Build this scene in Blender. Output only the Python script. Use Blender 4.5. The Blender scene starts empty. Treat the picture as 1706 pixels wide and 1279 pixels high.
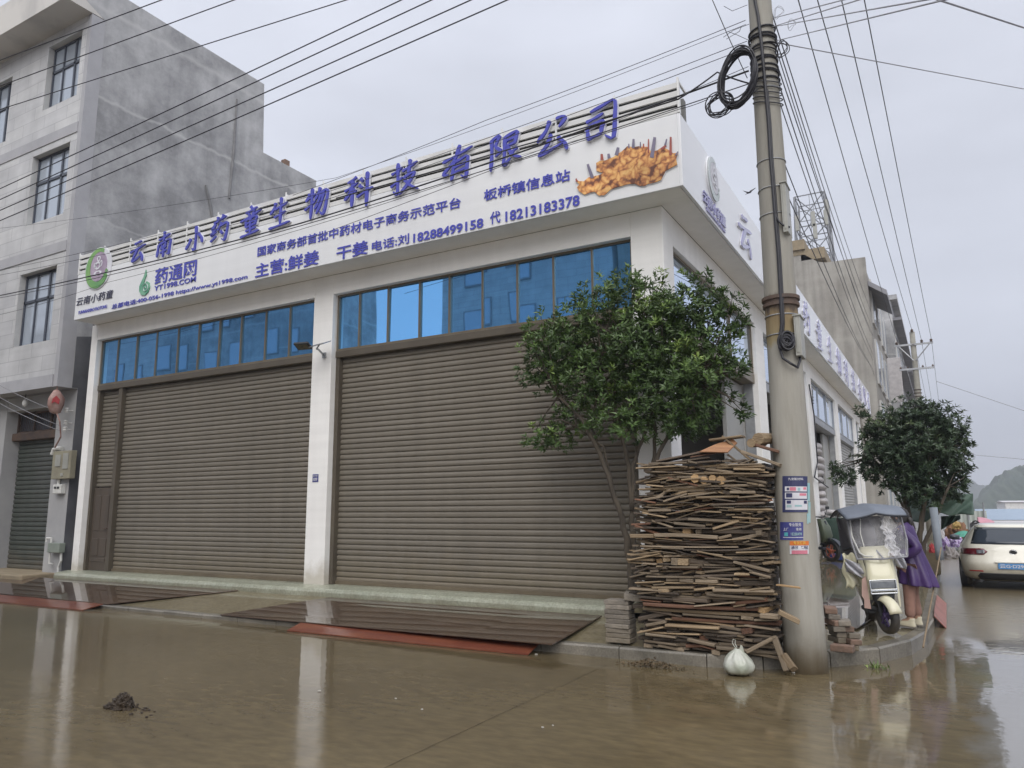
import bpy, bmesh, math, random
from mathutils import Vector, Matrix, noise
R = math.radians
random.seed(7)
SC = bpy.context.scene
COL = SC.collection

# ------------------------------------------------------------------ camera
CAM = dict(f=1250.0, yaw=-0.5185, pitch=0.1669, roll=-0.0062, loc=Vector((2.438, -8.495, 1.5)))
def cam_axes():
    cy, sy = math.cos(CAM['yaw']), math.sin(CAM['yaw'])
    cp, sp = math.cos(CAM['pitch']), math.sin(CAM['pitch'])
    fwd = Vector((sy*cp, cy*cp, sp)); right = Vector((cy, -sy, 0)); up = right.cross(fwd)
    cr, sr = math.cos(CAM['roll']), math.sin(CAM['roll'])
    return right*cr + up*sr, up*cr - right*sr, fwd
AXR, AXU, AXF = cam_axes()
cam_data = bpy.data.cameras.new('camera')
cam_data.sensor_width = 36.0
cam_data.lens = CAM['f']/1706.0*36.0
cam_data.clip_start = 0.05
cam_data.clip_end = 6000
cam = bpy.data.objects.new('camera', cam_data)
COL.objects.link(cam)
cam.matrix_world = Matrix(((AXR.x, AXU.x, -AXF.x, CAM['loc'].x), (AXR.y, AXU.y, -AXF.y, CAM['loc'].y),
                           (AXR.z, AXU.z, -AXF.z, CAM['loc'].z), (0, 0, 0, 1)))
SC.camera = cam
# photo measurements -> points on real planes (used only to read positions off the photograph)
def ray(px, py): return AXF + AXR*((px-853)/CAM['f']) + AXU*((639.5-py)/CAM['f'])
def PX(px, py, x): d = ray(px, py); return CAM['loc'] + d*((x-CAM['loc'].x)/d.x)
def PY(px, py, y): d = ray(px, py); return CAM['loc'] + d*((y-CAM['loc'].y)/d.y)
def PZ(px, py, z): d = ray(px, py); return CAM['loc'] + d*((z-CAM['loc'].z)/d.z)

# ------------------------------------------------------------------ world: overcast sky
SUN_EL, SUN_AZ = R(42), R(155)      # azimuth clockwise from +Y: the brightest part of the cloud lies behind the camera
world = bpy.data.worlds.new('World'); SC.world = world
world.use_nodes = True
nt = world.node_tree; nt.nodes.clear()
def wn(t, **k):
    n = nt.nodes.new(t)
    for a, b in k.items(): setattr(n, a, b)
    return n
out = wn('ShaderNodeOutputWorld'); bg = wn('ShaderNodeBackground'); bg.inputs['Strength'].default_value = 0.1
sky = wn('ShaderNodeTexSky', sky_type='NISHITA', sun_disc=False, sun_elevation=SUN_EL, sun_rotation=SUN_AZ)
sky.air_density = 1.0; sky.dust_density = 3.0
tc = wn('ShaderNodeTexCoord'); sep = wn('ShaderNodeSeparateXYZ')
nt.links.new(tc.outputs['Generated'], sep.inputs[0])
ramp = wn('ShaderNodeValToRGB')
ramp.color_ramp.elements[0].position = 0.0; ramp.color_ramp.elements[0].color = (5.4, 5.62, 6.25, 1)
ramp.color_ramp.elements[1].position = 0.6; ramp.color_ramp.elements[1].color = (5.35, 5.54, 6.2, 1)
e = ramp.color_ramp.elements.new(1.0); e.color = (13.0, 13.3, 14.2, 1)
nt.links.new(sep.outputs['Z'], ramp.inputs['Fac'])
mp = wn('ShaderNodeMapping'); mp.inputs['Scale'].default_value = (1.2, 1.2, 3.2)
nz = wn('ShaderNodeTexNoise'); nz.inputs['Scale'].default_value = 2.3; nz.inputs['Detail'].default_value = 4; nz.inputs['Roughness'].default_value = 0.5
nt.links.new(tc.outputs['Generated'], mp.inputs[0]); nt.links.new(mp.outputs[0], nz.inputs['Vector'])
cr = wn('ShaderNodeMapRange'); cr.inputs['From Min'].default_value = 0.3; cr.inputs['From Max'].default_value = 0.7
cr.inputs['To Min'].default_value = 0.90; cr.inputs['To Max'].default_value = 1.12
nt.links.new(nz.outputs['Fac'], cr.inputs['Value'])
mul = wn('ShaderNodeVectorMath', operation='MULTIPLY')
nt.links.new(ramp.outputs['Color'], mul.inputs[0]); nt.links.new(cr.outputs[0], mul.inputs[1])
mix = wn('ShaderNodeMix', data_type='RGBA'); mix.inputs['Factor'].default_value = 0.06
nt.links.new(mul.outputs[0], mix.inputs[6]); nt.links.new(sky.outputs[0], mix.inputs[7])
nt.links.new(mix.outputs[2], bg.inputs['Color']); nt.links.new(bg.outputs[0], out.inputs['Surface'])

# ------------------------------------------------------------------ sun through cloud
sun_data = bpy.data.lights.new('sun', 'SUN'); sun_data.energy = 1.5; sun_data.angle = R(55); sun_data.color = (1.0, 0.96, 0.9)
sun = bpy.data.objects.new('sun', sun_data); COL.objects.link(sun)
sd = Vector((math.sin(SUN_AZ)*math.cos(SUN_EL), math.cos(SUN_AZ)*math.cos(SUN_EL), math.sin(SUN_EL)))
sun.rotation_euler = sd.to_track_quat('Z', 'Y').to_euler()
sun.location = (0, -20, 30)

SC.view_settings.view_transform = 'Standard'; SC.view_settings.look = 'None'
SC.view_settings.exposure = 0.56; SC.view_settings.gamma = 1.0; SC.view_settings.use_curve_mapping = False
SC.render.engine = 'CYCLES'
SC.cycles.max_bounces = 8; SC.cycles.glossy_bounces = 4; SC.cycles.transparent_max_bounces = 12
SC.cycles.volume_bounces = 0
SC.cycles.use_denoising = True

# ------------------------------------------------------------------ mesh builder
def tag(o, label=None, cat=None, group=None, kind=None):
    if label: o['label'] = label
    if cat: o['category'] = cat
    if group: o['group'] = group
    if kind: o['kind'] = kind
    return o
def thing(name, loc, label, cat, group=None, rz=0.0):
    o = bpy.data.objects.new(name, None); COL.objects.link(o)
    o.empty_display_size = 0.2; o.location = loc; o.rotation_euler = (0, 0, rz)
    return tag(o, label, cat, group)
def wloc(o):
    v = Vector((0, 0, 0))
    while o is not None: v = v + Vector(o.location); o = o.parent
    return v
class MB:
    def __init__(s): s.v = []; s.f = []; s.mi = []; s.cur = 0
    def add(s, vs, fs):
        b = len(s.v); s.v += [Vector(p) for p in vs]
        for f in fs: s.f.append([b+i for i in f]); s.mi.append(s.cur)
        return s
    def box(s, c, d, m=None):
        c = Vector(c); x, y, z = d[0]/2, d[1]/2, d[2]/2
        vs = [Vector(p) for p in ((-x,-y,-z),(x,-y,-z),(x,y,-z),(-x,y,-z),(-x,-y,z),(x,-y,z),(x,y,z),(-x,y,z))]
        if m is not None: vs = [m @ p for p in vs]
        return s.add([c+p for p in vs], [(0,3,2,1),(4,5,6,7),(0,1,5,4),(1,2,6,5),(2,3,7,6),(3,0,4,7)])
    def bb(s, x0, x1, y0, y1, z0, z1):
        return s.box(((x0+x1)/2, (y0+y1)/2, (z0+z1)/2), (x1-x0, y1-y0, z1-z0))
    def quad(s, *p): return s.add(p, [tuple(range(len(p)))])
    def prism(s, poly, d):
        """poly: 3D points of one planar outline, extruded by vector d"""
        n = len(poly); d = Vector(d)
        vs = [Vector(p) for p in poly] + [Vector(p)+d for p in poly]
        return s.add(vs, [tuple(range(n-1, -1, -1)), tuple(range(n, 2*n))] + [(i, (i+1) % n, n+(i+1) % n, n+i) for i in range(n)])
    def tube(s, pts, r, n=8, cap=True, flat=1.0):
        pts = [Vector(p) for p in pts]; k = len(pts)
        rs = r if isinstance(r, (list, tuple)) else [r]*k
        b = len(s.v); up = None
        for i, p in enumerate(pts):
            t = (pts[min(i+1, k-1)] - pts[max(i-1, 0)])
            t = t.normalized() if t.length > 1e-9 else Vector((0, 0, 1))
            if up is None:
                up = Vector((0, 0, 1)) if abs(t.z) < 0.9 else Vector((1, 0, 0))
            a = t.cross(up); a = a.normalized() if a.length > 1e-6 else Vector((1, 0, 0))
            c = a.cross(t).normalized(); up = c
            for j in range(n):
                th = 2*math.pi*j/n
                s.v.append(p + a*(math.cos(th)*rs[i]) + c*(math.sin(th)*rs[i]*flat))
        for i in range(k-1):
            for j in range(n):
                s.f.append([b+i*n+j, b+i*n+(j+1) % n, b+(i+1)*n+(j+1) % n, b+(i+1)*n+j]); s.mi.append(s.cur)
        if cap:
            s.f.append([b+j for j in range(n-1, -1, -1)]); s.mi.append(s.cur)
            s.f.append([b+(k-1)*n+j for j in range(n)]); s.mi.append(s.cur)
        return s
    def ring(s, c, ax, R_, r, n=32, m=8, a0=0, a1=2*math.pi, sx=1.0):
        """torus round axis ax"""
        ax = Vector(ax).normalized(); u = ax.orthogonal().normalized() if abs(ax.z) > .9 else ax.cross(Vector((0, 0, 1))).normalized()
        w = ax.cross(u); full = abs(a1-a0-2*math.pi) < 1e-6
        pts = [Vector(c) + u*(math.cos(a0+(a1-a0)*i/n)*R_*sx) + w*(math.sin(a0+(a1-a0)*i/n)*R_) for i in range(n+1)]
        return s.tube(pts, r, m, cap=not full)
    def lathe(s, prof, c=(0, 0, 0), n=24, ax=(0, 0, 1)):
        """prof: list of (radius, height)"""
        ax = Vector(ax).normalized(); u = ax.orthogonal().normalized(); w = ax.cross(u); c = Vector(c); b = len(s.v); k = len(prof)
        for (r, h) in prof:
            for j in range(n):
                th = 2*math.pi*j/n; s.v.append(c + ax*h + u*(r*math.cos(th)) + w*(r*math.sin(th)))
        for i in range(k-1):
            for j in range(n):
                s.f.append([b+i*n+j, b+i*n+(j+1) % n, b+(i+1)*n+(j+1) % n, b+(i+1)*n+j]); s.mi.append(s.cur)
        s.f.append([b+j for j in range(n-1, -1, -1)]); s.mi.append(s.cur)
        s.f.append([b+(k-1)*n+j for j in range(n)]); s.mi.append(s.cur)
        return s
    def grid(s, fn, nu, nv):
        b = len(s.v)
        for i in range(nu+1):
            for j in range(nv+1): s.v.append(Vector(fn(i/nu, j/nv)))
        for i in range(nu):
            for j in range(nv):
                a = b+i*(nv+1)+j; s.f.append([a, a+1, a+nv+2, a+nv+1]); s.mi.append(s.cur)
        return s
    def mesh(s, name, off=Vector((0, 0, 0))):
        me = bpy.data.meshes.new(name)
        me.from_pydata([tuple(p-off) for p in s.v], [], s.f)
        me.polygons.foreach_set('material_index', s.mi); me.update()
        return me
    def build(s, name, mat, parent=None, loc=None, bevel=0, smooth=False, local=False, sub=0, fix=True, solid=0):
        off = Vector((0, 0, 0))
        if parent is not None and not local: off = wloc(parent)
        if loc is not None: off = Vector(loc)
        me = s.mesh(name, off)
        if fix:
            bm = bmesh.new(); bm.from_mesh(me); bmesh.ops.recalc_face_normals(bm, faces=bm.faces); bm.to_mesh(me); bm.free()
        for m in (mat if isinstance(mat, (list, tuple)) else [mat]): me.materials.append(m)
        o = bpy.data.objects.new(name, me); COL.objects.link(o)
        if parent is not None: o.parent = parent
        elif loc is not None: o.location = loc
        if smooth: me.shade_smooth()
        if solid:
            md = o.modifiers.new('solid', 'SOLIDIFY'); md.thickness = solid; md.offset = 0
        if sub:
            md = o.modifiers.new('sub', 'SUBSURF'); md.levels = sub; md.render_levels = sub
        if bevel:
            md = o.modifiers.new('bevel', 'BEVEL'); md.width = bevel; md.segments = 2; md.limit_method = 'ANGLE'; md.angle_limit = R(40)
        return o
def rotz(a): return Matrix.Rotation(a, 3, 'Z')
def rotx(a): return Matrix.Rotation(a, 3, 'X')
def roty(a): return Matrix.Rotation(a, 3, 'Y')
def copy_tree(o, parent=None):
    c = o.copy(); COL.objects.link(c)
    if parent is not None: c.parent = parent
    for ch in list(o.children): copy_tree(ch, c)
    return c

# ------------------------------------------------------------------ materials
def nodes(name):
    m = bpy.data.materials.new(name); m.use_nodes = True
    t = m.node_tree; b = t.nodes['Principled BSDF']
    return m, t, b
def rgba(c): return (c[0], c[1], c[2], 1.0)
def pm(name, c1, c2=None, scale=4.0, rough=0.6, r2=None, metal=0.0, bump=0.0, bscale=None, stretch=(1, 1, 1), detail=5.0,
       lo=0.35, hi=0.65, spec=0.5, coat=0.0, rnd=0.0, dist=0.0):
    """two-tone noise surface; rnd: brightness change from object to object"""
    m, t, b = nodes(name); L = t.links.new
    b.inputs['Roughness'].default_value = rough; b.inputs['Metallic'].default_value = metal
    b.inputs['Specular IOR Level'].default_value = spec; b.inputs['Coat Weight'].default_value = coat; b.inputs['Coat Roughness'].default_value = 0.05
    c2 = c2 or tuple(x*0.82 for x in c1)
    tc = t.nodes.new('ShaderNodeTexCoord'); mp = t.nodes.new('ShaderNodeMapping'); mp.inputs['Scale'].default_value = stretch
    L(tc.outputs['Object'], mp.inputs[0])
    vec = mp.outputs[0]
    oi = None
    if rnd:
        oi = t.nodes.new('ShaderNodeObjectInfo'); ad = t.nodes.new('ShaderNodeVectorMath'); ad.operation = 'ADD'
        sc = t.nodes.new('ShaderNodeMath'); sc.operation = 'MULTIPLY'; sc.inputs[1].default_value = 37.0
        L(oi.outputs['Random'], sc.inputs[0]); L(vec, ad.inputs[0]); L(sc.outputs[0], ad.inputs[1]); vec = ad.outputs[0]
    n = t.nodes.new('ShaderNodeTexNoise'); n.inputs['Scale'].default_value = scale; n.inputs['Detail'].default_value = detail
    n.inputs['Roughness'].default_value = 0.6; n.inputs['Distortion'].default_value = dist
    L(vec, n.inputs['Vector'])
    r = t.nodes.new('ShaderNodeValToRGB'); r.color_ramp.elements[0].position = lo; r.color_ramp.elements[1].position = hi
    r.color_ramp.elements[0].color = rgba(c1); r.color_ramp.elements[1].color = rgba(c2)
    L(n.outputs['Fac'], r.inputs[0])
    colr = r.outputs[0]
    if rnd:
        hv = t.nodes.new('ShaderNodeHueSaturation'); mr = t.nodes.new('ShaderNodeMapRange')
        mr.inputs['To Min'].default_value = 1-rnd; mr.inputs['To Max'].default_value = 1+rnd
        L(oi.outputs['Random'], mr.inputs['Value']); L(mr.outputs[0], hv.inputs['Value']); L(colr, hv.inputs['Color']); colr = hv.outputs[0]
    L(colr, b.inputs['Base Color'])
    if r2 is not None:
        mr = t.nodes.new('ShaderNodeMapRange'); mr.inputs['From Min'].default_value = lo; mr.inputs['From Max'].default_value = hi
        mr.inputs['To Min'].default_value = rough; mr.inputs['To Max'].default_value = r2
        L(n.outputs['Fac'], mr.inputs['Value']); L(mr.outputs[0], b.inputs['Roughness'])
    if bump:
        n2 = t.nodes.new('ShaderNodeTexNoise'); n2.inputs['Scale'].default_value = bscale or scale*4; n2.inputs['Detail'].default_value = 4
        L(vec, n2.inputs['Vector'])
        bp = t.nodes.new('ShaderNodeBump'); bp.inputs['Strength'].default_value = min(1, bump); bp.inputs['Distance'].default_value = 0.02
        L(n2.outputs['Fac'], bp.inputs['Height']); L(bp.outputs[0], b.inputs['Normal'])
    return m
def wet(name, c1, c2, scale, dry, ripple, rscale=5.0, stretch=(1, 1, 1), film=(0.42, 0.6), coat=1.0, wr=0.11):
    """wet ground: rough mud or concrete under a water film that comes and goes in patches"""
    m, t, b = nodes(name); L = t.links.new
    tc = t.nodes.new('ShaderNodeTexCoord'); mp = t.nodes.new('ShaderNodeMapping'); mp.inputs['Scale'].default_value = stretch
    L(tc.outputs['Object'], mp.inputs[0])
    n = t.nodes.new('ShaderNodeTexNoise'); n.inputs['Scale'].default_value = scale; n.inputs['Detail'].default_value = 8; n.inputs['Roughness'].default_value = 0.62
    L(mp.outputs[0], n.inputs['Vector'])
    r = t.nodes.new('ShaderNodeValToRGB'); r.color_ramp.elements[0].position = 0.3; r.color_ramp.elements[1].position = 0.7
    r.color_ramp.elements[0].color = rgba(c1); r.color_ramp.elements[1].color = rgba(c2)
    L(n.outputs['Fac'], r.inputs[0]); colr = r.outputs[0]
    n3 = t.nodes.new('ShaderNodeTexNoise'); n3.inputs['Scale'].default_value = scale*22; n3.inputs['Detail'].default_value = 5
    L(mp.outputs[0], n3.inputs['Vector'])
    hv = t.nodes.new('ShaderNodeHueSaturation'); mr0 = t.nodes.new('ShaderNodeMapRange')
    mr0.inputs['From Min'].default_value = 0.3; mr0.inputs['From Max'].default_value = 0.7
    mr0.inputs['To Min'].default_value = 0.78; mr0.inputs['To Max'].default_value = 1.24
    L(n3.outputs['Fac'], mr0.inputs['Value']); L(mr0.outputs[0], hv.inputs['Value']); L(colr, hv.inputs['Color']); colr = hv.outputs[0]
    L(colr, b.inputs['Base Color'])
    b.inputs['Roughness'].default_value = dry; b.inputs['IOR'].default_value = 1.33
    # film
    n2 = t.nodes.new('ShaderNodeTexNoise'); n2.inputs['Scale'].default_value = scale*0.8; n2.inputs['Detail'].default_value = 7; n2.inputs['Roughness'].default_value = 0.6
    mp2 = t.nodes.new('ShaderNodeMapping'); mp2.inputs['Location'].default_value = (13, 7, 3); mp2.inputs['Scale'].default_value = stretch
    L(tc.outputs['Object'], mp2.inputs[0]); L(mp2.outputs[0], n2.inputs['Vector'])
    mr = t.nodes.new('ShaderNodeMapRange'); mr.inputs['From Min'].default_value = film[0]; mr.inputs['From Max'].default_value = film[1]
    mr.inputs['To Min'].default_value = 0.012; mr.inputs['To Max'].default_value = wr
    L(n2.outputs['Fac'], mr.inputs['Value']); L(mr.outputs[0], b.inputs['Coat Roughness'])
    b.inputs['Coat Weight'].default_value = coat; b.inputs['Coat IOR'].default_value = 1.5
    rp = t.nodes.new('ShaderNodeTexNoise'); rp.inputs['Scale'].default_value = rscale; rp.inputs['Detail'].default_value = 3
    L(tc.outputs['Object'], rp.inputs['Vector'])
    bp = t.nodes.new('ShaderNodeBump'); bp.inputs['Strength'].default_value = ripple; bp.inputs['Distance'].default_value = 0.01
    L(rp.outputs['Fac'], bp.inputs['Height']); L(bp.outputs[0], b.inputs['Coat Normal'])
    bp2 = t.nodes.new('ShaderNodeBump'); bp2.inputs['Strength'].default_value = 0.3; bp2.inputs['Distance'].default_value = 0.01
    L(n3.outputs['Fac'], bp2.inputs['Height']); L(bp2.outputs[0], b.inputs['Normal'])
    return m
M = {}
M['road'] = wet('wet_muddy_concrete', (0.086, 0.063, 0.029), (0.148, 0.113, 0.058), 0.5, 0.62, 0.14, 6.0, stretch=(.55, 1.2, 1), film=(0.3, 0.62), wr=.13)
M['earth'] = wet('wet_earth', (0.10, 0.075, 0.05), (0.16, 0.125, 0.085), 0.2, 0.8, 0.2)
M['pave'] = wet('wet_pavement_concrete', (0.15, 0.125, 0.07), (0.21, 0.18, 0.115), 0.9, 0.6, 0.08, 6.0, film=(0.35, 0.62))
M['kerb'] = wet('wet_kerb_stone', (0.10, 0.092, 0.075), (0.22, 0.20, 0.165), 2.5, 0.6, 0.4, 25, film=(0.2, 0.5), coat=0.5)
M['plinth'] = wet('painted_plinth_concrete', (0.27, 0.29, 0.225), (0.38, 0.39, 0.31), 1.5, 0.5, 0.15, 20, film=(0.2, 0.5), coat=0.6)
M['plate'] = wet('rusty_steel_plate', (0.045, 0.026, 0.017), (0.085, 0.05, 0.03), 1.4, 0.4, 0.02, 3.0, film=(0.5, 0.8), wr=.06)
M['ramp_red'] = wet('red_painted_steel', (0.115, 0.028, 0.018), (0.20, 0.068, 0.034), 3.0, 0.45, 0.2, 14, stretch=(0.5, 2, 2), film=(0.2, 0.5), coat=0.6)
M['white_wall'] = pm('white_wall_paint', (0.88, 0.87, 0.85), (0.83, 0.82, 0.80), 1.2, 0.7, bump=0.08, bscale=30)
M['sign_white'] = pm('white_sign_panel', (0.78, 0.79, 0.80), (0.74, 0.75, 0.77), 0.6, 0.32, bump=0.02, bscale=1.5)
M['side_white'] = pm('white_side_sign_panel', (0.84, 0.85, 0.87), (0.80, 0.81, 0.84), 0.6, 0.2, bump=0.02, bscale=1.5, coat=0.3)
M['slat_white'] = pm('white_louver_metal', (0.80, 0.80, 0.79), (0.70, 0.71, 0.70), 2.0, 0.35)
M['dark_void'] = pm('dark_backing', (0.025, 0.025, 0.027), (0.02, 0.02, 0.02), 3, 0.8)
M['letter_blue'] = pm('blue_letter_acrylic', (0.062, 0.068, 0.42), (0.08, 0.088, 0.46), 3.0, 0.35)
M['letter_edge'] = pm('white_letter_edging', (0.78, 0.79, 0.84), None, 3.0, 0.4)
M['letter_washed'] = pm('glare_washed_letter_acrylic', (0.30, 0.29, 0.52), (0.36, 0.35, 0.56), 3.0, 0.25, coat=0.5)  # gloss glare on the side face put into the letter colour
M['letter_dark'] = pm('charcoal_letter_acrylic', (0.045, 0.05, 0.09), (0.06, 0.06, 0.11), 3.0, 0.4)
M['logo_green'] = pm('green_logo_acrylic', (0.10, 0.30, 0.11), (0.24, 0.44, 0.12), 1.2, 0.4)
M['logo_teal'] = pm('teal_logo_acrylic', (0.05, 0.27, 0.17), (0.22, 0.45, 0.30), 3.5, 0.4)
M['logo_mauve'] = pm('mauve_logo_disc', (0.28, 0.21, 0.30), (0.45, 0.36, 0.46), 4, 0.4)
M['logo_washed'] = pm('glare_washed_green_logo', (0.40, 0.46, 0.44), (0.46, 0.50, 0.50), 4, 0.25, coat=0.5)  # logo green washed out in colour for glare on the side face
M['bronze'] = pm('bronze_aluminium', (0.19, 0.155, 0.105), (0.15, 0.12, 0.085), 2.0, 0.4, metal=0.25, bump=0.03)
M['shutter'] = pm('brown_grey_shutter_paint', (0.206, 0.183, 0.148), (0.182, 0.162, 0.132), 0.7, 0.36, r2=0.5, metal=0.2, stretch=(1, 1, 0.3))
M['door'] = pm('dark_brown_door_paint', (0.095, 0.075, 0.058), (0.07, 0.056, 0.045), 1.5, 0.45, stretch=(3, 3, 0.4))
M['grey_shutter'] = pm('grey_shutter_paint', (0.36, 0.36, 0.35), (0.30, 0.30, 0.29), 0.8, 0.5, stretch=(1, 1, 0.3))
M['green_shutter'] = pm('dark_green_shutter_paint', (0.06, 0.072, 0.06), (0.085, 0.09, 0.082), 0.8, 0.5, metal=0.2, stretch=(1, 1, 0.3))
M['roof_dark'] = pm('roof_concrete', (0.20, 0.20, 0.19), (0.15, 0.15, 0.15), 1.0, 0.8)
M['inner'] = pm('plain_interior_plaster', (0.30, 0.29, 0.28), (0.24, 0.23, 0.22), 0.8, 0.85)
M['black'] = pm('black_rubber', (0.018, 0.018, 0.02), (0.028, 0.028, 0.03), 6, 0.55)
M['cable'] = pm('black_cable_sheath', (0.013, 0.013, 0.018), (0.022, 0.022, 0.03), 6, 0.5)
M['cable_grey'] = pm('grey_cable_sheath', (0.22, 0.22, 0.24), (0.3, 0.3, 0.33), 6, 0.6)
M['steel'] = pm('galvanised_steel', (0.42, 0.43, 0.44), (0.30, 0.31, 0.33), 5, 0.45, metal=0.6)
M['dark_steel'] = pm('dark_rusted_steel', (0.06, 0.045, 0.04), (0.12, 0.075, 0.05), 5, 0.7)
M['pvc'] = pm('white_pvc', (0.68, 0.68, 0.65), (0.55, 0.55, 0.52), 5, 0.4)
M['box_metal'] = pm('grey_painted_box', (0.36, 0.36, 0.33), (0.28, 0.28, 0.25), 3, 0.5)
M['meter_tan'] = pm('tan_meter_box', (0.30, 0.28, 0.20), (0.22, 0.20, 0.15), 3, 0.6)
def glass_mat(name, tint, rough, wav, metal=0.9):
    m, t, b = nodes(name); L = t.links.new
    b.inputs['Base Color'].default_value = rgba(tint); b.inputs['Metallic'].default_value = metal; b.inputs['Roughness'].default_value = rough
    tc = t.nodes.new('ShaderNodeTexCoord'); n = t.nodes.new('ShaderNodeTexNoise'); n.inputs['Scale'].default_value = 0.9; n.inputs['Detail'].default_value = 1
    L(tc.outputs['Object'], n.inputs['Vector'])
    bp = t.nodes.new('ShaderNodeBump'); bp.inputs['Strength'].default_value = wav; bp.inputs['Distance'].default_value = 0.02
    L(n.outputs['Fac'], bp.inputs['Height']); L(bp.outputs[0], b.inputs['Normal'])
    return m
M['blue_glass'] = glass_mat('blue_reflective_glass', (0.19, 0.48, 0.86), 0.015, 0.12)
M['side_glass'] = glass_mat('pale_reflective_glass', (0.62, 0.74, 0.92), 0.02, 0.2)
M['house_glass'] = glass_mat('window_glass_over_curtain', (0.42, 0.47, 0.54), 0.08, 0.3, 0.3)
M['car_glass'] = glass_mat('dark_car_glass', (0.035, 0.045, 0.06), 0.03, 0.0, 0.0)
def tile_mat():
    m, t, b = nodes('pale_stone_tile'); L = t.links.new
    tc = t.nodes.new('ShaderNodeTexCoord'); sp = t.nodes.new('ShaderNodeSeparateXYZ'); cb = t.nodes.new('ShaderNodeCombineXYZ')
    L(tc.outputs['Object'], sp.inputs[0]); L(sp.outputs['X'], cb.inputs['X']); L(sp.outputs['Z'], cb.inputs['Y'])
    br = t.nodes.new('ShaderNodeTexBrick'); br.inputs['Scale'].default_value = 1.0; br.inputs['Brick Width'].default_value = 0.9; br.inputs['Row Height'].default_value = 0.32
    br.inputs['Mortar Size'].default_value = 0.009; br.inputs['Mortar Smooth'].default_value = 0.2
    br.inputs['Color1'].default_value = (0.52, 0.52, 0.52, 1); br.inputs['Color2'].default_value = (0.46, 0.46, 0.47, 1); br.inputs['Mortar'].default_value = (0.36, 0.36, 0.37, 1)
    L(cb.outputs[0], br.inputs['Vector'])
    n = t.nodes.new('ShaderNodeTexNoise'); n.inputs['Scale'].default_value = 1.6; n.inputs['Detail'].default_value = 8
    L(tc.outputs['Object'], n.inputs['Vector'])
    mr = t.nodes.new('ShaderNodeMapRange'); mr.inputs['From Min'].default_value = 0.3; mr.inputs['From Max'].default_value = 0.7; mr.inputs['To Min'].default_value = 0.86; mr.inputs['To Max'].default_value = 1.12
    L(n.outputs['Fac'], mr.inputs['Value'])
    mx = t.nodes.new('ShaderNodeVectorMath'); mx.operation = 'MULTIPLY'
    L(br.outputs['Color'], mx.inputs[0]); L(mr.outputs[0], mx.inputs[1]); L(mx.outputs[0], b.inputs['Base Color'])
    b.inputs['Roughness'].default_value = 0.5
    return m
M['tile'] = tile_mat()
def plaster_mat(name, ca, cb_, cl, bands, streak=1.0):
    """old cement render: cloudy patches, vertical water streaks, pale seams at the given heights"""
    m, t, b = nodes(name); L = t.links.new
    tc = t.nodes.new('ShaderNodeTexCoord')
    n = t.nodes.new('ShaderNodeTexNoise'); n.inputs['Scale'].default_value = 0.55; n.inputs['Detail'].default_value = 12; n.inputs['Roughness'].default_value = 0.7
    L(tc.outputs['Object'], n.inputs['Vector'])
    r = t.nodes.new('ShaderNodeValToRGB'); r.color_ramp.elements[0].position = 0.37; r.color_ramp.elements[1].position = 0.63
    r.color_ramp.elements[0].color = rgba(ca); r.color_ramp.elements[1].color = rgba(cb_); L(n.outputs['Fac'], r.inputs[0])
    mp = t.nodes.new('ShaderNodeMapping'); mp.inputs['Scale'].default_value = (2.2, 2.2, 0.12); L(tc.outputs['Object'], mp.inputs[0])
    n2 = t.nodes.new('ShaderNodeTexNoise'); n2.inputs['Scale'].default_value = 1.6; n2.inputs['Detail'].default_value = 6; L(mp.outputs[0], n2.inputs['Vector'])
    mr = t.nodes.new('ShaderNodeMapRange'); mr.inputs['From Min'].default_value = 0.3; mr.inputs['From Max'].default_value = 0.7
    mr.inputs['To Min'].default_value = 1-0.28*streak; mr.inputs['To Max'].default_value = 1+0.22*streak; L(n2.outputs['Fac'], mr.inputs['Value'])
    mx = t.nodes.new('ShaderNodeVectorMath'); mx.operation = 'MULTIPLY'; L(r.outputs[0], mx.inputs[0]); L(mr.outputs[0], mx.inputs[1])
    colr = mx.outputs[0]
    sp = t.nodes.new('ShaderNodeSeparateXYZ'); L(tc.outputs['Object'], sp.inputs[0])
    n3 = t.nodes.new('ShaderNodeTexNoise'); n3.inputs['Scale'].default_value = 2.5; n3.inputs['Detail'].default_value = 6; L(tc.outputs['Object'], n3.inputs['Vector'])
    for z0, wd, amt in bands:
        a = t.nodes.new('ShaderNodeMath'); a.operation = 'MULTIPLY_ADD'; a.inputs[1].default_value = 0.25; a.inputs[2].default_value = -0.125-z0
        L(n3.outputs['Fac'], a.inputs[0])
        s_ = t.nodes.new('ShaderNodeMath'); s_.operation = 'ADD'; L(sp.outputs['Z'], s_.inputs[0]); L(a.outputs[0], s_.inputs[1])
        ab = t.nodes.new('ShaderNodeMath'); ab.operation = 'ABSOLUTE'; L(s_.outputs[0], ab.inputs[0])
        q = t.nodes.new('ShaderNodeMapRange'); q.inputs['From Min'].default_value = 0.0; q.inputs['From Max'].default_value = wd
        q.inputs['To Min'].default_value = amt; q.inputs['To Max'].default_value = 0.0; L(ab.outputs[0], q.inputs['Value'])
        mxx = t.nodes.new('ShaderNodeMix'); mxx.data_type = 'RGBA'; L(q.outputs[0], mxx.inputs['Factor']); L(colr, mxx.inputs[6]); mxx.inputs[7].default_value = rgba(cl)
        colr = mxx.outputs[2]
    L(colr, b.inputs['Base Color']); b.inputs['Roughness'].default_value = 0.9
    bp = t.nodes.new('ShaderNodeBump'); bp.inputs['Strength'].default_value = 0.5; bp.inputs['Distance'].default_value = 0.02
    L(n3.outputs['Fac'], bp.inputs['Height']); L(bp.outputs[0], b.inputs['Normal'])
    return m
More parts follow.
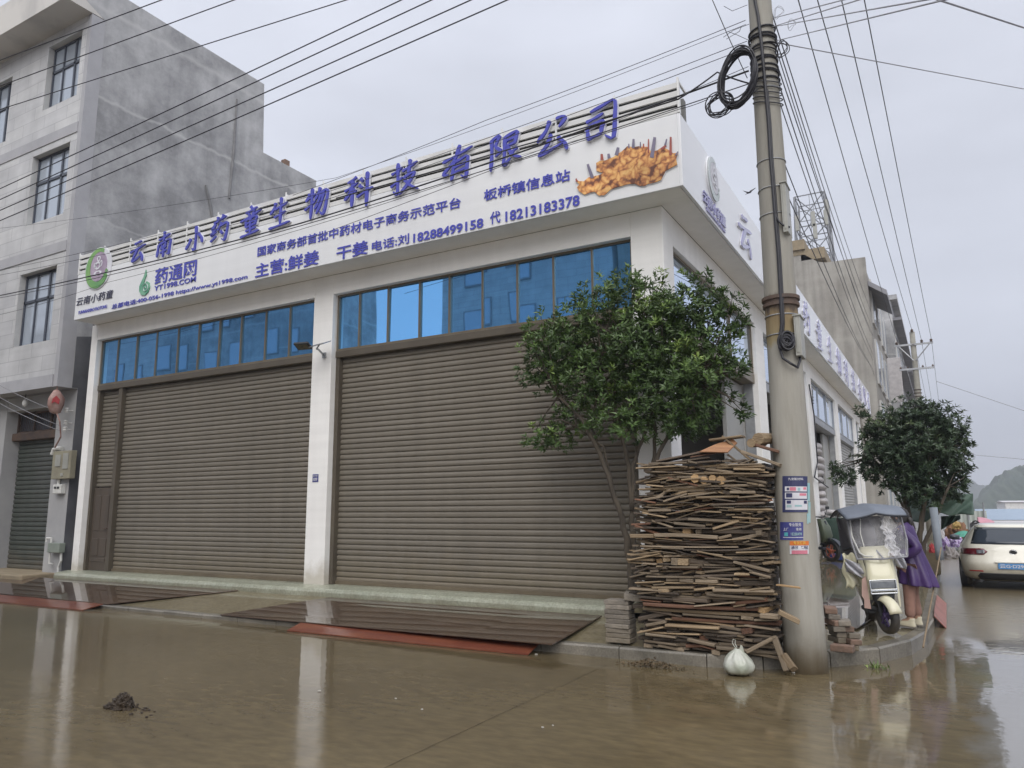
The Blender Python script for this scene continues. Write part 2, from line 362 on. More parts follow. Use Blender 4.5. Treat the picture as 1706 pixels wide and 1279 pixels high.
M['grey_plaster'] = plaster_mat('grey_cement_render', (0.235, 0.237, 0.247), (0.49, 0.492, 0.502), (0.56, 0.56, 0.56), [(10.75, 0.06, 0.55), (12.9, 0.10, 0.5), (7.9, 0.04, 0.3)], 0.42)
M['brown_plaster'] = plaster_mat('brown_cement_render', (0.25, 0.235, 0.212), (0.36, 0.345, 0.315), (0.40, 0.38, 0.35), [(12.6, 0.25, 0.35), (9.4, 0.18, 0.3)], 0.8)
M['grey_trim'] = pm('grey_stone_trim', (0.25, 0.25, 0.27), (0.20, 0.20, 0.22), 1.5, 0.7, bump=0.1)
M['pale_stucco'] = pm('pale_stucco', (0.58, 0.56, 0.53), (0.40, 0.39, 0.38), 0.8, 0.85, stretch=(1, 1, 0.7), lo=.42, hi=.68)
M['reveal'] = pm('white_window_reveal', (0.55, 0.55, 0.54), (0.45, 0.45, 0.45), 2, 0.7)
M['frame_dark'] = pm('dark_window_frame', (0.05, 0.06, 0.085), (0.06, 0.07, 0.09), 2, 0.4)
def wood(name, a, b_, rnd=0.35):
    return pm(name, a, b_, 6.0, 0.75, stretch=(0.35, 5, 5), bump=0.5, bscale=14, rnd=rnd, lo=0.3, hi=0.72)
M['wood_tan'] = wood('weathered_tan_wood', (0.33, 0.245, 0.15), (0.20, 0.142, 0.086))
M['wood_grey'] = wood('weathered_grey_wood', (0.265, 0.208, 0.145), (0.155, 0.118, 0.08))
M['wood_dark'] = wood('dark_wet_wood', (0.12, 0.09, 0.066), (0.065, 0.05, 0.036))
M['wood_red'] = wood('reddish_wet_wood', (0.21, 0.105, 0.062), (0.11, 0.055, 0.035))
M['wood_pale'] = wood('fresh_cut_wood', (0.47, 0.31, 0.155), (0.30, 0.19, 0.095), 0.2)
M['wood_orange'] = wood('orange_plywood', (0.42, 0.22, 0.11), (0.27, 0.13, 0.07), 0.1)
M['bark'] = pm('grey_brown_bark', (0.105, 0.085, 0.062), (0.05, 0.041, 0.032), 9, 0.85, stretch=(1, 1, 0.25), bump=0.8, bscale=30)
M['brick_grey'] = pm('muddy_grey_brick', (0.23, 0.20, 0.165), (0.14, 0.125, 0.105), 7, 0.8, bump=0.6, bscale=30, rnd=0.25)
M['brick_red'] = pm('worn_red_brick', (0.20, 0.125, 0.09), (0.12, 0.085, 0.065), 7, 0.8, bump=0.6, bscale=30, rnd=0.25)
def concrete_pole():
    m, t, b = nodes('cast_concrete_pole'); L = t.links.new
    tc = t.nodes.new('ShaderNodeTexCoord'); mp = t.nodes.new('ShaderNodeMapping'); mp.inputs['Scale'].default_value = (3, 3, 0.35); L(tc.outputs['Object'], mp.inputs[0])
    n = t.nodes.new('ShaderNodeTexNoise'); n.inputs['Scale'].default_value = 2.2; n.inputs['Detail'].default_value = 8; n.inputs['Roughness'].default_value = 0.65; L(mp.outputs[0], n.inputs['Vector'])
    r = t.nodes.new('ShaderNodeValToRGB'); r.color_ramp.elements[0].position = 0.3; r.color_ramp.elements[1].position = 0.7
    r.color_ramp.elements[0].color = (0.245, 0.23, 0.195, 1); r.color_ramp.elements[1].color = (0.365, 0.35, 0.31, 1); L(n.outputs['Fac'], r.inputs[0])
    # old tar, rust and wash below the joint collar, mud at the foot
    sp = t.nodes.new('ShaderNodeSeparateXYZ'); L(tc.outputs['Object'], sp.inputs[0])
    n4 = t.nodes.new('ShaderNodeTexNoise'); n4.inputs['Scale'].default_value = 5; n4.inputs['Detail'].default_value = 6; L(mp.outputs[0], n4.inputs['Vector'])
    ad = t.nodes.new('ShaderNodeMath'); ad.operation = 'MULTIPLY_ADD'; ad.inputs[1].default_value = 0.22; L(n4.outputs['Fac'], ad.inputs[0]); L(sp.outputs['Z'], ad.inputs[2])
    zr = t.nodes.new('ShaderNodeMapRange'); zr.inputs['From Min'].default_value = 0.0; zr.inputs['From Max'].default_value = 4.0; L(ad.outputs[0], zr.inputs['Value'])
    st = t.nodes.new('ShaderNodeValToRGB'); cs = st.color_ramp; cs.elements[0].position = 0.0; cs.elements[0].color = (0.42, 0.34, 0.24, 1)
    for p, c in ((0.03, (0.5, 0.42, 0.32, 1)), (0.09, (1, 1, 1, 1)), (0.80, (1, 1, 1, 1)), (0.815, (0.85, 0.72, 0.45, 1)), (0.885, (0.66, 0.50, 0.30, 1)), (0.90, (0.24, 0.18, 0.15, 1)), (0.925, (0.3, 0.25, 0.22, 1)), (0.935, (0.9, 0.89, 0.87, 1))):
        e = cs.elements.new(p); e.color = c
    cs.elements[-1].color = (0.9, 0.9, 0.9, 1)
    L(zr.outputs[0], st.inputs[0])
    mx = t.nodes.new('ShaderNodeVectorMath'); mx.operation = 'MULTIPLY'; L(r.outputs[0], mx.inputs[0]); L(st.outputs[0], mx.inputs[1])
    L(mx.outputs[0], b.inputs['Base Color']); b.inputs['Roughness'].default_value = 0.75
    bp = t.nodes.new('ShaderNodeBump'); bp.inputs['Strength'].default_value = 0.3; bp.inputs['Distance'].default_value = 0.01; L(n4.outputs['Fac'], bp.inputs['Height']); L(bp.outputs[0], b.inputs['Normal'])
    return m
M['pole'] = concrete_pole()
M['pole_plain'] = pm('plain_concrete_pole', (0.30, 0.29, 0.25), (0.24, 0.23, 0.20), 3, 0.8)
def leaf_mat(name, dark, light, young):
    m, t, b = nodes(name); L = t.links.new
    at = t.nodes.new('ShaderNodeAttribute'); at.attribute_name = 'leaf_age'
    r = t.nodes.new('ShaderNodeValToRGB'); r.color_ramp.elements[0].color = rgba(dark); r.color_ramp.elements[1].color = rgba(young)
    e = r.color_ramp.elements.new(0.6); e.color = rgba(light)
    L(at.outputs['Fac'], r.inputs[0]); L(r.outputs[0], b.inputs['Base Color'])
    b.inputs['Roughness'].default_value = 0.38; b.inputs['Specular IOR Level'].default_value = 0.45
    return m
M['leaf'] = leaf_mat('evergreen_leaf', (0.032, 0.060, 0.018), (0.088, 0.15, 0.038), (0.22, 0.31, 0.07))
M['leaf_b'] = leaf_mat('dark_evergreen_leaf', (0.022, 0.041, 0.021), (0.05, 0.08, 0.04), (0.11, 0.15, 0.06))
M['weed'] = leaf_mat('weed_leaf', (0.06, 0.10, 0.02), (0.10, 0.17, 0.03), (0.2, 0.28, 0.05))
M['sack'] = pm('white_woven_sack', (0.50, 0.48, 0.48), (0.38, 0.36, 0.37), 6, 0.75, bump=0.3, bscale=60, rnd=0.15)
M['bag'] = pm('white_plastic_bag', (0.50, 0.50, 0.45), (0.33, 0.36, 0.29), 5, 0.3, bump=0.35, bscale=18, spec=0.6)
M['mud'] = pm('dark_mud_clod', (0.028, 0.019, 0.012), (0.06, 0.042, 0.027), 14, 0.6, bump=1.0, bscale=40)
M['litter'] = pm('dead_leaf_litter', (0.17, 0.115, 0.055), (0.07, 0.05, 0.03), 20, 0.8, rnd=0.4)
M['paper_white'] = pm('white_paper_scrap', (0.48, 0.46, 0.42), None, 5, 0.6)
M['cream_paint'] = pm('cream_scooter_paint', (0.66, 0.63, 0.46), (0.62, 0.59, 0.43), 2, 0.25, coat=0.6)
M['chrome'] = pm('chrome', (0.65, 0.67, 0.70), (0.5, 0.52, 0.55), 3, 0.12, metal=0.95)
M['lamp_dark'] = pm('dark_headlamp_glass', (0.09, 0.10, 0.12), (0.16, 0.17, 0.19), 9, 0.08, coat=1.0)
M['canopy'] = pm('blue_grey_canopy_cloth', (0.155, 0.175, 0.215), (0.12, 0.14, 0.175), 3, 0.55, bump=0.2, bscale=10)
M['canopy_edge'] = pm('dark_canopy_binding', (0.02, 0.024, 0.035), None, 3, 0.6)
M['white_car'] = pm('white_car_paint', (0.70, 0.68, 0.60), (0.66, 0.64, 0.56), 1.5, 0.3, coat=0.8)
M['car_black'] = pm('black_car_trim', (0.02, 0.021, 0.024), None, 4, 0.5)
M['tail_red'] = pm('dark_red_lens', (0.10, 0.012, 0.02), (0.15, 0.015, 0.025), 8, 0.1, coat=1)
M['red_lens'] = pm('red_reflector', (0.35, 0.03, 0.03), None, 8, 0.2)
M['plate_blue'] = pm('blue_number_plate', (0.06, 0.22, 0.50), (0.08, 0.26, 0.55), 5, 0.4)
M['plain_white'] = pm('white_enamel', (0.78, 0.78, 0.78), None, 5, 0.4)
M['alloy'] = pm('silver_alloy', (0.45, 0.46, 0.48), (0.36, 0.37, 0.39), 6, 0.3, metal=0.8)
M['orange_rim'] = pm('orange_rim_paint', (0.42, 0.12, 0.06), (0.35, 0.09, 0.05), 5, 0.4)
M['purple_rim'] = pm('purple_rim_paint', (0.07, 0.045, 0.13), (0.09, 0.06, 0.16), 5, 0.4)
M['moto_dark'] = pm('dark_scooter_plastic', (0.03, 0.035, 0.05), (0.045, 0.05, 0.065), 5, 0.35)
M['moto_olive'] = pm('olive_scooter_plastic', (0.10, 0.12, 0.08), (0.08, 0.10, 0.07), 5, 0.4)
M['bin_green'] = pm('dark_green_cloth', (0.022, 0.05, 0.038), (0.035, 0.065, 0.05), 4, 0.7, bump=0.5, bscale=8)
M['tarp_green'] = pm('green_shade_tarp', (0.045, 0.085, 0.06), (0.07, 0.115, 0.085), 3, 0.6, bump=0.5, bscale=6)
M['coat_purple'] = pm('purple_raincoat', (0.06, 0.027, 0.125), (0.038, 0.016, 0.085), 3, 0.42, bump=0.7, bscale=5)
M['trousers'] = pm('dusty_pink_trousers', (0.31, 0.175, 0.135), (0.24, 0.135, 0.105), 6, 0.8, bump=0.5, bscale=14)
M['shoe'] = pm('cream_shoe', (0.62, 0.57, 0.42), (0.52, 0.48, 0.36), 9, 0.6)
M['skin'] = pm('skin', (0.45, 0.27, 0.19), (0.40, 0.24, 0.165), 8, 0.5)
M['hair'] = pm('black_hair', (0.012, 0.010, 0.010), (0.022, 0.018, 0.017), 30, 0.45, stretch=(3, 3, 0.3))
M['pink'] = pm('pink_canvas', (0.52, 0.26, 0.31), (0.46, 0.22, 0.27), 4, 0.7)
M['lantern'] = pm('faded_pink_paper', (0.40, 0.27, 0.24), (0.24, 0.13, 0.11), 5, 0.8, bump=0.4, bscale=12)
M['lantern_red'] = pm('red_paper', (0.35, 0.035, 0.04), None, 5, 0.7)
M['orange_tarp'] = pm('orange_brown_tarp', (0.24, 0.12, 0.055), (0.17, 0.085, 0.045), 4, 0.8, bump=0.4, bscale=7)
M['purple_cloth'] = pm('purple_patterned_cloth', (0.20, 0.12, 0.30), (0.50, 0.44, 0.58), 9, 0.8, detail=2, lo=0.45, hi=0.55)
M['teal'] = pm('teal_canvas', (0.07, 0.30, 0.22), None, 4, 0.6)
M['blue_roof'] = pm('pale_blue_sheet_roof', (0.32, 0.40, 0.50), (0.28, 0.36, 0.46), 2, 0.5)
M['shed_wall'] = pm('pale_shed_wall', (0.55, 0.54, 0.55), (0.48, 0.47, 0.48), 1, 0.7)
M['ochre'] = pm('tan_block', (0.30, 0.24, 0.16), (0.22, 0.18, 0.12), 5, 0.8, bump=0.4)
M['poster_blue'] = pm('dark_blue_poster', (0.028, 0.032, 0.095), (0.035, 0.04, 0.11), 6, 0.5)
M['notice_blue'] = pm('blue_notice', (0.05, 0.055, 0.21), (0.06, 0.065, 0.24), 6, 0.5)
M['print_white'] = pm('white_print', (0.62, 0.62, 0.66), (0.55, 0.55, 0.6), 8, 0.6)
M['print_pink'] = pm('pink_print', (0.60, 0.20, 0.26), (0.52, 0.16, 0.22), 8, 0.6)
M['print_orange'] = pm('orange_print', (0.62, 0.17, 0.03), (0.55, 0.12, 0.03), 8, 0.6)
M['print_yellow'] = pm('yellow_print', (0.75, 0.52, 0.08), None, 8, 0.6)
M['print_teal'] = pm('teal_print', (0.10, 0.45, 0.50), None, 8, 0.6)
M['print_cyan'] = pm('faded_cyan_paper', (0.22, 0.42, 0.46), (0.34, 0.46, 0.46), 12, 0.7)
M['hill'] = pm('wooded_hill', (0.035, 0.055, 0.035), (0.07, 0.09, 0.05), 0.02, 0.95)
M['hill_far'] = pm('far_wooded_hill', (0.05, 0.065, 0.05), (0.08, 0.09, 0.065), 0.01, 0.95)
M['ceramic'] = pm('white_ceramic', (0.7, 0.7, 0.68), None, 5, 0.25)
M['led'] = pm('dark_led_panel', (0.03, 0.035, 0.035), (0.12, 0.10, 0.04), 40, 0.3, detail=1)
def clear_plastic():
    m, t, b = nodes('clear_plastic_sheet'); L = t.links.new
    b.inputs['Base Color'].default_value = (0.75, 0.75, 0.78, 1); b.inputs['Roughness'].default_value = 0.09
    b.inputs['Alpha'].default_value = 0.30; b.inputs['Specular IOR Level'].default_value = 0.8
    tc = t.nodes.new('ShaderNodeTexCoord'); n = t.nodes.new('ShaderNodeTexNoise'); n.inputs['Scale'].default_value = 5; n.inputs['Detail'].default_value = 3; n.inputs['Distortion'].default_value = 1.5
    L(tc.outputs['Object'], n.inputs['Vector'])
    bp = t.nodes.new('ShaderNodeBump'); bp.inputs['Strength'].default_value = 0.5; bp.inputs['Distance'].default_value = 0.05
    L(n.outputs['Fac'], bp.inputs['Height']); L(bp.outputs[0], b.inputs['Normal'])
    return m
M['clear'] = clear_plastic()
M['plastic_fold'] = pm('crumpled_plastic', (0.5, 0.5, 0.54), (0.4, 0.4, 0.44), 6, 0.2, bump=0.8, bscale=14)
def ginger_mat():
    m, t, b = nodes('printed_ginger_picture'); L = t.links.new
    tc = t.nodes.new('ShaderNodeTexCoord'); nn = t.nodes.new('ShaderNodeTexNoise'); nn.inputs['Scale'].default_value = 7; nn.inputs['Detail'].default_value = 3; L(tc.outputs['Object'], nn.inputs['Vector'])
    mxv = t.nodes.new('ShaderNodeMix'); mxv.data_type = 'RGBA'; mxv.inputs['Factor'].default_value = 0.2; L(tc.outputs['Object'], mxv.inputs[6]); L(nn.outputs['Color'], mxv.inputs[7])
    v = t.nodes.new('ShaderNodeTexVoronoi'); v.inputs['Scale'].default_value = 14.5; v.feature = 'SMOOTH_F1'; v.inputs['Smoothness'].default_value = 0.3; L(mxv.outputs[2], v.inputs['Vector'])
    r = t.nodes.new('ShaderNodeValToRGB'); r.color_ramp.elements[0].position = 0.12; r.color_ramp.elements[0].color = (0.80, 0.50, 0.19, 1)
    r.color_ramp.elements[1].position = 0.75; r.color_ramp.elements[1].color = (0.14, 0.05, 0.03, 1)
    for p, c in ((0.36, (0.72, 0.38, 0.13, 1)), (0.56, (0.50, 0.20, 0.07, 1))):
        e = r.color_ramp.elements.new(p); e.color = c
    L(v.outputs['Distance'], r.inputs[0])
    n2 = t.nodes.new('ShaderNodeTexNoise'); n2.inputs['Scale'].default_value = 2.2; n2.inputs['Detail'].default_value = 6; L(tc.outputs['Object'], n2.inputs['Vector'])
    mr = t.nodes.new('ShaderNodeMapRange'); mr.inputs['From Min'].default_value = 0.3; mr.inputs['From Max'].default_value = 0.7; mr.inputs['To Min'].default_value = 0.65; mr.inputs['To Max'].default_value = 1.3; L(n2.outputs['Fac'], mr.inputs['Value'])
    mx = t.nodes.new('ShaderNodeVectorMath'); mx.operation = 'MULTIPLY'; L(r.outputs[0], mx.inputs[0]); L(mr.outputs[0], mx.inputs[1]); L(mx.outputs[0], b.inputs['Base Color'])
    b.inputs['Roughness'].default_value = 0.5
    return m
M['ginger'] = ginger_mat()
M['shoot_grey'] = pm('grey_shoot_print', (0.16, 0.15, 0.22), (0.22, 0.2, 0.28), 10, 0.5)
M['shoot_red'] = pm('red_shoot_print', (0.38, 0.10, 0.07), (0.3, 0.08, 0.07), 10, 0.5)

# ------------------------------------------------------------------ lettering
_txt = {}
def glyphs(s, off, ext):
    key = (s, off, ext)
    if key in _txt: return _txt[key]
    cu = bpy.data.curves.new('glyph', 'FONT'); cu.body = s; cu.offset = off; cu.extrude = ext; cu.resolution_u = 3
    o = bpy.data.objects.new('glyph', cu); COL.objects.link(o)
    bpy.context.view_layer.update()
    dg = bpy.context.evaluated_depsgraph_get()
    me = bpy.data.meshes.new_from_object(o.evaluated_get(dg))
    vs = [v.co.copy() for v in me.vertices]; fs = [list(p.vertices) for p in me.polygons]
    bpy.data.objects.remove(o); bpy.data.curves.remove(cu); bpy.data.meshes.remove(me)
    x0 = min(v.x for v in vs); x1 = max(v.x for v in vs); y0 = min(v.y for v in vs); y1 = max(v.y for v in vs)
    _txt[key] = (vs, fs, (x0, x1, y0, y1)); return _txt[key]
def lettering(name, s, mat, parent, org, ux, uz, un, w, h, off=0.0, depth=0.02, lift=0.002, shear=0.0, rise=0.0, box=None, local=False):
    """text filling a w x h box whose lower left corner is org; ux along, uz up, un out of the wall.
    box: the glyph box to fit instead of the text's own (to keep an edging concentric with its letter)"""
    vs, fs, bb_ = glyphs(s, off, 0.02)
    x0, x1, y0, y1 = box or bb_
    ux, uz, un, org = Vector(ux), Vector(uz), Vector(un), Vector(org)
    m = MB(); P = []
    for v in vs:
        a = (v.x-x0)/(x1-x0); b = (v.y-y0)/(y1-y0)
        aa = a + shear*(b-0.5)*h/w; bb2 = b + rise*(a-0.5)
        P.append(org + ux*(aa*w) + uz*(bb2*h) + un*(lift + depth*(0.5+v.z/0.04)))
    m.add(P, fs)
    return m.build(name, mat, parent, local=local, fix=False)

BR = {
'云': [((30,84),(50,88),(70,92)), ((4,54),(45,62),(94,74)), ((52,64),(30,34),(20,16),(40,20),(74,34)), ((62,46),(76,32),(80,8))],
'南': [((18,72),(50,80),(80,88)), ((48,102),(48,84),(46,62)), ((20,54),(16,32),(12,6)), ((20,54),(50,60),(84,66),(82,40),(78,10),(66,14)), ((36,50),(42,42)), ((62,56),(54,46)), ((32,34),(66,42)), ((30,20),(68,28)), ((50,46),(49,24),(48,0))],
'小': [((54,100),(56,60),(52,10),(38,18)), ((30,56),(20,36),(4,18)), ((66,70),(84,52),(90,30))],
'药': [((22,76),(50,84),(84,94)), ((42,98),(40,76)), ((70,102),(62,82)), ((34,72),(14,52),(34,54),(10,32),(38,42)), ((10,10),(24,18),(38,28)), ((62,74),(54,60),(44,46)), ((54,60),(92,68),(90,34),(80,6),(66,12)), ((58,42),(70,30))],
'童': [((46,102),(56,90)), ((24,80),(50,86),(78,94)), ((38,80),(44,68)), ((66,86),(58,70)), ((0,52),(45,64),(98,80)), ((28,54),(28,38),(30,26)), ((28,54),(76,62),(72,40),(70,30)), ((30,40),(70,48)), ((30,28),(70,34)), ((50,62),(50,30),(50,4)), ((28,14),(76,22)), ((4,-4),(50,2),(92,8))],
'生': [((30,88),(22,68),(6,50)), ((26,64),(54,70),(82,80)), ((24,36),(50,42),(76,50)), ((2,0),(50,4),(96,10)), ((54,102),(54,60),(52,8))],
'物': [((22,86),(16,72),(6,60)), ((12,66),(30,72),(48,80)), ((32,102),(32,50),(28,-4)), ((2,32),(24,42),(48,56)), ((66,98),(58,76),(46,58)), ((58,74),(96,84),(94,44),(82,4),(68,14)), ((72,76),(60,48),(44,26)), ((84,78),(72,42),(52,8))],
'科': [((44,98),(30,90),(12,84)), ((2,58),(24,66),(50,78)), ((30,88),(30,46),(28,0)), ((28,62),(18,44),(2,28)), ((32,58),(44,48)), ((58,88),(68,76)), ((54,66),(66,54)), ((46,28),(72,38),(102,50)), ((82,104),(82,50),(80,-10))],
'技': [((4,70),(24,76),(44,86)), ((28,102),(28,56),(26,4),(12,14)), ((2,30),(24,40),(46,54)), ((44,72),(70,80),(98,92)), ((72,104),(70,80),(66,58)), ((48,50),(88,60),(68,30),(34,0)), ((52,46),(72,22),(102,4))],
'有': [((0,62),(48,74),(100,90)), ((58,104),(40,60),(4,26),(20,20)), ((38,54),(36,30),(30,-2)), ((38,54),(60,58),(84,64),(82,34),(78,0),(62,10)), ((40,38),(80,46)), ((38,22),(80,28))],
'限': [((12,90),(12,40),(8,-4)), ((12,88),(38,96),(24,68),(40,50),(22,36)), ((52,86),(90,96),(88,80),(84,60)), ((54,74),(86,80)), ((52,58),(86,64)), ((54,88),(52,40),(50,4),(70,22)), ((62,56),(78,28),(104,16)), ((92,48),(80,40),(68,30))],
'公': [((40,98),(28,70),(2,44)), ((58,98),(78,100),(84,92),(66,72)), ((44,58),(32,30),(8,4),(40,12),(80,26)), ((62,44),(82,24),(88,2))],
'司': [((24,88),(60,98),(90,104),(90,60),(84,2),(62,14)), ((12,62),(36,68),(60,76)), ((14,46),(16,30),(18,10)), ((14,46),(58,56),(54,36),(52,22)), ((18,14),(54,22))],
}
def brush_char(ch, par, c, w, h, ux, un, mats, depth=.05, bw=12.5):
    """a brush-written character cut from thick sheet: tapering overlapping strokes with a white edging behind"""
    ux, un, c = Vector(ux), Vector(un), Vector(c); rn = random.Random(ord(ch))
    def stroke(m, pts, wd, lift, dp):
        pts = [Vector(p) for p in pts]; n = 14; Q = []
        for i in range(n+1):
            k = i/n*(len(pts)-1); j = min(int(k), len(pts)-2); t = k-j
            p0, p1, p2, p3 = pts[max(j-1, 0)], pts[j], pts[j+1], pts[min(j+2, len(pts)-1)]
            Q.append(.5*((2*p1)+(p2-p0)*t+(2*p0-5*p1+4*p2-p3)*t*t+(3*p1-p0-3*p2+p3)*t*t*t))
        L_, R_ = [], []; ln = sum((Q[i+1]-Q[i]).length for i in range(n))
        for i, q in enumerate(Q):
            d = (Q[min(i+1, n)]-Q[max(i-1, 0)]).normalized(); nn = Vector((-d.y, d.x)); t = i/n
            ww = wd*(.62+.42*math.exp(-((t-.08)/.16)**2)+.22*math.exp(-((t-.72)/.2)**2))*(1-.62*max(0, (t-.8)/.2)**1.5)*(.72 if abs(d.x) > .8 else 1.0)
            if t < .1: ww *= .55+.45*t/.1
            L_.append(q+nn*ww/2); R_.append(q-nn*ww/2)
        A = lambda p: c+ux*((p.x/100-.5)*w)+Vector((0, 0, (p.y/100-.5)*h))+un*lift
        for i in range(n): m.prism([A(L_[i]), A(L_[i+1]), A(R_[i+1]), A(R_[i])], un*dp)
    ol = None
    m = MB()
    for k, s in enumerate(BR[ch]): stroke(m, s, bw, depth*.55+k*.0006, depth*.45)
    o = m.build('sign_character', mats[0], par)
    m = MB()
    for k, s in enumerate(BR[ch]): stroke(m, s, bw+5.5, .002+k*.0006, depth*.5)
    m.build('letter_edging', mats[1], o); return o
def islands(m):
    """split a builder into its separate pieces"""
    par = list(range(len(m.v)))
    def find(a):
        while par[a] != a: par[a] = par[par[a]]; a = par[a]
        return a
    for f in m.f:
        for i in f[1:]: par[find(i)] = find(f[0])
    out = {}
    for f in m.f:
        r_ = find(f[0])
        if r_ not in out: out[r_] = (MB(), {})
        b, mp_ = out[r_]; g = []
        for i in f:
            if i not in mp_: mp_[i] = len(b.v); b.v.append(m.v[i])
            g.append(mp_[i])
        b.f.append(g); b.mi.append(0)
    return [b for b, _ in out.values()]
def build_each(m, name, mat, par, **k): return [b.build(name, mat, par, **k) for b in islands(m)]

def mud_splash(mat, z0, h, col):
    """dried mud thrown up along the foot of a wall: ragged upper edge"""
    t = mat.node_tree; L = t.links.new; b = t.nodes['Principled BSDF']; src = b.inputs['Base Color'].links[0].from_socket
    ge = t.nodes.new('ShaderNodeNewGeometry'); sp = t.nodes.new('ShaderNodeSeparateXYZ'); L(ge.outputs['Position'], sp.inputs[0])
    n = t.nodes.new('ShaderNodeTexNoise'); n.inputs['Scale'].default_value = 3.0; n.inputs['Detail'].default_value = 9; n.inputs['Roughness'].default_value = .7; L(ge.outputs['Position'], n.inputs['Vector'])
    a = t.nodes.new('ShaderNodeMath'); a.operation = 'MULTIPLY_ADD'; a.inputs[1].default_value = -h*2.4; L(n.outputs['Fac'], a.inputs[0]); L(sp.outputs['Z'], a.inputs[2])
    r = t.nodes.new('ShaderNodeMapRange'); r.inputs['From Min'].default_value = z0-h*1.0; r.inputs['From Max'].default_value = z0+h*.1; r.inputs['To Min'].default_value = .6; r.inputs['To Max'].default_value = 0.0; L(a.outputs[0], r.inputs['Value'])
    mx = t.nodes.new('ShaderNodeMix'); mx.data_type = 'RGBA'; L(r.outputs[0], mx.inputs['Factor']); L(src, mx.inputs[6]); mx.inputs[7].default_value = rgba(col); L(mx.outputs[2], b.inputs['Base Color'])
mud_splash(M['white_wall'], .40, .30, (.36, .31, .22)); mud_splash(M['shutter'], .40, .45, (.20, .165, .115)); mud_splash(M['green_shutter'], .3, .4, (.16, .14, .11)); mud_splash(M['plinth'], .2, .12, (.17, .15, .10))
def slat_variation(mat, amt):
    """each slat a touch lighter or darker, faint run marks"""
    t = mat.node_tree; L = t.links.new; b = t.nodes['Principled BSDF']; src = b.inputs['Base Color'].links[0].from_socket
    ge = t.nodes.new('ShaderNodeNewGeometry'); mp = t.nodes.new('ShaderNodeMapping'); mp.inputs['Scale'].default_value = (.25, .25, 9); L(ge.outputs['Position'], mp.inputs[0])
    n = t.nodes.new('ShaderNodeTexNoise'); n.inputs['Scale'].default_value = 1.0; n.inputs['Detail'].default_value = 2; L(mp.outputs[0], n.inputs['Vector'])
    mp2 = t.nodes.new('ShaderNodeMapping'); mp2.inputs['Scale'].default_value = (5, 5, .35); L(ge.outputs['Position'], mp2.inputs[0])
    n2 = t.nodes.new('ShaderNodeTexNoise'); n2.inputs['Scale'].default_value = 1.0; n2.inputs['Detail'].default_value = 7; L(mp2.outputs[0], n2.inputs['Vector'])
    s = t.nodes.new('ShaderNodeMath'); s.operation = 'ADD'; L(n.outputs['Fac'], s.inputs[0]); L(n2.outputs['Fac'], s.inputs[1])
    r = t.nodes.new('ShaderNodeMapRange'); r.inputs['From Min'].default_value = .65; r.inputs['From Max'].default_value = 1.35; r.inputs['To Min'].default_value = 1-amt; r.inputs['To Max'].default_value = 1+amt; L(s.outputs[0], r.inputs['Value'])
    mx = t.nodes.new('ShaderNodeVectorMath'); mx.operation = 'MULTIPLY'; L(src, mx.inputs[0]); L(r.outputs[0], mx.inputs[1]); L(mx.outputs[0], b.inputs['Base Color'])
slat_variation(M['shutter'], .10); slat_variation(M['white_wall'], .05); slat_variation(M['sign_white'], .04)

def crumple_mat():
    m = clear_plastic(); m.name = 'crumpled_clear_plastic'; b = m.node_tree.nodes['Principled BSDF']; b.inputs['Alpha'].default_value = .42; b.inputs['Roughness'].default_value = .16; b.inputs['Base Color'].default_value = (.8, .8, .84, 1); return m
M['crumple'] = crumple_mat()
M['clear'].node_tree.nodes['Principled BSDF'].inputs['Alpha'].default_value = .20

M['band'] = pm('pale_grey_band', (.40, .40, .42), (.33, .33, .35), 1.5, .7, bump=.1)

M['bronze_dark'] = pm('dark_bronze_aluminium', (0.125, 0.106, 0.080), (0.10, 0.085, 0.066), 2.0, 0.42, metal=0.25)

mud_splash(M['cream_paint'], .30, .16, (.22, .18, .12)); mud_splash(M['white_car'], .30, .22, (.26, .22, .15)); mud_splash(M['bag'], .0, .05, (.2, .16, .1)); mud_splash(M['pole'], .0, .25, (.15, .115, .065)); mud_splash(M['black'], .1, .22, (.13, .105, .07)); mud_splash(M['brick_grey'], .12, .2, (.15, .12, .075))
slat_variation(M['green_shutter'], .12); slat_variation(M['tile'], .07)
# ================================================================== SETTING: ground, road, pavement, kerb, hills
KY, KX = -1.0, 2.17
m = MB(); m.quad((-700, -400, -0.03), (900, -400, -0.03), (900, 1500, -0.03), (-700, 1500, -0.03)); tag(m.build('ground', M['earth']), kind='structure')
m = MB(); N = 30
m.quad((-90, -13.5, 0), (KX-0.3, -13.5, 0), (KX-0.3, 0.0, 0), (-90, 0.0, 0))
m.quad((KX-0.3, -40, 0), (9.5, -40, 0), (9.5, 140, 0), (KX-0.3, 140, 0)); m.quad((9.5, -13.5, 0), (60, -13.5, 0), (60, -1, 0), (9.5, -1, 0))
m.quad((1.0, -0.0, 0), (KX-.3, -0.0, 0), (KX-.3, 3, 0), (1.0, 3, 0))
tag(m.build('road', M['road']), kind='structure')
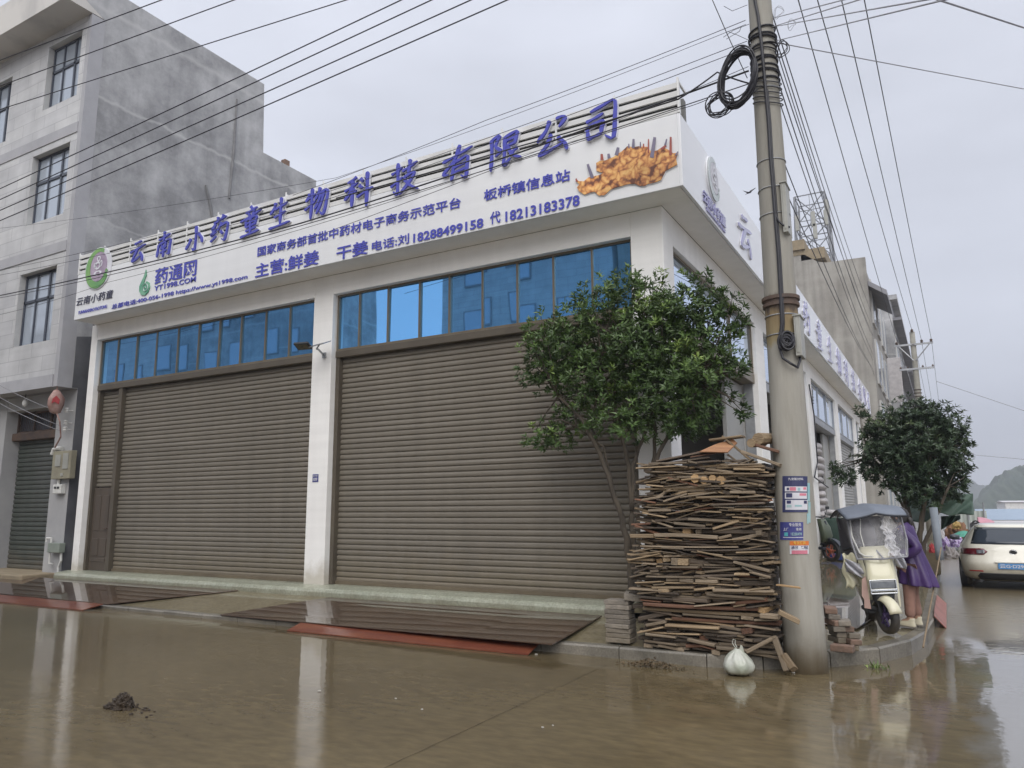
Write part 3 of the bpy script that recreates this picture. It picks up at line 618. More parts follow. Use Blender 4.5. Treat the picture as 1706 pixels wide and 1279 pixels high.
# sawn joint across the road slabs
a, b = PZ(640, 1279, 0.004), PZ(1010, 1107, 0.004)
d = (b-a).normalized(); nrm = Vector((-d.y, d.x, 0))*0.0032
m = MB(); pts = []
K = 40; a2 = a - d*3; b2 = b - d*0.0
for i in range(K+1):
    p = a2.lerp(b2, i/K) + nrm*random.uniform(-1.3, 1.3); pts.append(p)
for i in range(K): m.quad(pts[i]-nrm*random.uniform(.4, 1), pts[i+1]-nrm*.7, pts[i+1]+nrm*.7, pts[i]+nrm*random.uniform(.4, 1))
tag(m.build('road_joint', pm('dark_joint', (0.06, 0.045, 0.026), None, 5, 0.2, spec=.8)), kind='structure')
def road_zones(mat):
    """standing silty water on the right of the crossing, its base lightened as sky sheen; rutted, rougher mud farther up the side street"""
    t = mat.node_tree; L = t.links.new; b = t.nodes['Principled BSDF']; N = lambda k: t.nodes.new(k)
    ge = N('ShaderNodeNewGeometry'); sp = N('ShaderNodeSeparateXYZ'); L(ge.outputs['Position'], sp.inputs[0])
    n = N('ShaderNodeTexNoise'); n.inputs['Scale'].default_value = .9; n.inputs['Detail'].default_value = 8; n.inputs['Roughness'].default_value = .65
    mp = N('ShaderNodeMapping'); mp.inputs['Scale'].default_value = (1, .7, 1); L(ge.outputs['Position'], mp.inputs[0]); L(mp.outputs[0], n.inputs['Vector'])
    def edge(axis, lo, hi, amp, flip=False):
        a = N('ShaderNodeMath'); a.operation = 'MULTIPLY_ADD'; a.inputs[1].default_value = amp; L(n.outputs['Fac'], a.inputs[0]); L(sp.outputs[axis], a.inputs[2])
        r = N('ShaderNodeMapRange'); r.interpolation_type = 'SMOOTHSTEP'; r.inputs['From Min'].default_value = lo+amp/2; r.inputs['From Max'].default_value = hi+amp/2
        r.inputs['To Min'].default_value = 1.0 if flip else 0.0; r.inputs['To Max'].default_value = 0.0 if flip else 1.0; L(a.outputs[0], r.inputs['Value']); return r.outputs[0]
    wx, wy = edge('X', 2.40, 2.62, 1.3), edge('Y', 1.2, 2.6, 2.5, True)
    w = N('ShaderNodeMath'); w.operation = 'MULTIPLY'; L(wx, w.inputs[0]); L(wy, w.inputs[1])
    far = edge('Y', 1.0, 4.0, 3.0)
    def mixv(sock, val, fac, base=None):
        m_ = N('ShaderNodeMix'); m_.data_type = 'FLOAT'; L(fac, m_.inputs['Factor'])
        if b.inputs[sock].links: L(b.inputs[sock].links[0].from_socket, m_.inputs[2])
        else: m_.inputs[2].default_value = b.inputs[sock].default_value
        m_.inputs[3].default_value = val; L(m_.outputs[0], b.inputs[sock])
    mixv('Coat Roughness', .26, far); mixv('Coat Roughness', .018, w.outputs[0]); mixv('Coat IOR', 2.0, w.outputs[0])
    mx = N('ShaderNodeMix'); mx.data_type = 'RGBA'; L(w.outputs[0], mx.inputs['Factor']); L(b.inputs['Base Color'].links[0].from_socket, mx.inputs[6]); mx.inputs[7].default_value = (.17, .158, .14, 1); L(mx.outputs[2], b.inputs['Base Color'])  # grey silt base in the water also paints in the sky sheen
    mx = N('ShaderNodeMix'); mx.data_type = 'RGBA'; L(far, mx.inputs['Factor']); L(b.inputs['Base Color'].links[0].from_socket, mx.inputs[6]); mx.inputs[7].default_value = (.15, .118, .068, 1)
    fr_ = N('ShaderNodeMath'); fr_.operation = 'MULTIPLY'; fr_.inputs[1].default_value = .6; L(far, fr_.inputs[0]); L(fr_.outputs[0], mx.inputs['Factor']); L(mx.outputs[2], b.inputs['Base Color'])
road_zones(M['road'])
# kerb line: x, y, height of the kerb top
KP = [(-60, KY, .055), (-30, KY, .055), (-7, KY, .055), (-4, KY, .075), (-1.5, KY, .105), (0.3, KY, .12), (0.8, -.86, .13), (1.34, -.44, .14), (1.74, 0.0, .15), (1.99, .6, .15), (2.12, 1.4, .14), (KX, 2.5, .13), (KX, 12, .12), (KX, 30, .12), (KX, 120, .12)]
def kin(i, t):
    p = Vector(KP[i][:2]); a = Vector(KP[max(i-1, 0)][:2]); b = Vector(KP[min(i+1, len(KP)-1)][:2]); tt = (b-a).normalized()
    return p + Vector((-tt.y, tt.x))*t
m = MB()
for i in range(len(KP)-1):
    p0, p1 = Vector(KP[i][:2]), Vector(KP[i+1][:2]); q0, q1 = kin(i, .13), kin(i+1, .13); L_ = (p1-p0).length; n = max(1, min(40, round(L_/0.85)))
    for k in range(n):
        g = 0.006/L_*n/ n if n == 1 else 0.004*n/L_
        t0, t1 = (k+g)/n, (k+1-g)/n
        z0 = KP[i][2]*(1-t0)+KP[i+1][2]*t0+random.uniform(-.006, .006); z1 = KP[i][2]*(1-t1)+KP[i+1][2]*t1+random.uniform(-.006, .006)
        A0, A1, B0, B1 = p0.lerp(p1, t0), p0.lerp(p1, t1), q0.lerp(q1, t0), q0.lerp(q1, t1)
        ch = .018
        vs = []
        for (A, B, z) in ((A0, B0, z0), (A1, B1, z1)):
            d_ = (B-A).normalized()*ch
            vs += [(A.x, A.y, -.05), (A.x, A.y, z-ch), (A.x+d_.x, A.y+d_.y, z), (B.x, B.y, z), (B.x, B.y, -.05)]
        m.add(vs, [(0, 1, 6, 5), (1, 2, 7, 6), (2, 3, 8, 7), (3, 4, 9, 8), (0, 4, 3, 2, 1), (5, 6, 7, 8, 9)])
tag(m.build('kerb', M['kerb']), kind='structure')
def zp(x, y):
    """pavement height"""
    zk = .052 if x < -7 else .052+(x+7)/7*.07 if x < 0 else .125
    d_ = min(y-KY, KX-x); return zk + max(0, min(1.2, d_))*(0.235-zk)/1.2
m = MB(); Q = []
for i in range(len(KP)):
    x, y = KP[i][:2]
    Q.append(Vector((x, .2)) if i < 6 and x < -.13 else Vector((-.13, .2)) if i < 10 else Vector((-.13, max(.2, y))))
for i in range(len(KP)-1):
    n = 12 if i in (1, 2) else 6
    for k in range(n):
        for j in range(6):
            P = []
            for (u, v) in ((k/n, j/6), ((k+1)/n, j/6), ((k+1)/n, (j+1)/6), (k/n, (j+1)/6)):
                o_ = kin(i, .125).lerp(kin(i+1, .125), u); q_ = Q[i].lerp(Q[i+1], u); p = o_.lerp(q_, v); zk = KP[i][2]*(1-u)+KP[i+1][2]*u - .006
                P.append((p.x, p.y, zk*(1-v) + .235*v))
            m.quad(*P)
tag(m.build('pavement', M['pave']), kind='structure')
# wooded hills far off
def ridge(name, mat, x0, x1, y, prof, depth, seed):
    rnd = random.Random(seed); m = MB(); n = 110; rows = 14
    def f(u, v):
        x = x0+(x1-x0)*u; k = u*(len(prof)-1); i = min(int(k), len(prof)-2); t = k-i; t = t*t*(3-2*t)
        h = prof[i]*(1-t)+prof[i+1]*t
        h += 5*noise.noise(Vector((x*.03, seed, 0)))+3.0*noise.noise(Vector((x*.12, seed+3, v*4))) + 2.4*noise.noise(Vector((x*.4, seed+5, v*9)))
        return (x + 6*noise.noise(Vector((x*.05, v*3, seed))), y + depth*v, -2 + h*math.sin(v*math.pi/2)**0.8 if v > 0 else -2)
    m.grid(f, n, rows); return tag(m.build(name, mat), kind='structure')
def hill_prof(pts, y):
    q = [PY(px, py, y) for px, py in pts]; return q[0].x, q[-1].x, q
def ridge2(mat, pts, y, depth, seed):
    x0, x1, q = hill_prof(pts, y); n = 160; m = MB()
    def f(u, v):
        x = x0+(x1-x0)*u; k = 0
        while k < len(q)-2 and q[k+1].x < x: k += 1
        t = (x-q[k].x)/(q[k+1].x-q[k].x); t = t*t*(3-2*t); h = q[k].z*(1-t)+q[k+1].z*t
        h += 3.0*noise.noise(Vector((x*.05, seed, 0)))+2.2*noise.noise(Vector((x*.16, seed+3, v*4)))+1.6*noise.noise(Vector((x*.5, seed+5, v*9)))
        return (x+4*noise.noise(Vector((x*.05, v*3, seed))), y+depth*v, -2+(h+2)*math.sin(v*math.pi/2)**.8)
    m.grid(f, n, 14); return tag(m.build('hills', mat), kind='structure')
ridge2(M['hill'], [(1618, 862), (1640, 826), (1656, 808), (1668, 800), (1684, 786), (1706, 770), (1760, 745), (1850, 730), (2100, 735)], 420, 120, 2)
ridge2(M['hill_far'], [(1500, 812), (1560, 800), (1600, 792), (1622, 790), (1645, 800), (1670, 806), (1720, 800), (1900, 760), (2200, 770)], 760, 150, 9)

# ================================================================== THE CORNER SHOP
SHOP = thing('shop_building', (-6.4, 13, 0), 'white single-storey corner shop with wide brown roller shutters and blue window strips', 'shop')
W_Y, S_X, ZB, ZT, ZR, FL = 0.4726, -0.43, 5.385, 6.336, 6.776, 0.38
XL, SY1 = -12.83, 26.2
m = MB()
PILF = [(XL, -12.62), (-6.5, -6.075), (-0.87, S_X)]
for (a, b) in PILF[:2]: m.bb(a, b, W_Y, W_Y+.45, FL-.3, ZB)
m.bb(-0.87, S_X, W_Y, .89, FL-.3, ZB)
m.bb(-12.62, -6.5, W_Y+.002, W_Y+.3, 5.05, ZB); m.bb(-6.075, -.87, W_Y+.002, W_Y+.3, 5.05, ZB)       # lintels
SPIL = [(5.86, 6.6), (11.94, 12.7), (17.8, 18.5), (23.6, 24.3), (25.6, SY1)]
for (a, b) in SPIL: m.bb(S_X-.4, S_X, a, b, FL-.3, ZB)
ys = [.89]+[v for p in SPIL for v in p]
BAYS = [(.89, 5.86), (6.6, 11.94), (12.7, 17.8), (18.5, 23.6), (24.3, 25.6)]
for (a, b) in BAYS: m.bb(S_X-.3, S_X-.002, a, b, 4.97, ZB)
m.bb(XL+.0, XL+.2, W_Y+.45, SY1, FL-.3, ZB); m.bb(XL+.2, S_X-.4, SY1-.2, SY1, FL-.3, ZB)
m.build('wall', M['white_wall'], SHOP, bevel=.008)
# soffit under the sign box and roof slab
m = MB(); m.bb(-12.70, -.05, .045, W_Y-.002, ZB, ZB+.12); m.bb(S_X+.002, -.05, W_Y, SY1, ZB, ZB+.12); m.build('soffit', M['white_wall'], SHOP)
m = MB(); m.bb(XL, S_X, W_Y, SY1, ZB+.004, ZB+.3); m.bb(-12.68, -.06, .4, .5, ZB+.3, ZR-.03); m.build('roof', M['roof_dark'], SHOP)
m = MB(); m.bb(-12.62, S_X-.4, .95, SY1-.2, .30, FL-.004); m.build('floor', M['roof_dark'], SHOP)
m = MB(); m.bb(-6.4, -6.2, 1.3, SY1-.25, FL, ZB); m.bb(-6.2, S_X-.5, 6.1, 6.3, FL, 4.9); m.bb(-6.2, S_X-.5, 12.2, 12.4, FL, 4.9); m.bb(-6.2, S_X-.5, 18.1, 18.3, FL, 4.9); build_each(m, 'inner_wall', M['inner'], SHOP)
# plinth step, rounded nose
prof = [(.2, .18), (.2, .30), (.215, .335), (.25, .352), (W_Y-.003, FL-.002), (.95, FL-.002), (.95, .18)]
m = MB(); m.prism([(XL-.1, y, z) for y, z in prof], (12.70+.1, 0, 0)); m.build('plinth', M['plinth'], SHOP)
m = MB(); m.prism([(-.13-(y-.2)*1.1, .2, z) for y, z in prof], (0, 60, 0)); m.build('side_step', M['pave'], SHOP)
# ---- window strips
def window_strip(axis, edges, z0, z1, depth, glass, frame, f=.03, opn=None):
    P = (lambda u, w, z: (u, w, z)) if axis == 'x' else (lambda u, w, z: (w, u, z))
    s = 1 if axis == 'x' else -1
    fr = MB(); gl = MB()
    def bar(u0, u1, za, zb, t):
        w0, w1 = depth-s*t, depth+s*.02
        if axis == 'x': fr.bb(u0, u1, min(w0, w1), max(w0, w1), za, zb)
        else: fr.bb(min(w0, w1), max(w0, w1), u0, u1, za, zb)
    bar(edges[0], edges[-1], z0, z0+f, .03); bar(edges[0], edges[-1], z1-f, z1, .03)
    for i, e in enumerate(edges):
        lo, hi = (e, e+f) if i == 0 else (e-f, e) if i == len(edges)-1 else (e-f/2, e+f/2)
        bar(lo, hi, z0+f, z1-f, .028)
    for i in range(len(edges)-1):
        t0, t1 = random.uniform(-.007, .007), random.uniform(-.007, .007); tz = random.uniform(-.010, .010)
        gl.quad(P(edges[i]+.01, depth+t0, z0+.01), P(edges[i+1]-.01, depth+t1, z0+.01), P(edges[i+1]-.01, depth+t1+tz, z1-.01), P(edges[i]+.01, depth+t0+tz, z1-.01))
    w = fr.build('window_strip', frame, SHOP)
    gl.build('pane', glass, w)
    return w
WY = .60
eL = [-12.6, -12.04, -11.42, -10.79, -10.14, -9.54, -8.96, -8.38, -7.75, -7.16, -6.52]
eR = [-6.06, -5.59, -5.0, -4.38, -3.82, -3.23, -2.64, -2.06, -1.47, -.885]
window_strip('x', eL, 4.10, 5.05, WY, M['blue_glass'], M['bronze'])
window_strip('x', eR, 4.10, 5.05, WY, M['blue_glass'], M['bronze'])
for (a, b) in BAYS:
    n = 3 if b-a > 3 else 1
    window_strip('y', [a+(b-a)*i/n for i in range(n+1)], 4.02, 4.965, S_X-.10, M['side_glass'], M['steel'] if a > 6 else M['bronze'])
# shutter housings (beams under the windows)
m = MB(); m.bb(-12.61, -6.51, W_Y+.085, WY+.2, 3.985, 4.098); m.build('shutter_housing', M['bronze_dark'], SHOP, bevel=.01)
m = MB(); m.bb(-6.065, -.88, W_Y+.085, WY+.2, 3.985, 4.098); m.build('shutter_housing', M['bronze_dark'], SHOP, bevel=.01)
def slats(x0, x1, z0, z1, y, pitch, mk):
    """roller shutter curtain of curved slats; mk maps (u, outward, z) to a point"""
    m = MB(); n = round((z1-z0)/pitch); P = (z1-z0)/n; prof = []
    for k in range(n):
        zb = z0+k*P
        for f, o in ((0.0, -.016), (.05, -.006), (.10, .003), (.25, .008), (.50, .0095), (.72, .007), (.84, .001), (.93, -.014)): prof.append((zb+f*P, o))
    prof.append((z1, -.012))
    for i in range(len(prof)-1):
        (za, oa), (zb, ob) = prof[i], prof[i+1]
        for q in range(8):
            xa, xb = x0+(x1-x0)*q/8, x0+(x1-x0)*(q+1)/8; wv = lambda x, z: .004*noise.noise(Vector((x*.8, z*1.3, x0)))+.0035*noise.noise(Vector((x*.5, round((z-z0)/P)*3.7, 9))); sg = lambda x: -.004*math.sin(math.pi*(x-x0)/(x1-x0))
            m.quad(mk(xa, oa+wv(xa, za), za+sg(xa)), mk(xb, oa+wv(xb, za), za+sg(xb)), mk(xb, ob+wv(xb, zb), zb+sg(xb)), mk(xa, ob+wv(xa, zb), zb+sg(xa)))
    return m
front = lambda u, o, z: (u, WY+.08-o, z)
def guide(m, x0, x1, z0, z1, y0, y1): m.bb(x0, x1, y0, y1, z0, z1)
# left bay: narrow section with a door, then the wide curtain
sh = slats(-11.78, -6.56, FL+.03, 3.985, 0, .083, front).build('roller_shutter', M['shutter'], SHOP, fix=False)
m = MB(); m.bb(-11.90, -11.79, WY-.02, WY+.14, FL, 3.984); m.bb(-12.61, -12.545, WY-.02, WY+.14, FL, 3.984); m.bb(-6.565, -6.51, WY-.02, WY+.14, FL, 3.984); build_each(m, 'guide_rail', M['bronze_dark'], sh, bevel=.006)
m = MB(); m.bb(-11.78, -6.57, WY+.045, WY+.10, FL, FL+.05); m.build('bottom_bar', M['bronze'], sh)
s2 = slats(-12.54, -11.91, 2.02, 3.985, 0, .083, front).build('roller_shutter', M['shutter'], SHOP, fix=False)
m = MB(); m.bb(-12.54, -11.905, WY+.04, WY+.11, FL, 2.0)
for (a, b, c, d_) in ((-12.46, -12.27, 1.15, 1.85), (-12.2, -12.0, 1.15, 1.85), (-12.46, -12.0, .55, .62), (-12.46, -12.27, .66, 1.0), (-12.2, -12.0, .66, 1.0)): m.bb(a, b, WY+.028, WY+.05, c, d_)
dr = m.build('shop_door', M['door'], SHOP, bevel=.006)
m = MB(); m.bb(-11.985, -11.945, WY+.018, WY+.038, 1.08, 1.30); m.tube([(-11.965, WY+.02, 1.2), (-11.965, WY-.02, 1.2), (-12.06, WY-.02, 1.2)], .011); m.build('handle', M['dark_steel'], dr)
sh = slats(-6.0, -.94, FL+.03, 3.985, 0, .083, front).build('roller_shutter', M['shutter'], SHOP, fix=False)
m = MB(); m.bb(-6.07, -5.995, WY-.02, WY+.14, FL, 3.984); m.bb(-.945, -.875, WY-.02, WY+.14, FL, 3.984); build_each(m, 'guide_rail', M['bronze_dark'], sh, bevel=.006)
m = MB(); m.bb(-6.0, -.95, WY+.045, WY+.10, FL, FL+.05); m.build('bottom_bar', M['bronze'], sh)
# side bays: housings; the first three stand open, the last two are shut
for i, (a, b) in enumerate(BAYS):
    m = MB(); m.bb(S_X-.42, S_X-.06, a+.005, b-.005, 3.82, 4.0); m.build('shutter_housing', M['steel'] if i else M['bronze'], SHOP, bevel=.01)
    if i >= 3:
        sd_ = slats(a+.06, b-.06, FL+.03, 3.82, 0, .1, lambda u, o, z: (S_X-.2+o, u, z)).build('roller_shutter', M['grey_shutter'], SHOP, fix=False)
    m = MB(); m.bb(S_X-.26, S_X-.1, a+.004, a+.06, FL, 3.82); m.bb(S_X-.26, S_X-.1, b-.06, b-.004, FL, 3.82); build_each(m, 'guide_rail', M['steel'], SHOP)
m = MB(); m.bb(S_X-.38, S_X-.3, 4.55, 5.80, FL, 3.8); m.build('sliding_panel', M['grey_shutter'], SHOP, bevel=.01)
m = MB(); m.bb(S_X-.38, S_X-.3, 16.6, 17.75, FL, 3.8); m.build('sliding_panel', M['grey_shutter'], SHOP, bevel=.01)

# ---- the long white sign round the corner
SIGN = thing('fascia_sign', (0, 0, ZB), 'long white shop sign with blue raised Chinese lettering, wrapping round the corner above the shutters', 'shop sign')
m = MB(); m.bb(-12.70, -.0405, 0, .04, ZB-.002, ZT); m.build('front_panel', M['sign_white'], SIGN, bevel=.006)
m = MB(); m.bb(-.04, 0, 0, SY1+.2, ZB-.002, ZT); m.build('side_panel', M['side_white'], SIGN, bevel=.006)
m = MB(); m.bb(-12.70, -12.66, .041, W_Y, ZB-.002, ZT); m.build('end_panel', M['sign_white'], SIGN)
m = MB()
for k in range(4):
    z = ZT+.012+k*.112; m.prism([(-12.70, .008, z), (-12.70, .0, z+.066), (-12.70, .03, z+.066), (-12.70, .035, z)], (12.68, 0, 0))
lv = m.build('louver_band', M['slat_white'], SIGN)
m = MB(); m.bb(-12.69, -.03, .036, .06, ZT+.006, ZR-.02); m.build('dark_backing', M['dark_void'], lv)
m = MB()
for k in range(16): x = -12.69+k*.8447; m.bb(x, x+.025, -.012, .0, ZT+.005, ZR+.035); m.bb(x, x+.025, .0, .32, ZR-.03, ZR)
m.bb(-.02, 0.0, .0, .06, ZT+.01, ZR+.03)
build_each(m, 'post', M['slat_white'], lv)
CH = [('云', -10.68), ('南', -9.88), ('小', -9.01), ('药', -8.36), ('童', -7.55), ('生', -6.85), ('物', -6.03), ('科', -5.14), ('技', -4.24), ('有', -3.27), ('限', -2.49), ('公', -1.72), ('司', -1.04)]
for i, (ch, x) in enumerate(CH): brush_char(ch, SIGN, (x, 0, 6.46 - (.06 if ch == '小' else 0)), .52 if ch != '科' else .58, .50, (1, 0, 0), (0, -1, 0), (M['letter_blue'], M['letter_edge']), depth=.055)
def line(s, x0, x1, z0, z1, mat, off=.03, name='sign_lettering', shear=0, edge=False, depth=.014):
    off *= .5
    bx = glyphs(s, off, .02)[2]
    o = lettering(name, s, mat, SIGN, (x0, 0, z0), (1, 0, 0), (0, 0, 1), (0, -1, 0), x1-x0, z1-z0, off=off, depth=depth*.5, lift=depth*.55, shear=shear, box=bx)
    if edge: lettering('letter_edging', s, M['letter_edge'], o, (x0, 0, z0), (1, 0, 0), (0, 0, 1), (0, -1, 0), x1-x0, z1-z0, off=off+.025, depth=depth*.5, lift=.002, shear=shear, box=bx)
    return o
B = M['letter_blue']
line('国家商务部首批中药材电子商务示范平台', -7.38, -3.23, 5.785, 5.955, B, .022)
line('板桥镇信息站', -2.84, -1.50, 5.79, 5.96, B, .03)
line('主营:鲜姜', -7.41, -5.96, 5.41, 5.66, B, .03)
line('干姜', -5.58, -4.94, 5.40, 5.63, B, .03)
line('电话:刘', -4.86, -4.15, 5.42, 5.58, B, .02)
line('18288499158', -4.07, -2.85, 5.41, 5.55, B, .04)
line('代', -2.74, -2.57, 5.425, 5.605, B, .025)
line('18213183378', -2.49, -1.37, 5.415, 5.565, B, .04)
line('总部电话:400-056-1998 https://www.yt1998.com', -11.42, -7.6, 5.415, 5.53, B, .02, edge=False)
line('药通网', -10.13, -8.95, 5.72, 6.03, B, .03)
line('YT1998.COM', -10.13, -8.95, 5.60, 5.70, B, .03, edge=False)
line('云南小药童', -12.64, -11.42, 5.665, 5.84, M['letter_dark'], .004, edge=False, shear=.15)
line('YUNNANXIAOYAOTONG', -12.55, -11.58, 5.48, 5.55, B, .0, edge=False)
# round logo: green crescent open at the right, mauve disc with pale marks, white backing
def disc2(m, c, ux, uz, un, rx, rz, lift, n=40, a0=0, a1=2*math.pi, inner=None, th=.012, ci=(0, 0)):
    c, ux, uz, un = Vector(c), Vector(ux), Vector(uz), Vector(un)
    o = [c+ux*(rx*math.cos(a0+(a1-a0)*i/n))+uz*(rz*math.sin(a0+(a1-a0)*i/n))+un*lift for i in range(n+(inner is not None))]
    if inner is None: m.prism(o, un*th)
    else:
        q = [c+ux*(ci[0]+inner[0]*math.cos(a0+(a1-a0)*i/n))+uz*(ci[1]+inner[1]*math.sin(a0+(a1-a0)*i/n))+un*lift for i in range(n+1)]
        for i in range(n): m.prism([o[i], o[i+1], q[i+1], q[i]], un*th)
def logo(c, ux, un, s, gm, mm, backing):
    uz = (0, 0, 1); m = MB(); disc2(m, c, ux, uz, un, .44*s, .44*s, .002, th=.018)
    lg = m.build('logo', backing, SIGN)
    m = MB(); disc2(m, c, ux, uz, un, .40*s, .42*s, .022, a0=R(65), a1=R(330), inner=(.30*s, .31*s), ci=(.035*s, .02*s)); m.build('logo_ring', gm, lg)
    m = MB(); cc = Vector(c)+Vector(ux)*(.03*s)+Vector((0, 0, .03*s)); disc2(m, cc, ux, uz, un, .27*s, .31*s, .022); m.build('logo_disc', mm, lg)
    m = MB()
    for (dx, dz, rx, rz) in ((0, .16, .06, .06), (-.02, .02, .10, .085), (.09, .05, .04, .07), (-.11, .03, .035, .06), (.0, -.14, .13, .05)):
        disc2(m, cc+Vector(ux)*(dx*s)+Vector((0, 0, dz*s)), ux, uz, un, rx*s, rz*s, .035, n=16, inner=(rx*s*.55, rz*s*.55), th=.006)
    m.build('logo_marks', M['letter_edge'], lg)
    m = MB()
    for (dx, dz, r) in ((.27, -.20, .055), (.31, -.10, .04), (.24, -.29, .045)): disc2(m, Vector(c)+Vector(ux)*(dx*s)+Vector((0, 0, dz*s)), ux, uz, un, r*s, r*s, .03, n=16, inner=(r*s*.5, r*s*.5), th=.006)
    m.build('logo_leaf', gm, lg)
logo((-11.98, 0, 6.36), (1, 0, 0), (0, -1, 0), 1.0, M['logo_green'], M['logo_mauve'], M['letter_edge'])
logo((0, 1.43, 6.02), (0, 1, 0), (1, 0, 0), .74, M['logo_washed'], pm('glare_washed_logo_disc', (.5, .49, .54), (.58, .57, .6), 4, .3), M['side_white'])  # side logo disc paled too, glare painted into its tone
# flame-shaped green drop with a spiral
m = MB(); cx, cz = -10.42, 5.74
pts = [(0, .33), (.03, .22), (-.03, .10), (-.02, .03), (.06, .09), (.13, .05), (.16, -.04), (.12, -.13), (.03, -.18), (-.08, -.16), (-.15, -.08), (-.16, .02), (-.10, .12), (-.05, .19), (-.02, .26)]
m.prism([(cx+a, -.004, cz+b) for a, b in pts], (0, -.018, 0)); fl = m.build('flame_emblem', M['logo_teal'], SIGN)
m = MB(); sp_ = [(cx+.035+r_*math.cos(a_), -.026, cz-.045+r_*math.sin(a_)) for a_, r_ in [(i*.42, .012+i*.0042) for i in range(22)]]
m.tube(sp_, .009, 6, flat=.4); m.build('spiral', M['letter_edge'], fl)
# cut-out picture of ginger roots
GP = [(805,695),(840,715),(870,720),(905,690),(925,680),(985,672),(1040,640),(985,620),(970,570),(1010,545),(1050,540),(1100,515),(1130,505),(1190,465),(1230,430),(1270,430),(1330,425),(1400,430),(1430,455),(1480,465),(1540,425),(1580,440),(1620,480),(1660,475),(1640,535),(1648,580),(1600,600),(1550,632),(1520,700),(1480,720),(1400,742),(1380,755),(1300,730),(1220,745),(1130,768),(1090,790),(1040,830),(1000,838),(960,800),(920,812),(880,822),(830,800),(812,770),(832,745)]
gp = lambda p: PY(800+p[0]/5.018, 160+p[1]/5.018, 0.0)
poly = [gp(p) for p in GP]
# lumpy outline between the measured corners
lump = []
for i, p in enumerate(poly):
    q = poly[(i+1) % len(poly)]
    for k in range(4):
        t = k/4; w_ = p.lerp(q, t); nn_ = noise.noise(Vector((w_.x*9, w_.z*9, 1)))*.022; lump.append(Vector((w_.x+nn_, -.012, w_.z+nn_)))
m = MB(); m.prism([Vector((v.x, -.003, v.z-.012)) + Vector((.006, 0, 0)) for v in lump], (0, -.006, 0)); pic = m.build('ginger_picture', M['letter_edge'], SIGN)
m = MB(); m.prism(lump, (0, -.010, 0)); m.build('ginger_roots', M['ginger'], pic)
m = MB(); m2 = MB()
for (a, b, w_, red) in (((945,690),(905,575),13,0),((1025,540),(1022,490),12,1),((1085,525),(1078,488),12,0),((1145,500),(1160,435),14,0),((1285,440),(1288,365),11,0),((1250,440),(1248,405),6,0),((1345,440),(1345,390),5,0),((1370,440),(1372,405),6,1),((1412,480),(1413,365),6,1),((1440,520),(1465,350),15,0),((1520,450),(1560,420),10,1),((1550,420),(1565,365),7,0),((1597,500),(1598,348),10,1),((1640,500),(1660,470),6,0),((815,720),(808,695),8,1)):
    A, Bq = Vector(a), Vector(b); n_ = Vector((-(Bq-A).y, (Bq-A).x)).normalized()*w_
    q = [gp(A-n_*1.1), gp(A+n_*1.1), gp(Bq+n_*.75), gp(Bq-n_*.75)]
    (m2 if red else m).prism([Vector((v.x, -.0225, v.z)) for v in q], (0, -.005, 0))
build_each(m, 'ginger_shoot', M['shoot_grey'], pic); build_each(m2, 'ginger_shoot', M['shoot_red'], pic)
# lettering on the side face
for ch, y in (('云', 3.32), ('南', 5.35), ('小', 7.35), ('药', 9.38), ('童', 11.45), ('生', 13.46), ('物', 15.43), ('科', 17.35), ('技', 19.5), ('有', 21.7), ('限', 23.6), ('公', 25.3)):
    brush_char(ch, SIGN, (0, y, 5.82), 1.05, .74, (0, 1, 0), (1, 0, 0), (M['letter_washed'], M['letter_edge']), depth=.03, bw=14)
s_ = '云南小药童'; lettering('sign_lettering', s_, M['letter_washed'], SIGN, (0, .88, 5.50), (0, 1, 0), (0, 0, 1), (1, 0, 0), 1.15, .18, off=.02, depth=.02, shear=.1)
lettering('sign_lettering', 'YUNNANXIAOYAOTONG', M['letter_washed'], SIGN, (0, 1.0, 5.42), (0, 1, 0), (0, 0, 1), (1, 0, 0), 1.0, .05, off=.01, depth=.015)

# ---- small things on the shop front
FLD = thing('floodlight', (-6.26, W_Y, 4.05), 'black solar floodlight on a bent grey arm with a tilted panel, on the middle pillar', 'floodlight')
e0 = PY(541, 592, W_Y); e1 = PY(527, 581, W_Y-.30)
m = MB(); m.tube([e0, e0+Vector((0, -.04, .01)), e1+Vector((.03, .02, -.01)), e1], .016, 8); m.box(e0+Vector((0, -.012, 0)), (.07, .024, .09)); m.build('bracket', M['steel'], FLD)
Mx = rotz(R(14)) @ rotx(R(-24)); h0 = PY(505, 576, W_Y-.36)
m = MB(); m.box(h0, (.26, .17, .04), Mx); hd = m.build('lamp_head', M['car_black'], FLD, bevel=.01)
m = MB(); m.box(h0 + Mx @ Vector((0, 0, -.022)), (.21, .13, .006), Mx); m.build('led_panel', M['led'], hd)
p0 = PY(533, 573, W_Y-.26); m = MB(); m.box(p0, (.32, .2, .014), rotx(R(24)) @ roty(R(-4))); m.tube([e1, p0], .011); m.build('solar_panel', M['steel'], FLD)
NP = thing('house_number_plate', (-6.32, W_Y, 2.03), 'small square blue house number plate on the middle white pillar', 'number plate')
m = MB(); m.box((-6.32, W_Y-.004, 2.03), (.125, .008, .125)); m.build('plate', M['notice_blue'], NP, bevel=.003)
lettering('plate_lettering', '板桥镇', M['print_white'], NP, (-6.37, W_Y-.008, 2.055), (1, 0, 0), (0, 0, 1), (0, -1, 0), .1, .022, off=.01, depth=.002, lift=.001)
lettering('plate_lettering', '109', M['print_white'], NP, (-6.365, W_Y-.008, 1.985), (1, 0, 0), (0, 0, 1), (0, -1, 0), .09, .052, off=.03, depth=.002, lift=.001)
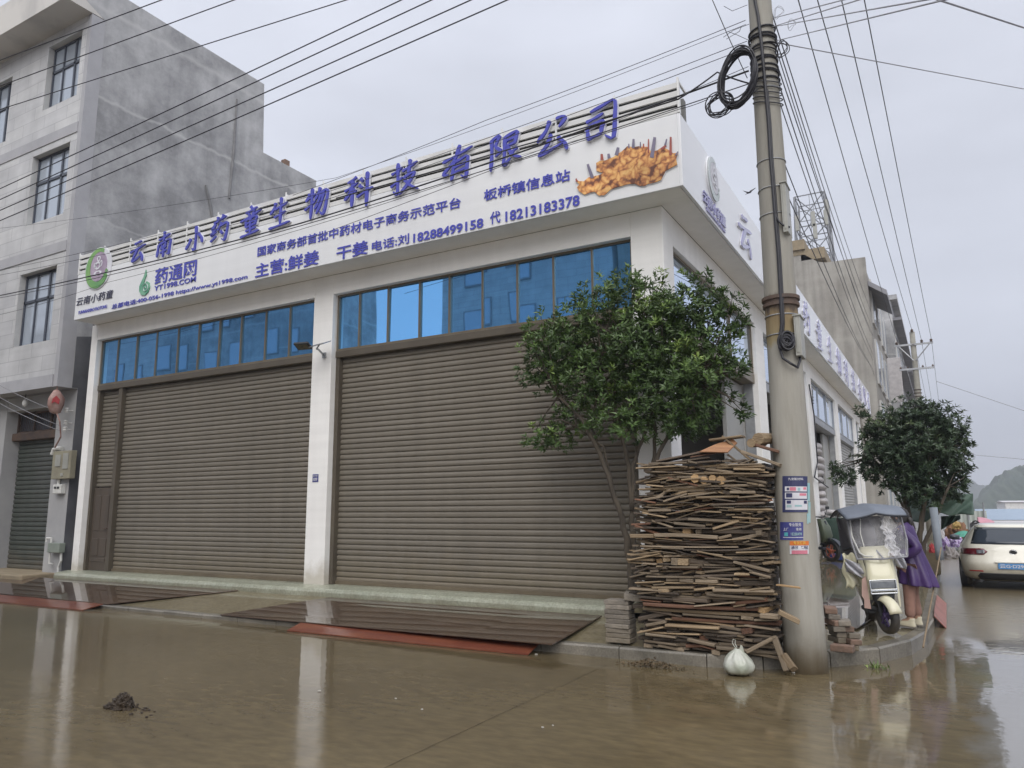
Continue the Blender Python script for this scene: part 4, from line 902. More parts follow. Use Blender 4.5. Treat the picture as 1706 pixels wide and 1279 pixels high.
# steel plates and red kerb ramps
def slab(name, pts, th, mat, label, cat, group=None):
    m = MB(); m.prism([Vector(p) for p in pts], (0, 0, th)); o = m.build(name, mat, None, loc=Vector(pts[0]), bevel=.004); return tag(o, label, cat, group)
def onp(px, py):
    p = PZ(px, py, .15)
    for _ in range(12): p = PZ(px, py, zp(p.x, p.y)+.006)
    return Vector((p.x, p.y, zp(p.x, p.y)+.006))
A, Bq = onp(178, 1007), onp(398, 984)
slab('steel_plate', [Vector((-15.5, -.93, zp(-15.5, -.93)+.006)), A, Bq, Vector((-15.5, .12, zp(-15.5, .12)+.006))], .014, M['plate'], 'wet rusty steel plate on the pavement in front of the left shutter', 'steel plate')
A, Bq, C_, D_ = onp(366, 1025), onp(920, 1075), onp(1003, 1027), onp(548, 998)
C_.y = min(C_.y, .17); D_.y = min(D_.y, .17)
slab('steel_plate', [A, Bq, C_, D_], .014, M['plate'], 'wet rusty steel plate on the pavement in front of the right shutter', 'steel plate')
slab('steel_plate', [Vector((-.05, 1.2, .242)), Vector((1.45, .9, .178)), Vector((1.7, 3.9, .168)), Vector((.05, 4.4, .246))], .012, M['plate'], 'wet dark steel plate on the side pavement behind the cream scooter', 'steel plate')
def ramp(x0, x1, y0, y1, z1, label, wob=.02, jag=None):
    m = MB(); n = 14
    for i in range(n):
        a, b = x0+(x1-x0)*i/n, x0+(x1-x0)*(i+1)/n
        wa, wb = [wob*noise.noise(Vector((t*1.7, y0, 2))) for t in (a, b)]
        m.add([(a, y0+wa, .004), (b, y0+wb, .004), (b, y0+wb, .018), (a, y0+wa, .018), (a, y1, z1+wa*.4), (b, y1, z1+wb*.4), (b, y1, z1-.012+wb*.4), (a, y1, z1-.012+wa*.4)],
              [(0, 1, 2, 3), (3, 2, 5, 4), (4, 5, 6, 7), (7, 6, 1, 0)] + ([(0, 3, 4, 7)] if i == 0 else []) + ([(1, 6, 5, 2)] if i == n-1 else []))
    o = m.build('kerb_ramp', M['ramp_red'], None, loc=(x0, y0, 0)); return tag(o, label, 'kerb ramp')
ramp(-4.98, -1.5, -1.30, -1.006, .098, 'long red steel kerb ramp below the right-hand plate')
ramp(-15, -9.35, -1.34, -1.006, .07, 'red steel kerb ramp at the left edge of the photo')
for i, (y0, y1) in enumerate(((2.75, 3.75), (3.8, 4.6), (4.65, 5.6))):
    m = MB(); t = .02*i
    m.add([(KX+.006, y0, .155-t), (KX+.13, y0, .006), (KX+.13, y1, .006), (KX+.006, y1, .175-t), (KX+.006, y0, .135-t), (KX+.12, y0, .002), (KX+.12, y1, .002), (KX+.006, y1, .155-t)], [(0, 1, 2, 3), (7, 6, 5, 4), (0, 4, 5, 1), (1, 5, 6, 2), (2, 6, 7, 3), (3, 7, 4, 0)])
    tag(m.build('kerb_ramp', pm('faded_red_ramp', (.30, .12, .10), (.20, .085, .07), 5, .5), None, loc=(KX, y0, 0)), ('faded red kerb ramp beside the person in purple, nearest the camera', 'faded red kerb ramp on the side kerb, middle of three', 'faded red kerb ramp on the side kerb, farthest of three')[i], 'kerb ramp')
# sacks piled inside the third open bay, and a heap in the first
rnd = random.Random(5)
def sack_mesh(sx, sy, sz, seed):
    m = MB(); n, k = 18, 10
    def f(u, v):
        th = 2*math.pi*u; ph = math.pi*(v-.5); e1, e2 = .55, .6
        c = lambda a, e: math.copysign(abs(math.cos(a))**e, math.cos(a)); s = lambda a, e: math.copysign(abs(math.sin(a))**e, math.sin(a))
        p = Vector((sx/2*c(ph, e2)*c(th, e1), sy/2*c(ph, e2)*s(th, e1), sz/2*s(ph, .9)))
        p.z *= 1 - .35*(abs(p.y)/(sy/2))**3
        return p + Vector((0, 0, .02*noise.noise(p*6+Vector((seed, 0, 0)))))
    m.grid(f, n, k); return m
sk = sack_mesh(.62, .95, .24, 1).build('sack', M['sack'], None, smooth=True)
first = True
for k in range(15):
    o = sk if first else sk.copy()
    if not first: COL.objects.link(o)
    first = False
    p = PX(1374, 800, -1.0)
    o.location = (-1.0+rnd.uniform(-.03, .05), 15.9+rnd.uniform(-.06, .06), FL+.12+k*.205); o.rotation_euler = (rnd.uniform(-.04, .04), rnd.uniform(-.04, .04), rnd.uniform(-.1, .1))
    tag(o, 'bulging white woven sack in the tall pile inside the open side bay', 'sack', 'white sacks piled in the side bay')
for k, (x, y, z, rz) in enumerate(((-1.5, 3.1, .5, .2), (-1.5, 3.2, .72, -.3), (-1.6, 3.3, .95, .5), (-1.5, 3.2, 1.17, .1), (-1.55, 3.3, 1.4, .3), (-1.6, 3.3, 1.62, -.2), (-1.5, 3.35, 1.84, .2), (-1.6, 3.5, 2.05, .4), (-1.5, 4.1, .5, .2), (-1.55, 4.15, .72, .4), (-1.5, 4.2, .95, -.1), (-1.6, 4.2, 1.17, .1), (-1.5, 4.2, 1.4, .1), (-1.55, 4.2, 1.62, .1), (-1.5, 4.2, 1.82, .15))):
    o = sk.copy(); COL.objects.link(o); o.location = (x, y, z); o.rotation_euler = (0, .05, rz+1.4)
    tag(o, 'grey-white sack in the heap inside the open bay behind the woodpile', 'sack', 'sacks heaped in the corner bay')

# ================================================================== LEFT NEIGHBOUR: tiled four-storey house
HX, HY = -13.3, 0.12
HB = thing('tiled_house', (-18, 5, 0), 'tall four-storey house with pale tiled front and bare cement side, left of the shop', 'house')
WINS = [(-15.2, -13.72, 5.1, 6.8), (-15.2, -13.68, 7.92, 9.64), (-15.0, -13.62, 10.7, 12.35), (-18.6, -17.0, 5.1, 6.8), (-18.6, -17.0, 7.92, 9.64), (-17.75, -16.5, 10.35, 12.1)]
m = MB(); xs = sorted({-24.0, -13.44} | {v for w in WINS for v in w[:2]}); zs = sorted({4.35, 12.62} | {v for w in WINS for v in w[2:]})
for i in range(len(xs)-1):
    for j in range(len(zs)-1):
        cx, cz = (xs[i]+xs[i+1])/2, (zs[j]+zs[j+1])/2
        if any(w[0] < cx < w[1] and w[2] < cz < w[3] for w in WINS): continue
        m.quad((xs[i], HY, zs[j]), (xs[i+1], HY, zs[j]), (xs[i+1], HY, zs[j+1]), (xs[i], HY, zs[j+1]))
m.build('tiled_front', M['tile'], HB)
m = MB(); m.bb(-24, -13.44, HY-.03, HY+.3, 4.09, 4.35); m.bb(-24, -13.44, HY-.02, HY-.002, 7.05, 7.28); m.bb(-24, -13.44, HY-.02, HY-.002, 9.78, 10.02); m.bb(-13.44, HX, HY-.004, HY+.3, 4.09, 12.6); build_each(m, 'floor_band', M['band'], HB)
# side wall: tall front block and lower rear block
m = MB(); y0 = HY+.3
m.prism([(HX, y0, .1), (HX, .9, .1), (HX, 5.0, .1), (HX, 7.2, .1), (HX, 12, .1), (HX, 12, 11.2), (HX, 7.2, 11.42), (HX, 5.1, 11.42), (HX, 5.03, 13.36), (HX, y0, 13.30)][0:0] or [(HX, .95, .1), (HX, 7.18, .1), (HX, 7.18, 11.40), (HX, 5.12, 11.42), (HX, 5.03, 13.45), (HX, HY-.3, 13.45), (HX, HY-.3, 12.9), (HX, y0, 12.6), (HX, y0, 4.09), (HX, .95, 4.09)], (-.25, 0, 0))
m.build('side_wall', M['grey_plaster'], HB)
m = MB(); m.bb(HX-.003, HX+.008, .552, 3.0, .1, 4.3); m.prism([(HX+.0005, HY+.31, 4.1), (HX+.0005, 3.0, 4.301), (HX+.0005, 3.0, 5.7), (HX+.0005, HY+.31, 5.2)], (.008, 0, 0)); m.build('gap_shade', pm('gap_shade_render', (.075, .077, .088), (.13, .133, .145), 1.3, .85, bump=.2), HB)  # dark slabs paint the shade of the narrow gap onto the wall
m = MB(); m.bb(-24, HX-.25, 1.2, 5, 4.1, 13.3); m.bb(-24, HX-.25, 5, 7.1, 4.1, 11.3); m.build('core', M['grey_plaster'], HB)
m = MB(); m.prism([(-24, HY+.28, 12.62), (-24, HY-.62, 12.62), (-24, HY-.62, 13.42), (-24, HY-.5, 13.46), (-24, HY+.28, 13.46)], (24+HX-.002, 0, 0)); m.build('cornice', M['pale_stucco'], HB)
for a, b, r_ in (((395, 165), (382, 330), .035), ((343, 308), (356, 378), .04)):  # added thin tubes stand for dark stain streaks on the wall
    m = MB(); A, Bq = PX(*a, HX+.02), PX(*b, HX+.02); m.tube([A, A.lerp(Bq, .5)+Vector((0, .03, 0)), Bq], [r_*.7, r_, r_*.9], 6, flat=1.0); m.build('wall_streak', pm('dark_wall_streak', (.17, .17, .18), (.23, .23, .235), 5, .8), HB)
m = MB(); m.box((HX-.12, 6.05, 11.5), (.16, .18, .2)); m.build('chimney_stub', M['brick_red'], HB)
for (x0, x1, z0, z1) in WINS:
    m = MB()
    for a, b, c, d_ in ((x0, x0+.02, z0, z1), (x1-.02, x1, z0, z1), (x0, x1, z0-.0, z0+.02), (x0, x1, z1-.02, z1)): m.bb(a, b, HY+.001, HY+.26, c, d_)
    wd = m.build('window', M['reveal'], HB)
    gy = HY+.16; m = MB(); zc = z0+(z1-z0)*.62; w3 = (x1-x0)/3
    for a, b, c, d_ in ((x0+.02, x0+.07, z0, z1), (x1-.07, x1-.02, z0, z1), (x0, x1, z0+.02, z0+.07), (x0, x1, z1-.07, z1-.02), (x0, x1, zc-.03, zc+.03), (x0+w3-.02, x0+w3+.02, z0, z1), (x1-w3-.03, x1-w3+.03, z0, z1)): m.bb(a+.0, b, gy-.03, gy+.02, c+.001, d_)
    m.build('frame', M['frame_dark'], wd)
    m = MB(); m.quad((x0+.02, gy, z0+.02), (x1-.02, gy, z0+.02), (x1-.02, gy, z1-.02), (x0+.02, gy, z1-.02)); m.build('pane', M['house_glass'], wd)
# ground floor, set back under the overhang
m = MB(); m.bb(-13.98, HX-.004, .55, .95, .1, 4.09); m.bb(-19, -16.0, .55, .95, .1, 4.09); m.bb(-16.0, -13.98, .56, .95, 3.78, 4.09); build_each(m, 'ground_floor_pillar', pm('pale_grey_render', (.40, .40, .40), (.32, .32, .33), 1.2, .8), HB)
m = MB(); m.bb(-24, HX-.002, HY+.3, 1.2, 4.085, 4.15); m.build('overhang_soffit', M['grey_trim'], HB)
sh = slats(-15.95, -14.02, .30, 3.15, 0, .1, lambda u, o, z: (u, .86-o, z)).build('roller_shutter', M['green_shutter'], HB, fix=False)
m = MB(); m.bb(-16.0, -13.98, .70, .92, 3.12, 3.30); m.build('shutter_housing', M['dark_steel'], sh, bevel=.02)
m = MB()
for k in range(4): x = -16.0+k*.66; m.bb(x, x+.04, .80, .84, 3.3, 3.78)
m.bb(-16, -13.98, .80, .84, 3.3, 3.34); m.bb(-16, -13.98, .80, .84, 3.73, 3.77)
for k in range(26):
    x = -15.98+k*.078; m.tube([(x, .83, 3.33), (x+.07, .83, 3.55), (x, .83, 3.74)], .006, 4)
gr = m.build('transom_grille', M['dark_steel'], HB)
m = MB(); m.bb(-16, -13.98, .88, .9, 3.3, 3.78); m.build('backing', M['frame_dark'], gr)
m = MB(); m.bb(-24, -13.5, -.1, 1.0, .0, .30); m.build('doorstep', M['ochre'], HB, bevel=.03)
# things hung on its pillar
q0, q1 = PY(91, 752, .45), PY(117, 797, .45)
MT = thing('meter_box', ((q0.x+q1.x)/2, .55, (q0.z+q1.z)/2), 'tan electric meter box with small breaker below, on the tiled house pillar', 'meter box')
def at01(u, v): return q0.x+(q1.x-q0.x)*u, q1.z+(q0.z-q1.z)*v
m = MB(); m.bb(q0.x, q1.x, .42, .548, q1.z, q0.z); bx = m.build('cabinet', M['meter_tan'], MT, bevel=.012)
m = MB()
for u0, u1, v0, v1 in ((.2, .48, .45, .86), (.62, .9, .35, .9), (.55, .68, .1, .2)): (xa, za), (xb, zb_) = at01(u0, v0), at01(u1, v1); m.bb(xa, xb, .405, .42, za, zb_)
build_each(m, 'window', M['box_metal'], bx)
b0, b1 = PY(90, 807, .46), PY(102, 822, .46)
m = MB(); m.bb(b0.x, b1.x, .44, .548, b1.z, b0.z); br = m.build('breaker_box', M['pvc'], MT, bevel=.01)
m = MB(); w_ = b1.x-b0.x; m.bb(b0.x+w_*.2, b0.x+w_*.42, .43, .44, b0.z-.09, b0.z-.045); m.bb(b0.x+w_*.55, b0.x+w_*.8, .43, .44, b0.z-.09, b0.z-.045); build_each(m, 'label', M['car_black'], br)
m = MB(); m.tube([(q0.x+.18, .5, q0.z+.05), (q0.x+.02, .5, q0.z+.07), (q0.x-.12, .5, q0.z+.05), (q0.x-.17, .5, q0.z-.05)], .045, 10); m.build('conduit', M['pvc'], MT)
m = MB(); m.tube([(b0.x+w_*.3, .5, q1.z+.02), (b0.x+w_*.3, .5, b0.z)], .03); m.build('conduit', M['pvc'], MT)
lc = PY(93, 670, .15); LX, LZ = lc.x, lc.z
LN = thing('paper_lantern', (LX, .15, 4.08), 'faded pink paper lantern with a red mark hanging under the overhang of the tiled house', 'lantern')
m = MB(); m.lathe([(.03, LZ-.24), (.10, LZ-.2), (.15, LZ-.05), (.15, LZ+.06), (.11, LZ+.17), (.06, LZ+.24), (.02, LZ+.26)], (LX, .15, 0), 18); o = m.build('lantern_body', M['lantern'], LN, smooth=True)
for v in o.data.vertices: q_ = noise.noise(v.co*9)*.035; v.co.x += q_; v.co.z += noise.noise(v.co*11+Vector((5, 0, 0)))*.03
lu, ld = Vector((.5, .87, 0)), Vector((.87, -.5, 0)); lk = Vector((LX, .15, LZ))+ld*.145
m = MB(); m.prism([lk+lu*a_+Vector((0, 0, b_)) for a_, b_ in ((-.07, -.05), (-.02, -.01), (.06, -.06), (.07, .04), (.0, .12), (-.06, .05))], ld*.02); m.build('red_mark', M['lantern_red'], o)
m = MB(); m.tube([(LX, .15, LZ+.25), (LX, .15, 4.09)], .008); m.tube([(LX+.05, .15, LZ-.2), (LX+.12, .2, LZ-.4), (LX+.03, .3, LZ-.7), (q0.x+.05, .42, q0.z+.08)], .016, 6); build_each(m, 'cord', M['lantern'], LN)
t0, t1 = PY(82, 904, .45), PY(100, 921, .45)
TP = thing('tap_box', ((t0.x+t1.x)/2, .55, t0.z), 'grey-green water meter box with white tap pipes at the foot of the tiled house pillar', 'tap box')
m = MB(); m.bb(t0.x, t1.x, .42, .548, t1.z, t0.z); m.build('cabinet', pm('grey_green_box', (.26, .29, .25), (.2, .23, .2), 4, .6), TP, bevel=.012)
m = MB(); m.tube([(t0.x-.14, .47, t0.z+.02), (t0.x-.14, .47, t0.z+.09), (t0.x+.03, .47, t0.z+.09), (t0.x+.03, .47, t0.z+.0)], .02); m.tube([(t0.x+.03, .47, t1.z), (t0.x+.03, .47, t1.z-.22), (t0.x+.14, .47, t1.z-.22)], .02); m.tube([(t1.x-.05, .5, t1.z), (t1.x-.03, .5, t1.z-.16), (t1.x-.1, .5, .42), (t1.x-.09, .5, .12)], .025); build_each(m, 'pipe', M['pvc'], TP)
m = MB()
for z in (3.38, 3.12, 2.98): m.tube([(-13.40, .55, z+.25), (-13.40, .40, z+.25)], .012); m.lathe([(.03, .0), (.045, .03), (.03, .05), (.045, .08), (.03, .1)], (-13.40, .42, z+.2), 10, ax=(0, 0, 1))
tag(m.build('cable_insulator', M['ceramic'], None, loc=(-13.40, .5, 3.4)), 'row of white insulators on the pillar of the tiled house', 'insulator')
BL = thing('light_bulb', (-14.9, .35, 4.08), 'bare hanging bulb under the overhang of the tiled house', 'bulb')
m = MB(); m.tube([(-14.9, .35, 4.09), (-14.9, .35, 3.98)], .008); m.build('cord', M['cable'], BL)
m = MB(); m.lathe([(.02, 3.98), (.05, 3.93), (.06, 3.87), (.04, 3.82), (.0, 3.80)], (-14.9, .35, 0), 14); m.build('bulb', M['ceramic'], BL, smooth=True)
# ================================================================== UTILITY POLE AT THE CORNER
PXC, PYC = 1.16, -0.71
UP = thing('utility_pole', (PXC, PYC, 0), 'tall concrete utility pole with coiled black cables and grey boxes, beside the woodpile', 'utility pole')
pr = lambda z: .195 - z*.0108
top = Vector((PXC-.02, PYC, 10.6)); pc = lambda z: Vector((PXC-.02*z/10.6-.0, PYC, z))
m = MB(); m.tube([pc(z) for z in (-.1, .5, 1, 1.5, 2, 3, 4, 5, 6, 7, 8, 9, 10.6)], [pr(z) for z in (-.1, .5, 1, 1.5, 2, 3, 4, 5, 6, 7, 8, 9, 10.6)], 32); m.build('shaft', M['pole'], UP, smooth=True)
m = MB(); zc = PY(1298, 505, PYC).z
m.lathe([(pr(zc)+.004, zc-.055), (pr(zc)+.022, zc-.05), (pr(zc)+.022, zc-.02), (pr(zc)+.01, zc-.015), (pr(zc)+.01, zc+.01), (pr(zc)+.028, zc+.015), (pr(zc)+.028, zc+.05), (pr(zc)+.002, zc+.055)], (pc(zc).x, PYC, 0), 32); m.build('joint_collar', M['dark_steel'], UP)
# steel straps
m = MB()
for py in (272, 318, 362, 530, 562, 150):
    z = PY(1290, py, PYC).z; m.ring((pc(z).x, PYC, z), (0, 0, 1), pr(z)+.004, .006, 32, 6)
build_each(m, 'strap', M['steel'], UP)
m = MB()
rr = random.Random(3)
for k in range(12):
    z = 6.02+k*.05+rr.uniform(-.03, .03); tl = Vector((rr.uniform(-.12, .12), rr.uniform(-.12, .12), 1)); m.ring((pc(z).x, PYC, z), tl, pr(z)+.006+rr.random()*.012, rr.choice((.005, .008, .011)), 28, 5)
for k in range(5):
    z = 5.75+k*.06; m.ring((pc(z).x+.012, PYC-.004, z), (.3, -.3, 1), pr(z)+.02, .007, 28, 5)
m.build('wound_cable', M['cable'], UP)
def onpole(px, py, r_extra=.01):
    """point on the near side of the shaft seen at this pixel"""
    p = PY(px, py, PYC); dirv = ray(px, py).normalized(); z = p.z; c = pc(z); q = Vector((p.x-c.x, 0, 0)); r_ = pr(z)+r_extra
    # move toward the camera on the circle
    to = Vector((CAM['loc'].x-c.x, CAM['loc'].y-c.y, 0)).normalized(); rt = Vector((to.y*-1, to.x, 0)); rt = Vector((-to.y, to.x, 0))
    s_ = max(-.97, min(.97, (p - c).dot(rt)/r_ if abs((p-c).dot(rt)) < r_ else math.copysign(.97, (p-c).dot(rt))))
    return Vector((c.x, c.y, z)) + rt*(s_*r_) + to*(math.sqrt(1-s_*s_)*r_)
m = MB()
pathA = [(1256, 0), (1264, 40), (1270, 90), (1276, 160), (1281, 215), (1284, 270), (1289, 330), (1292, 370), (1297, 430), (1301, 500), (1303, 545), (1301, 565)]
m.tube([onpole(*p, .018) for p in pathA], .017, 8); m.tube([onpole(p[0]+3, p[1], .012) for p in pathA[3:]], .012, 8)
m.tube([onpole(1292, 366, .02), onpole(1298, 378, .03), onpole(1306, 385, .05), onpole(1316, 386, .06)], .012, 6)
m.build('riser_cable', M['cable'], UP)
# boxes
def pbox(px0, py0, px1, py1, depth, name):
    a, b = PY(px0, py0, PYC-.15), PY(px1, py1, PYC-.15)
    m = MB(); m.bb(a.x, b.x, PYC-.17, PYC-.17+depth, b.z, a.z); m.bb(a.x+.015, b.x-.015, PYC-.176, PYC-.17, b.z+.03, a.z-.02)
    o = m.build(name, M['box_metal'], UP, bevel=.006)
    m = MB(); m.bb(a.x-.008, b.x+.012, PYC-.185, PYC-.17+depth+.01, a.z, a.z+.012); m.build('lid', M['box_metal'], o)
    return o
pbox(1300, 306, 1314, 386, .24, 'junction_box'); pbox(1322, 527, 1337, 592, .24, 'junction_box')
# black coil in front of the lower box
m = MB(); c0 = onpole(1311, 575, .05); tv = (Vector(CAM['loc'])-c0); tv.z = 0; tv.normalize()
rk = random.Random(6)
for k in range(24): m.ring(c0+tv*.010*(k % 5)+Vector((rk.uniform(-.02, .02), 0, rk.uniform(-.03, .025))), tv+Vector((rk.uniform(-.3, .3), 0, rk.uniform(-.3, .3))), rk.uniform(.035, .085), .010, 24, 6, sx=rk.uniform(.7, .95))
m.tube([onpole(1300, 560, .03), onpole(1299, 585, .04), onpole(1305, 603, .05), onpole(1318, 612, .07), PY(1329, 612, PYC-.15), PY(1333, 600, PYC-.12), PY(1332, 588, PYC-.08)], .013, 8)
m.build('small_cable_coil', M['cable'], UP)
# crossarms near the top
m = MB(); m.bb(PXC-.85, PXC+.75, PYC-.16, PYC-.09, 9.35, 9.42); m.bb(PXC-.07, PXC-.0, PYC-.85, PYC+.75, 8.9, 8.97); build_each(m, 'crossarm', M['steel'], UP)
# loose coils hanging at the cable bunch
def coil(name, cpx, rx, rz, n, r_, seed, lab, mat=M['cable'], yy=PYC-.24, spread=.035, tilt=.2):
    rn = random.Random(seed); c = PY(cpx[0], cpx[1], yy); m = MB()
    vx = ((PY(cpx[0]+rx, cpx[1], yy)-c).length); vz = ((PY(cpx[0], cpx[1]-rz, yy)-c).length)
    for k in range(n):
        s1, s2 = 1+rn.uniform(-.16, .10), 1+rn.uniform(-.14, .08); oy = rn.uniform(-spread, spread); ox, oz = rn.uniform(-.012, .012), rn.uniform(-.012, .012); lean = .45
        m.tube([c+Vector((vx*s1*math.cos(t)+lean*vz*s2*math.sin(t)*.35+ox, oy+.03*math.sin(t*2+k), vz*s2*math.sin(t)+oz)) for t in [2*math.pi*i/40 for i in range(41)]], r_, 6, cap=False)
    return tag(m.build(name, mat, None, loc=c), lab, 'cable coil')
coil('cable_coil', (1229, 130), 28, 45, 22, .0085, 1, 'large oval coil of thick black cable hung on the left of the utility pole')
coil('cable_coil', (1200, 174), 20, 17, 7, .006, 2, 'small black cable coil hanging lowest, left below the large coil')
coil('cable_coil', (1303, 81), 10, 12, 3, .005, 4, 'small thin black cable ring just right of the utility pole', yy=PYC-.1)
coil('cable_coil', (1317, 41), 6, 7, 2, .002, 5, 'thin grey wire ring in the air right of the pole, lower of two', M['cable_grey'], yy=PYC)
coil('cable_coil', (1298, 19), 7, 8, 2, .002, 6, 'thin grey wire ring close to the pole, upper of two', M['cable_grey'], yy=PYC)
# posters on the shaft
def wrap(name, px0, py0, px1, py1, lift, mat, parent, n=8):
    m = MB()
    for i in range(n):
        a, b = px0+(px1-px0)*i/n, px0+(px1-px0)*(i+1)/n
        m.quad(onpole(a, py1, lift), onpole(b, py1, lift), onpole(b, py0, lift), onpole(a, py0, lift))
    return m.build(name, mat, parent, fix=False)
def poster(name, x0, y0, x1, y1, mat, lab, items):
    c = onpole((x0+x1)/2, (y0+y1)/2); T = thing(name, c, lab, 'poster')
    wrap('sheet', x0, y0, x1, y1, .004, mat, T)
    for nm, a, b, c_, d_, mt in items:
        if isinstance(nm, str) and nm != '':
            lp = onpole(a, d_, .0075); rp = onpole(c_, d_, .0075); ux = (rp-lp); w_ = ux.length; ux.normalize()
            un = Vector((ux.y, -ux.x, 0)); h_ = PY(a, b, lp.y).z-lp.z
            lettering('printed_words', nm, M[mt], T, lp+un*.012*min(1, w_/.2), ux, (0, 0, 1), un, w_, h_, off=.01, depth=.001, lift=.001)
        else: wrap('printed_block', a, b, c_, d_, .006+(.001 if nm == '' else .0), M[mt], T, 5)
    return T
poster('poster', 1304, 794, 1345, 853, M['poster_blue'], 'dark blue printed advert with rows of white boxes, topmost on the pole', [
    (None, 1308, 811, 1344, 819, 'print_white'), (None, 1308, 821, 1344, 831, 'print_white'), (None, 1309, 833, 1345, 849, 'print_white'),
    ('', 1316, 812, 1326, 818, 'print_pink'), ('', 1338, 812, 1343, 816, 'print_pink'), ('', 1332, 822, 1343, 826, 'print_pink'), ('', 1310, 822, 1320, 829, 'poster_blue'), ('', 1311, 834, 1318, 839, 'poster_blue'), ('', 1339, 834, 1344, 839, 'poster_blue'), ('', 1311, 813, 1315, 817, 'poster_blue'), ('', 1329, 813, 1333, 818, 'print_cyan'), ('', 1311, 841, 1319, 845, 'print_cyan'), ('', 1324, 841, 1336, 844, 'print_cyan'),
    ('九龙新材料', 1313, 795.5, 1338, 801, 'print_white')])
poster('poster', 1300, 869, 1338, 898, M['notice_blue'], 'bright blue square notice with white lines of print, middle of the pole', [
    ('专业服务', 1315, 871, 1335, 876, 'print_white'), ('上门安装维修', 1306, 879, 1336, 883, 'print_white'), ('', 1307, 886, 1313, 892, 'print_teal'), ('18288499', 1318, 887, 1336, 891, 'print_cyan'), (None, 1305, 893.5, 1338, 894.5, 'print_white')])
poster('poster', 1316, 900, 1347, 921, M['print_white'], 'small orange, white and pink striped notice, lowest on the pole', [
    (None, 1316, 900, 1347, 907, 'print_orange'), (None, 1319, 915, 1345, 921, 'print_pink'), ('专业打井', 1322, 901.5, 1342, 905.5, 'print_yellow'), ('承接工程', 1318, 909, 1346, 913, 'poster_blue')])
m = MB()
for (a, b, c_, d_) in ((1345, 805, 1349, 835), (1346, 836, 1350, 870), (1344, 855, 1347, 872)):
    m.quad(onpole(a, d_, .005), onpole(c_, d_, .005), onpole(c_, b, .005), onpole(a, b, .005))
tag(m.build('torn_paper', M['print_cyan'], None, loc=onpole(1346, 840)), 'torn strips of faded cyan paper at the right edge of the pole', 'torn paper')

# ---- wires
def wire(pts, r, lab, grp, sag=0.0, mat=None, n=16, name='power_line', cat='power line'):
    pts = [Vector(p) for p in pts]; out = []
    for i in range(len(pts)-1):
        for k in range(n): 
            t = k/n; p = pts[i].lerp(pts[i+1], t); p.z -= sag*4*t*(1-t); out.append(p)
    out.append(pts[-1]); m = MB(); m.tube(out, r, 5)
    return tag(m.build(name, mat or M['cable'], None, loc=pts[0]), lab, cat, grp)
def ext(a, b, t0, t1): return [a+(b-a)*t0, a+(b-a)*t1]
HW = 8.8
for i, (a, b) in enumerate((((0, 100), (268, 0)), ((0, 143), (389, 0)), ((0, 182), (560, 5)))):
    A, Bq = PZ(*a, HW), PZ(*b, HW); e = ext(A, Bq, -1.2, 3.0)
    wire(e, .008, 'thin power line of the upper three, crossing the sky in front of the tiled house', 'upper front street power lines')
for i, (a, b) in enumerate((((0, 310), (660, 0)), ((0, 328), (710, 0)), ((0, 346), (775, 0)), ((0, 363), (835, 0)))):
    A, Bq = PY(*a, -1.25-.05*i), PY(*b, -.9); e = ext(A, Bq, -.8, 1.4)
    wire(e, .0095, 'thick power line of the four crossing the tiled house lower down toward the pole', 'lower front street power lines', sag=.06)
# telecom cables from the bunch on the pole along the front of the sign
bunch = lambda z: Vector((PXC-.16, PYC-.08, z))
TL = [((0, 492), (500, 372), 6.15, .011), ((0, 496), (430, 396), 6.0, .006), ((0, 458), (505, 345), 6.42, .004), ((0, 450), (550, 318), 6.5, .004), ((0, 380), (560, 296), 6.7, .003), ((180, 470), (700, 320), 6.2, .0035)]
for a, b, z, r in TL:
    A, Bq = PY(*a, -.85), PY(*b, -.8); A2 = A+(A-Bq)*.6
    wire([A2, A, Bq, bunch(z)], r, 'black telephone cable of the bundle sagging from the pole across the white sign', 'telephone cables across the sign', sag=.05, name='telephone_cable', cat='cable')
wire([PY(488, 325, -.8), PY(810, 200, -.75), bunch(6.75)], .004, 'thin black wire above the telephone bundle, rising to the pole over the louvre edge', None, sag=.02, name='telephone_cable', cat='cable')
wire([PY(560, 330, -.8), PY(860, 245, -.8), PY(1130, 165, -.8), PY(1195, 120, -.8), bunch(6.0)], .009, 'thick black cable from the large coil, low across the right of the sign', None, name='telephone_cable', cat='cable', sag=.01)
wire([PY(480, 410, -.8), PY(840, 275, -.8), PY(1130, 182, -.8), PY(1180, 165, -.8)], .004, 'thin black wire slanting across the sign below the big letters', None, name='telephone_cable', cat='cable', sag=.01)
wire([bunch(9.0), PY(1187, 0, -.9), PY(1213, 60, -.85), PY(1245, 130, -.80)], .005, 'thin black drop wire falling steeply left of the pole to the cable bunch', None, name='telephone_cable', cat='cable')
for k, (a, b, c_) in enumerate((((1205, 62), (1222, 50), (1248, 40)), ((1210, 65), (1232, 52), (1235, 44)), ((1212, 52), (1228, 58), (1250, 68)), ((1206, 10), (1220, 18), (1245, 8)))):
    wire([PY(*a, -.8), PY(*b, -.8), PY(*c_, -.8)], .003, 'tangled short wire end beside the cable bunch on the pole', 'tangled wire ends at the pole', name='wire_end', cat='wire')
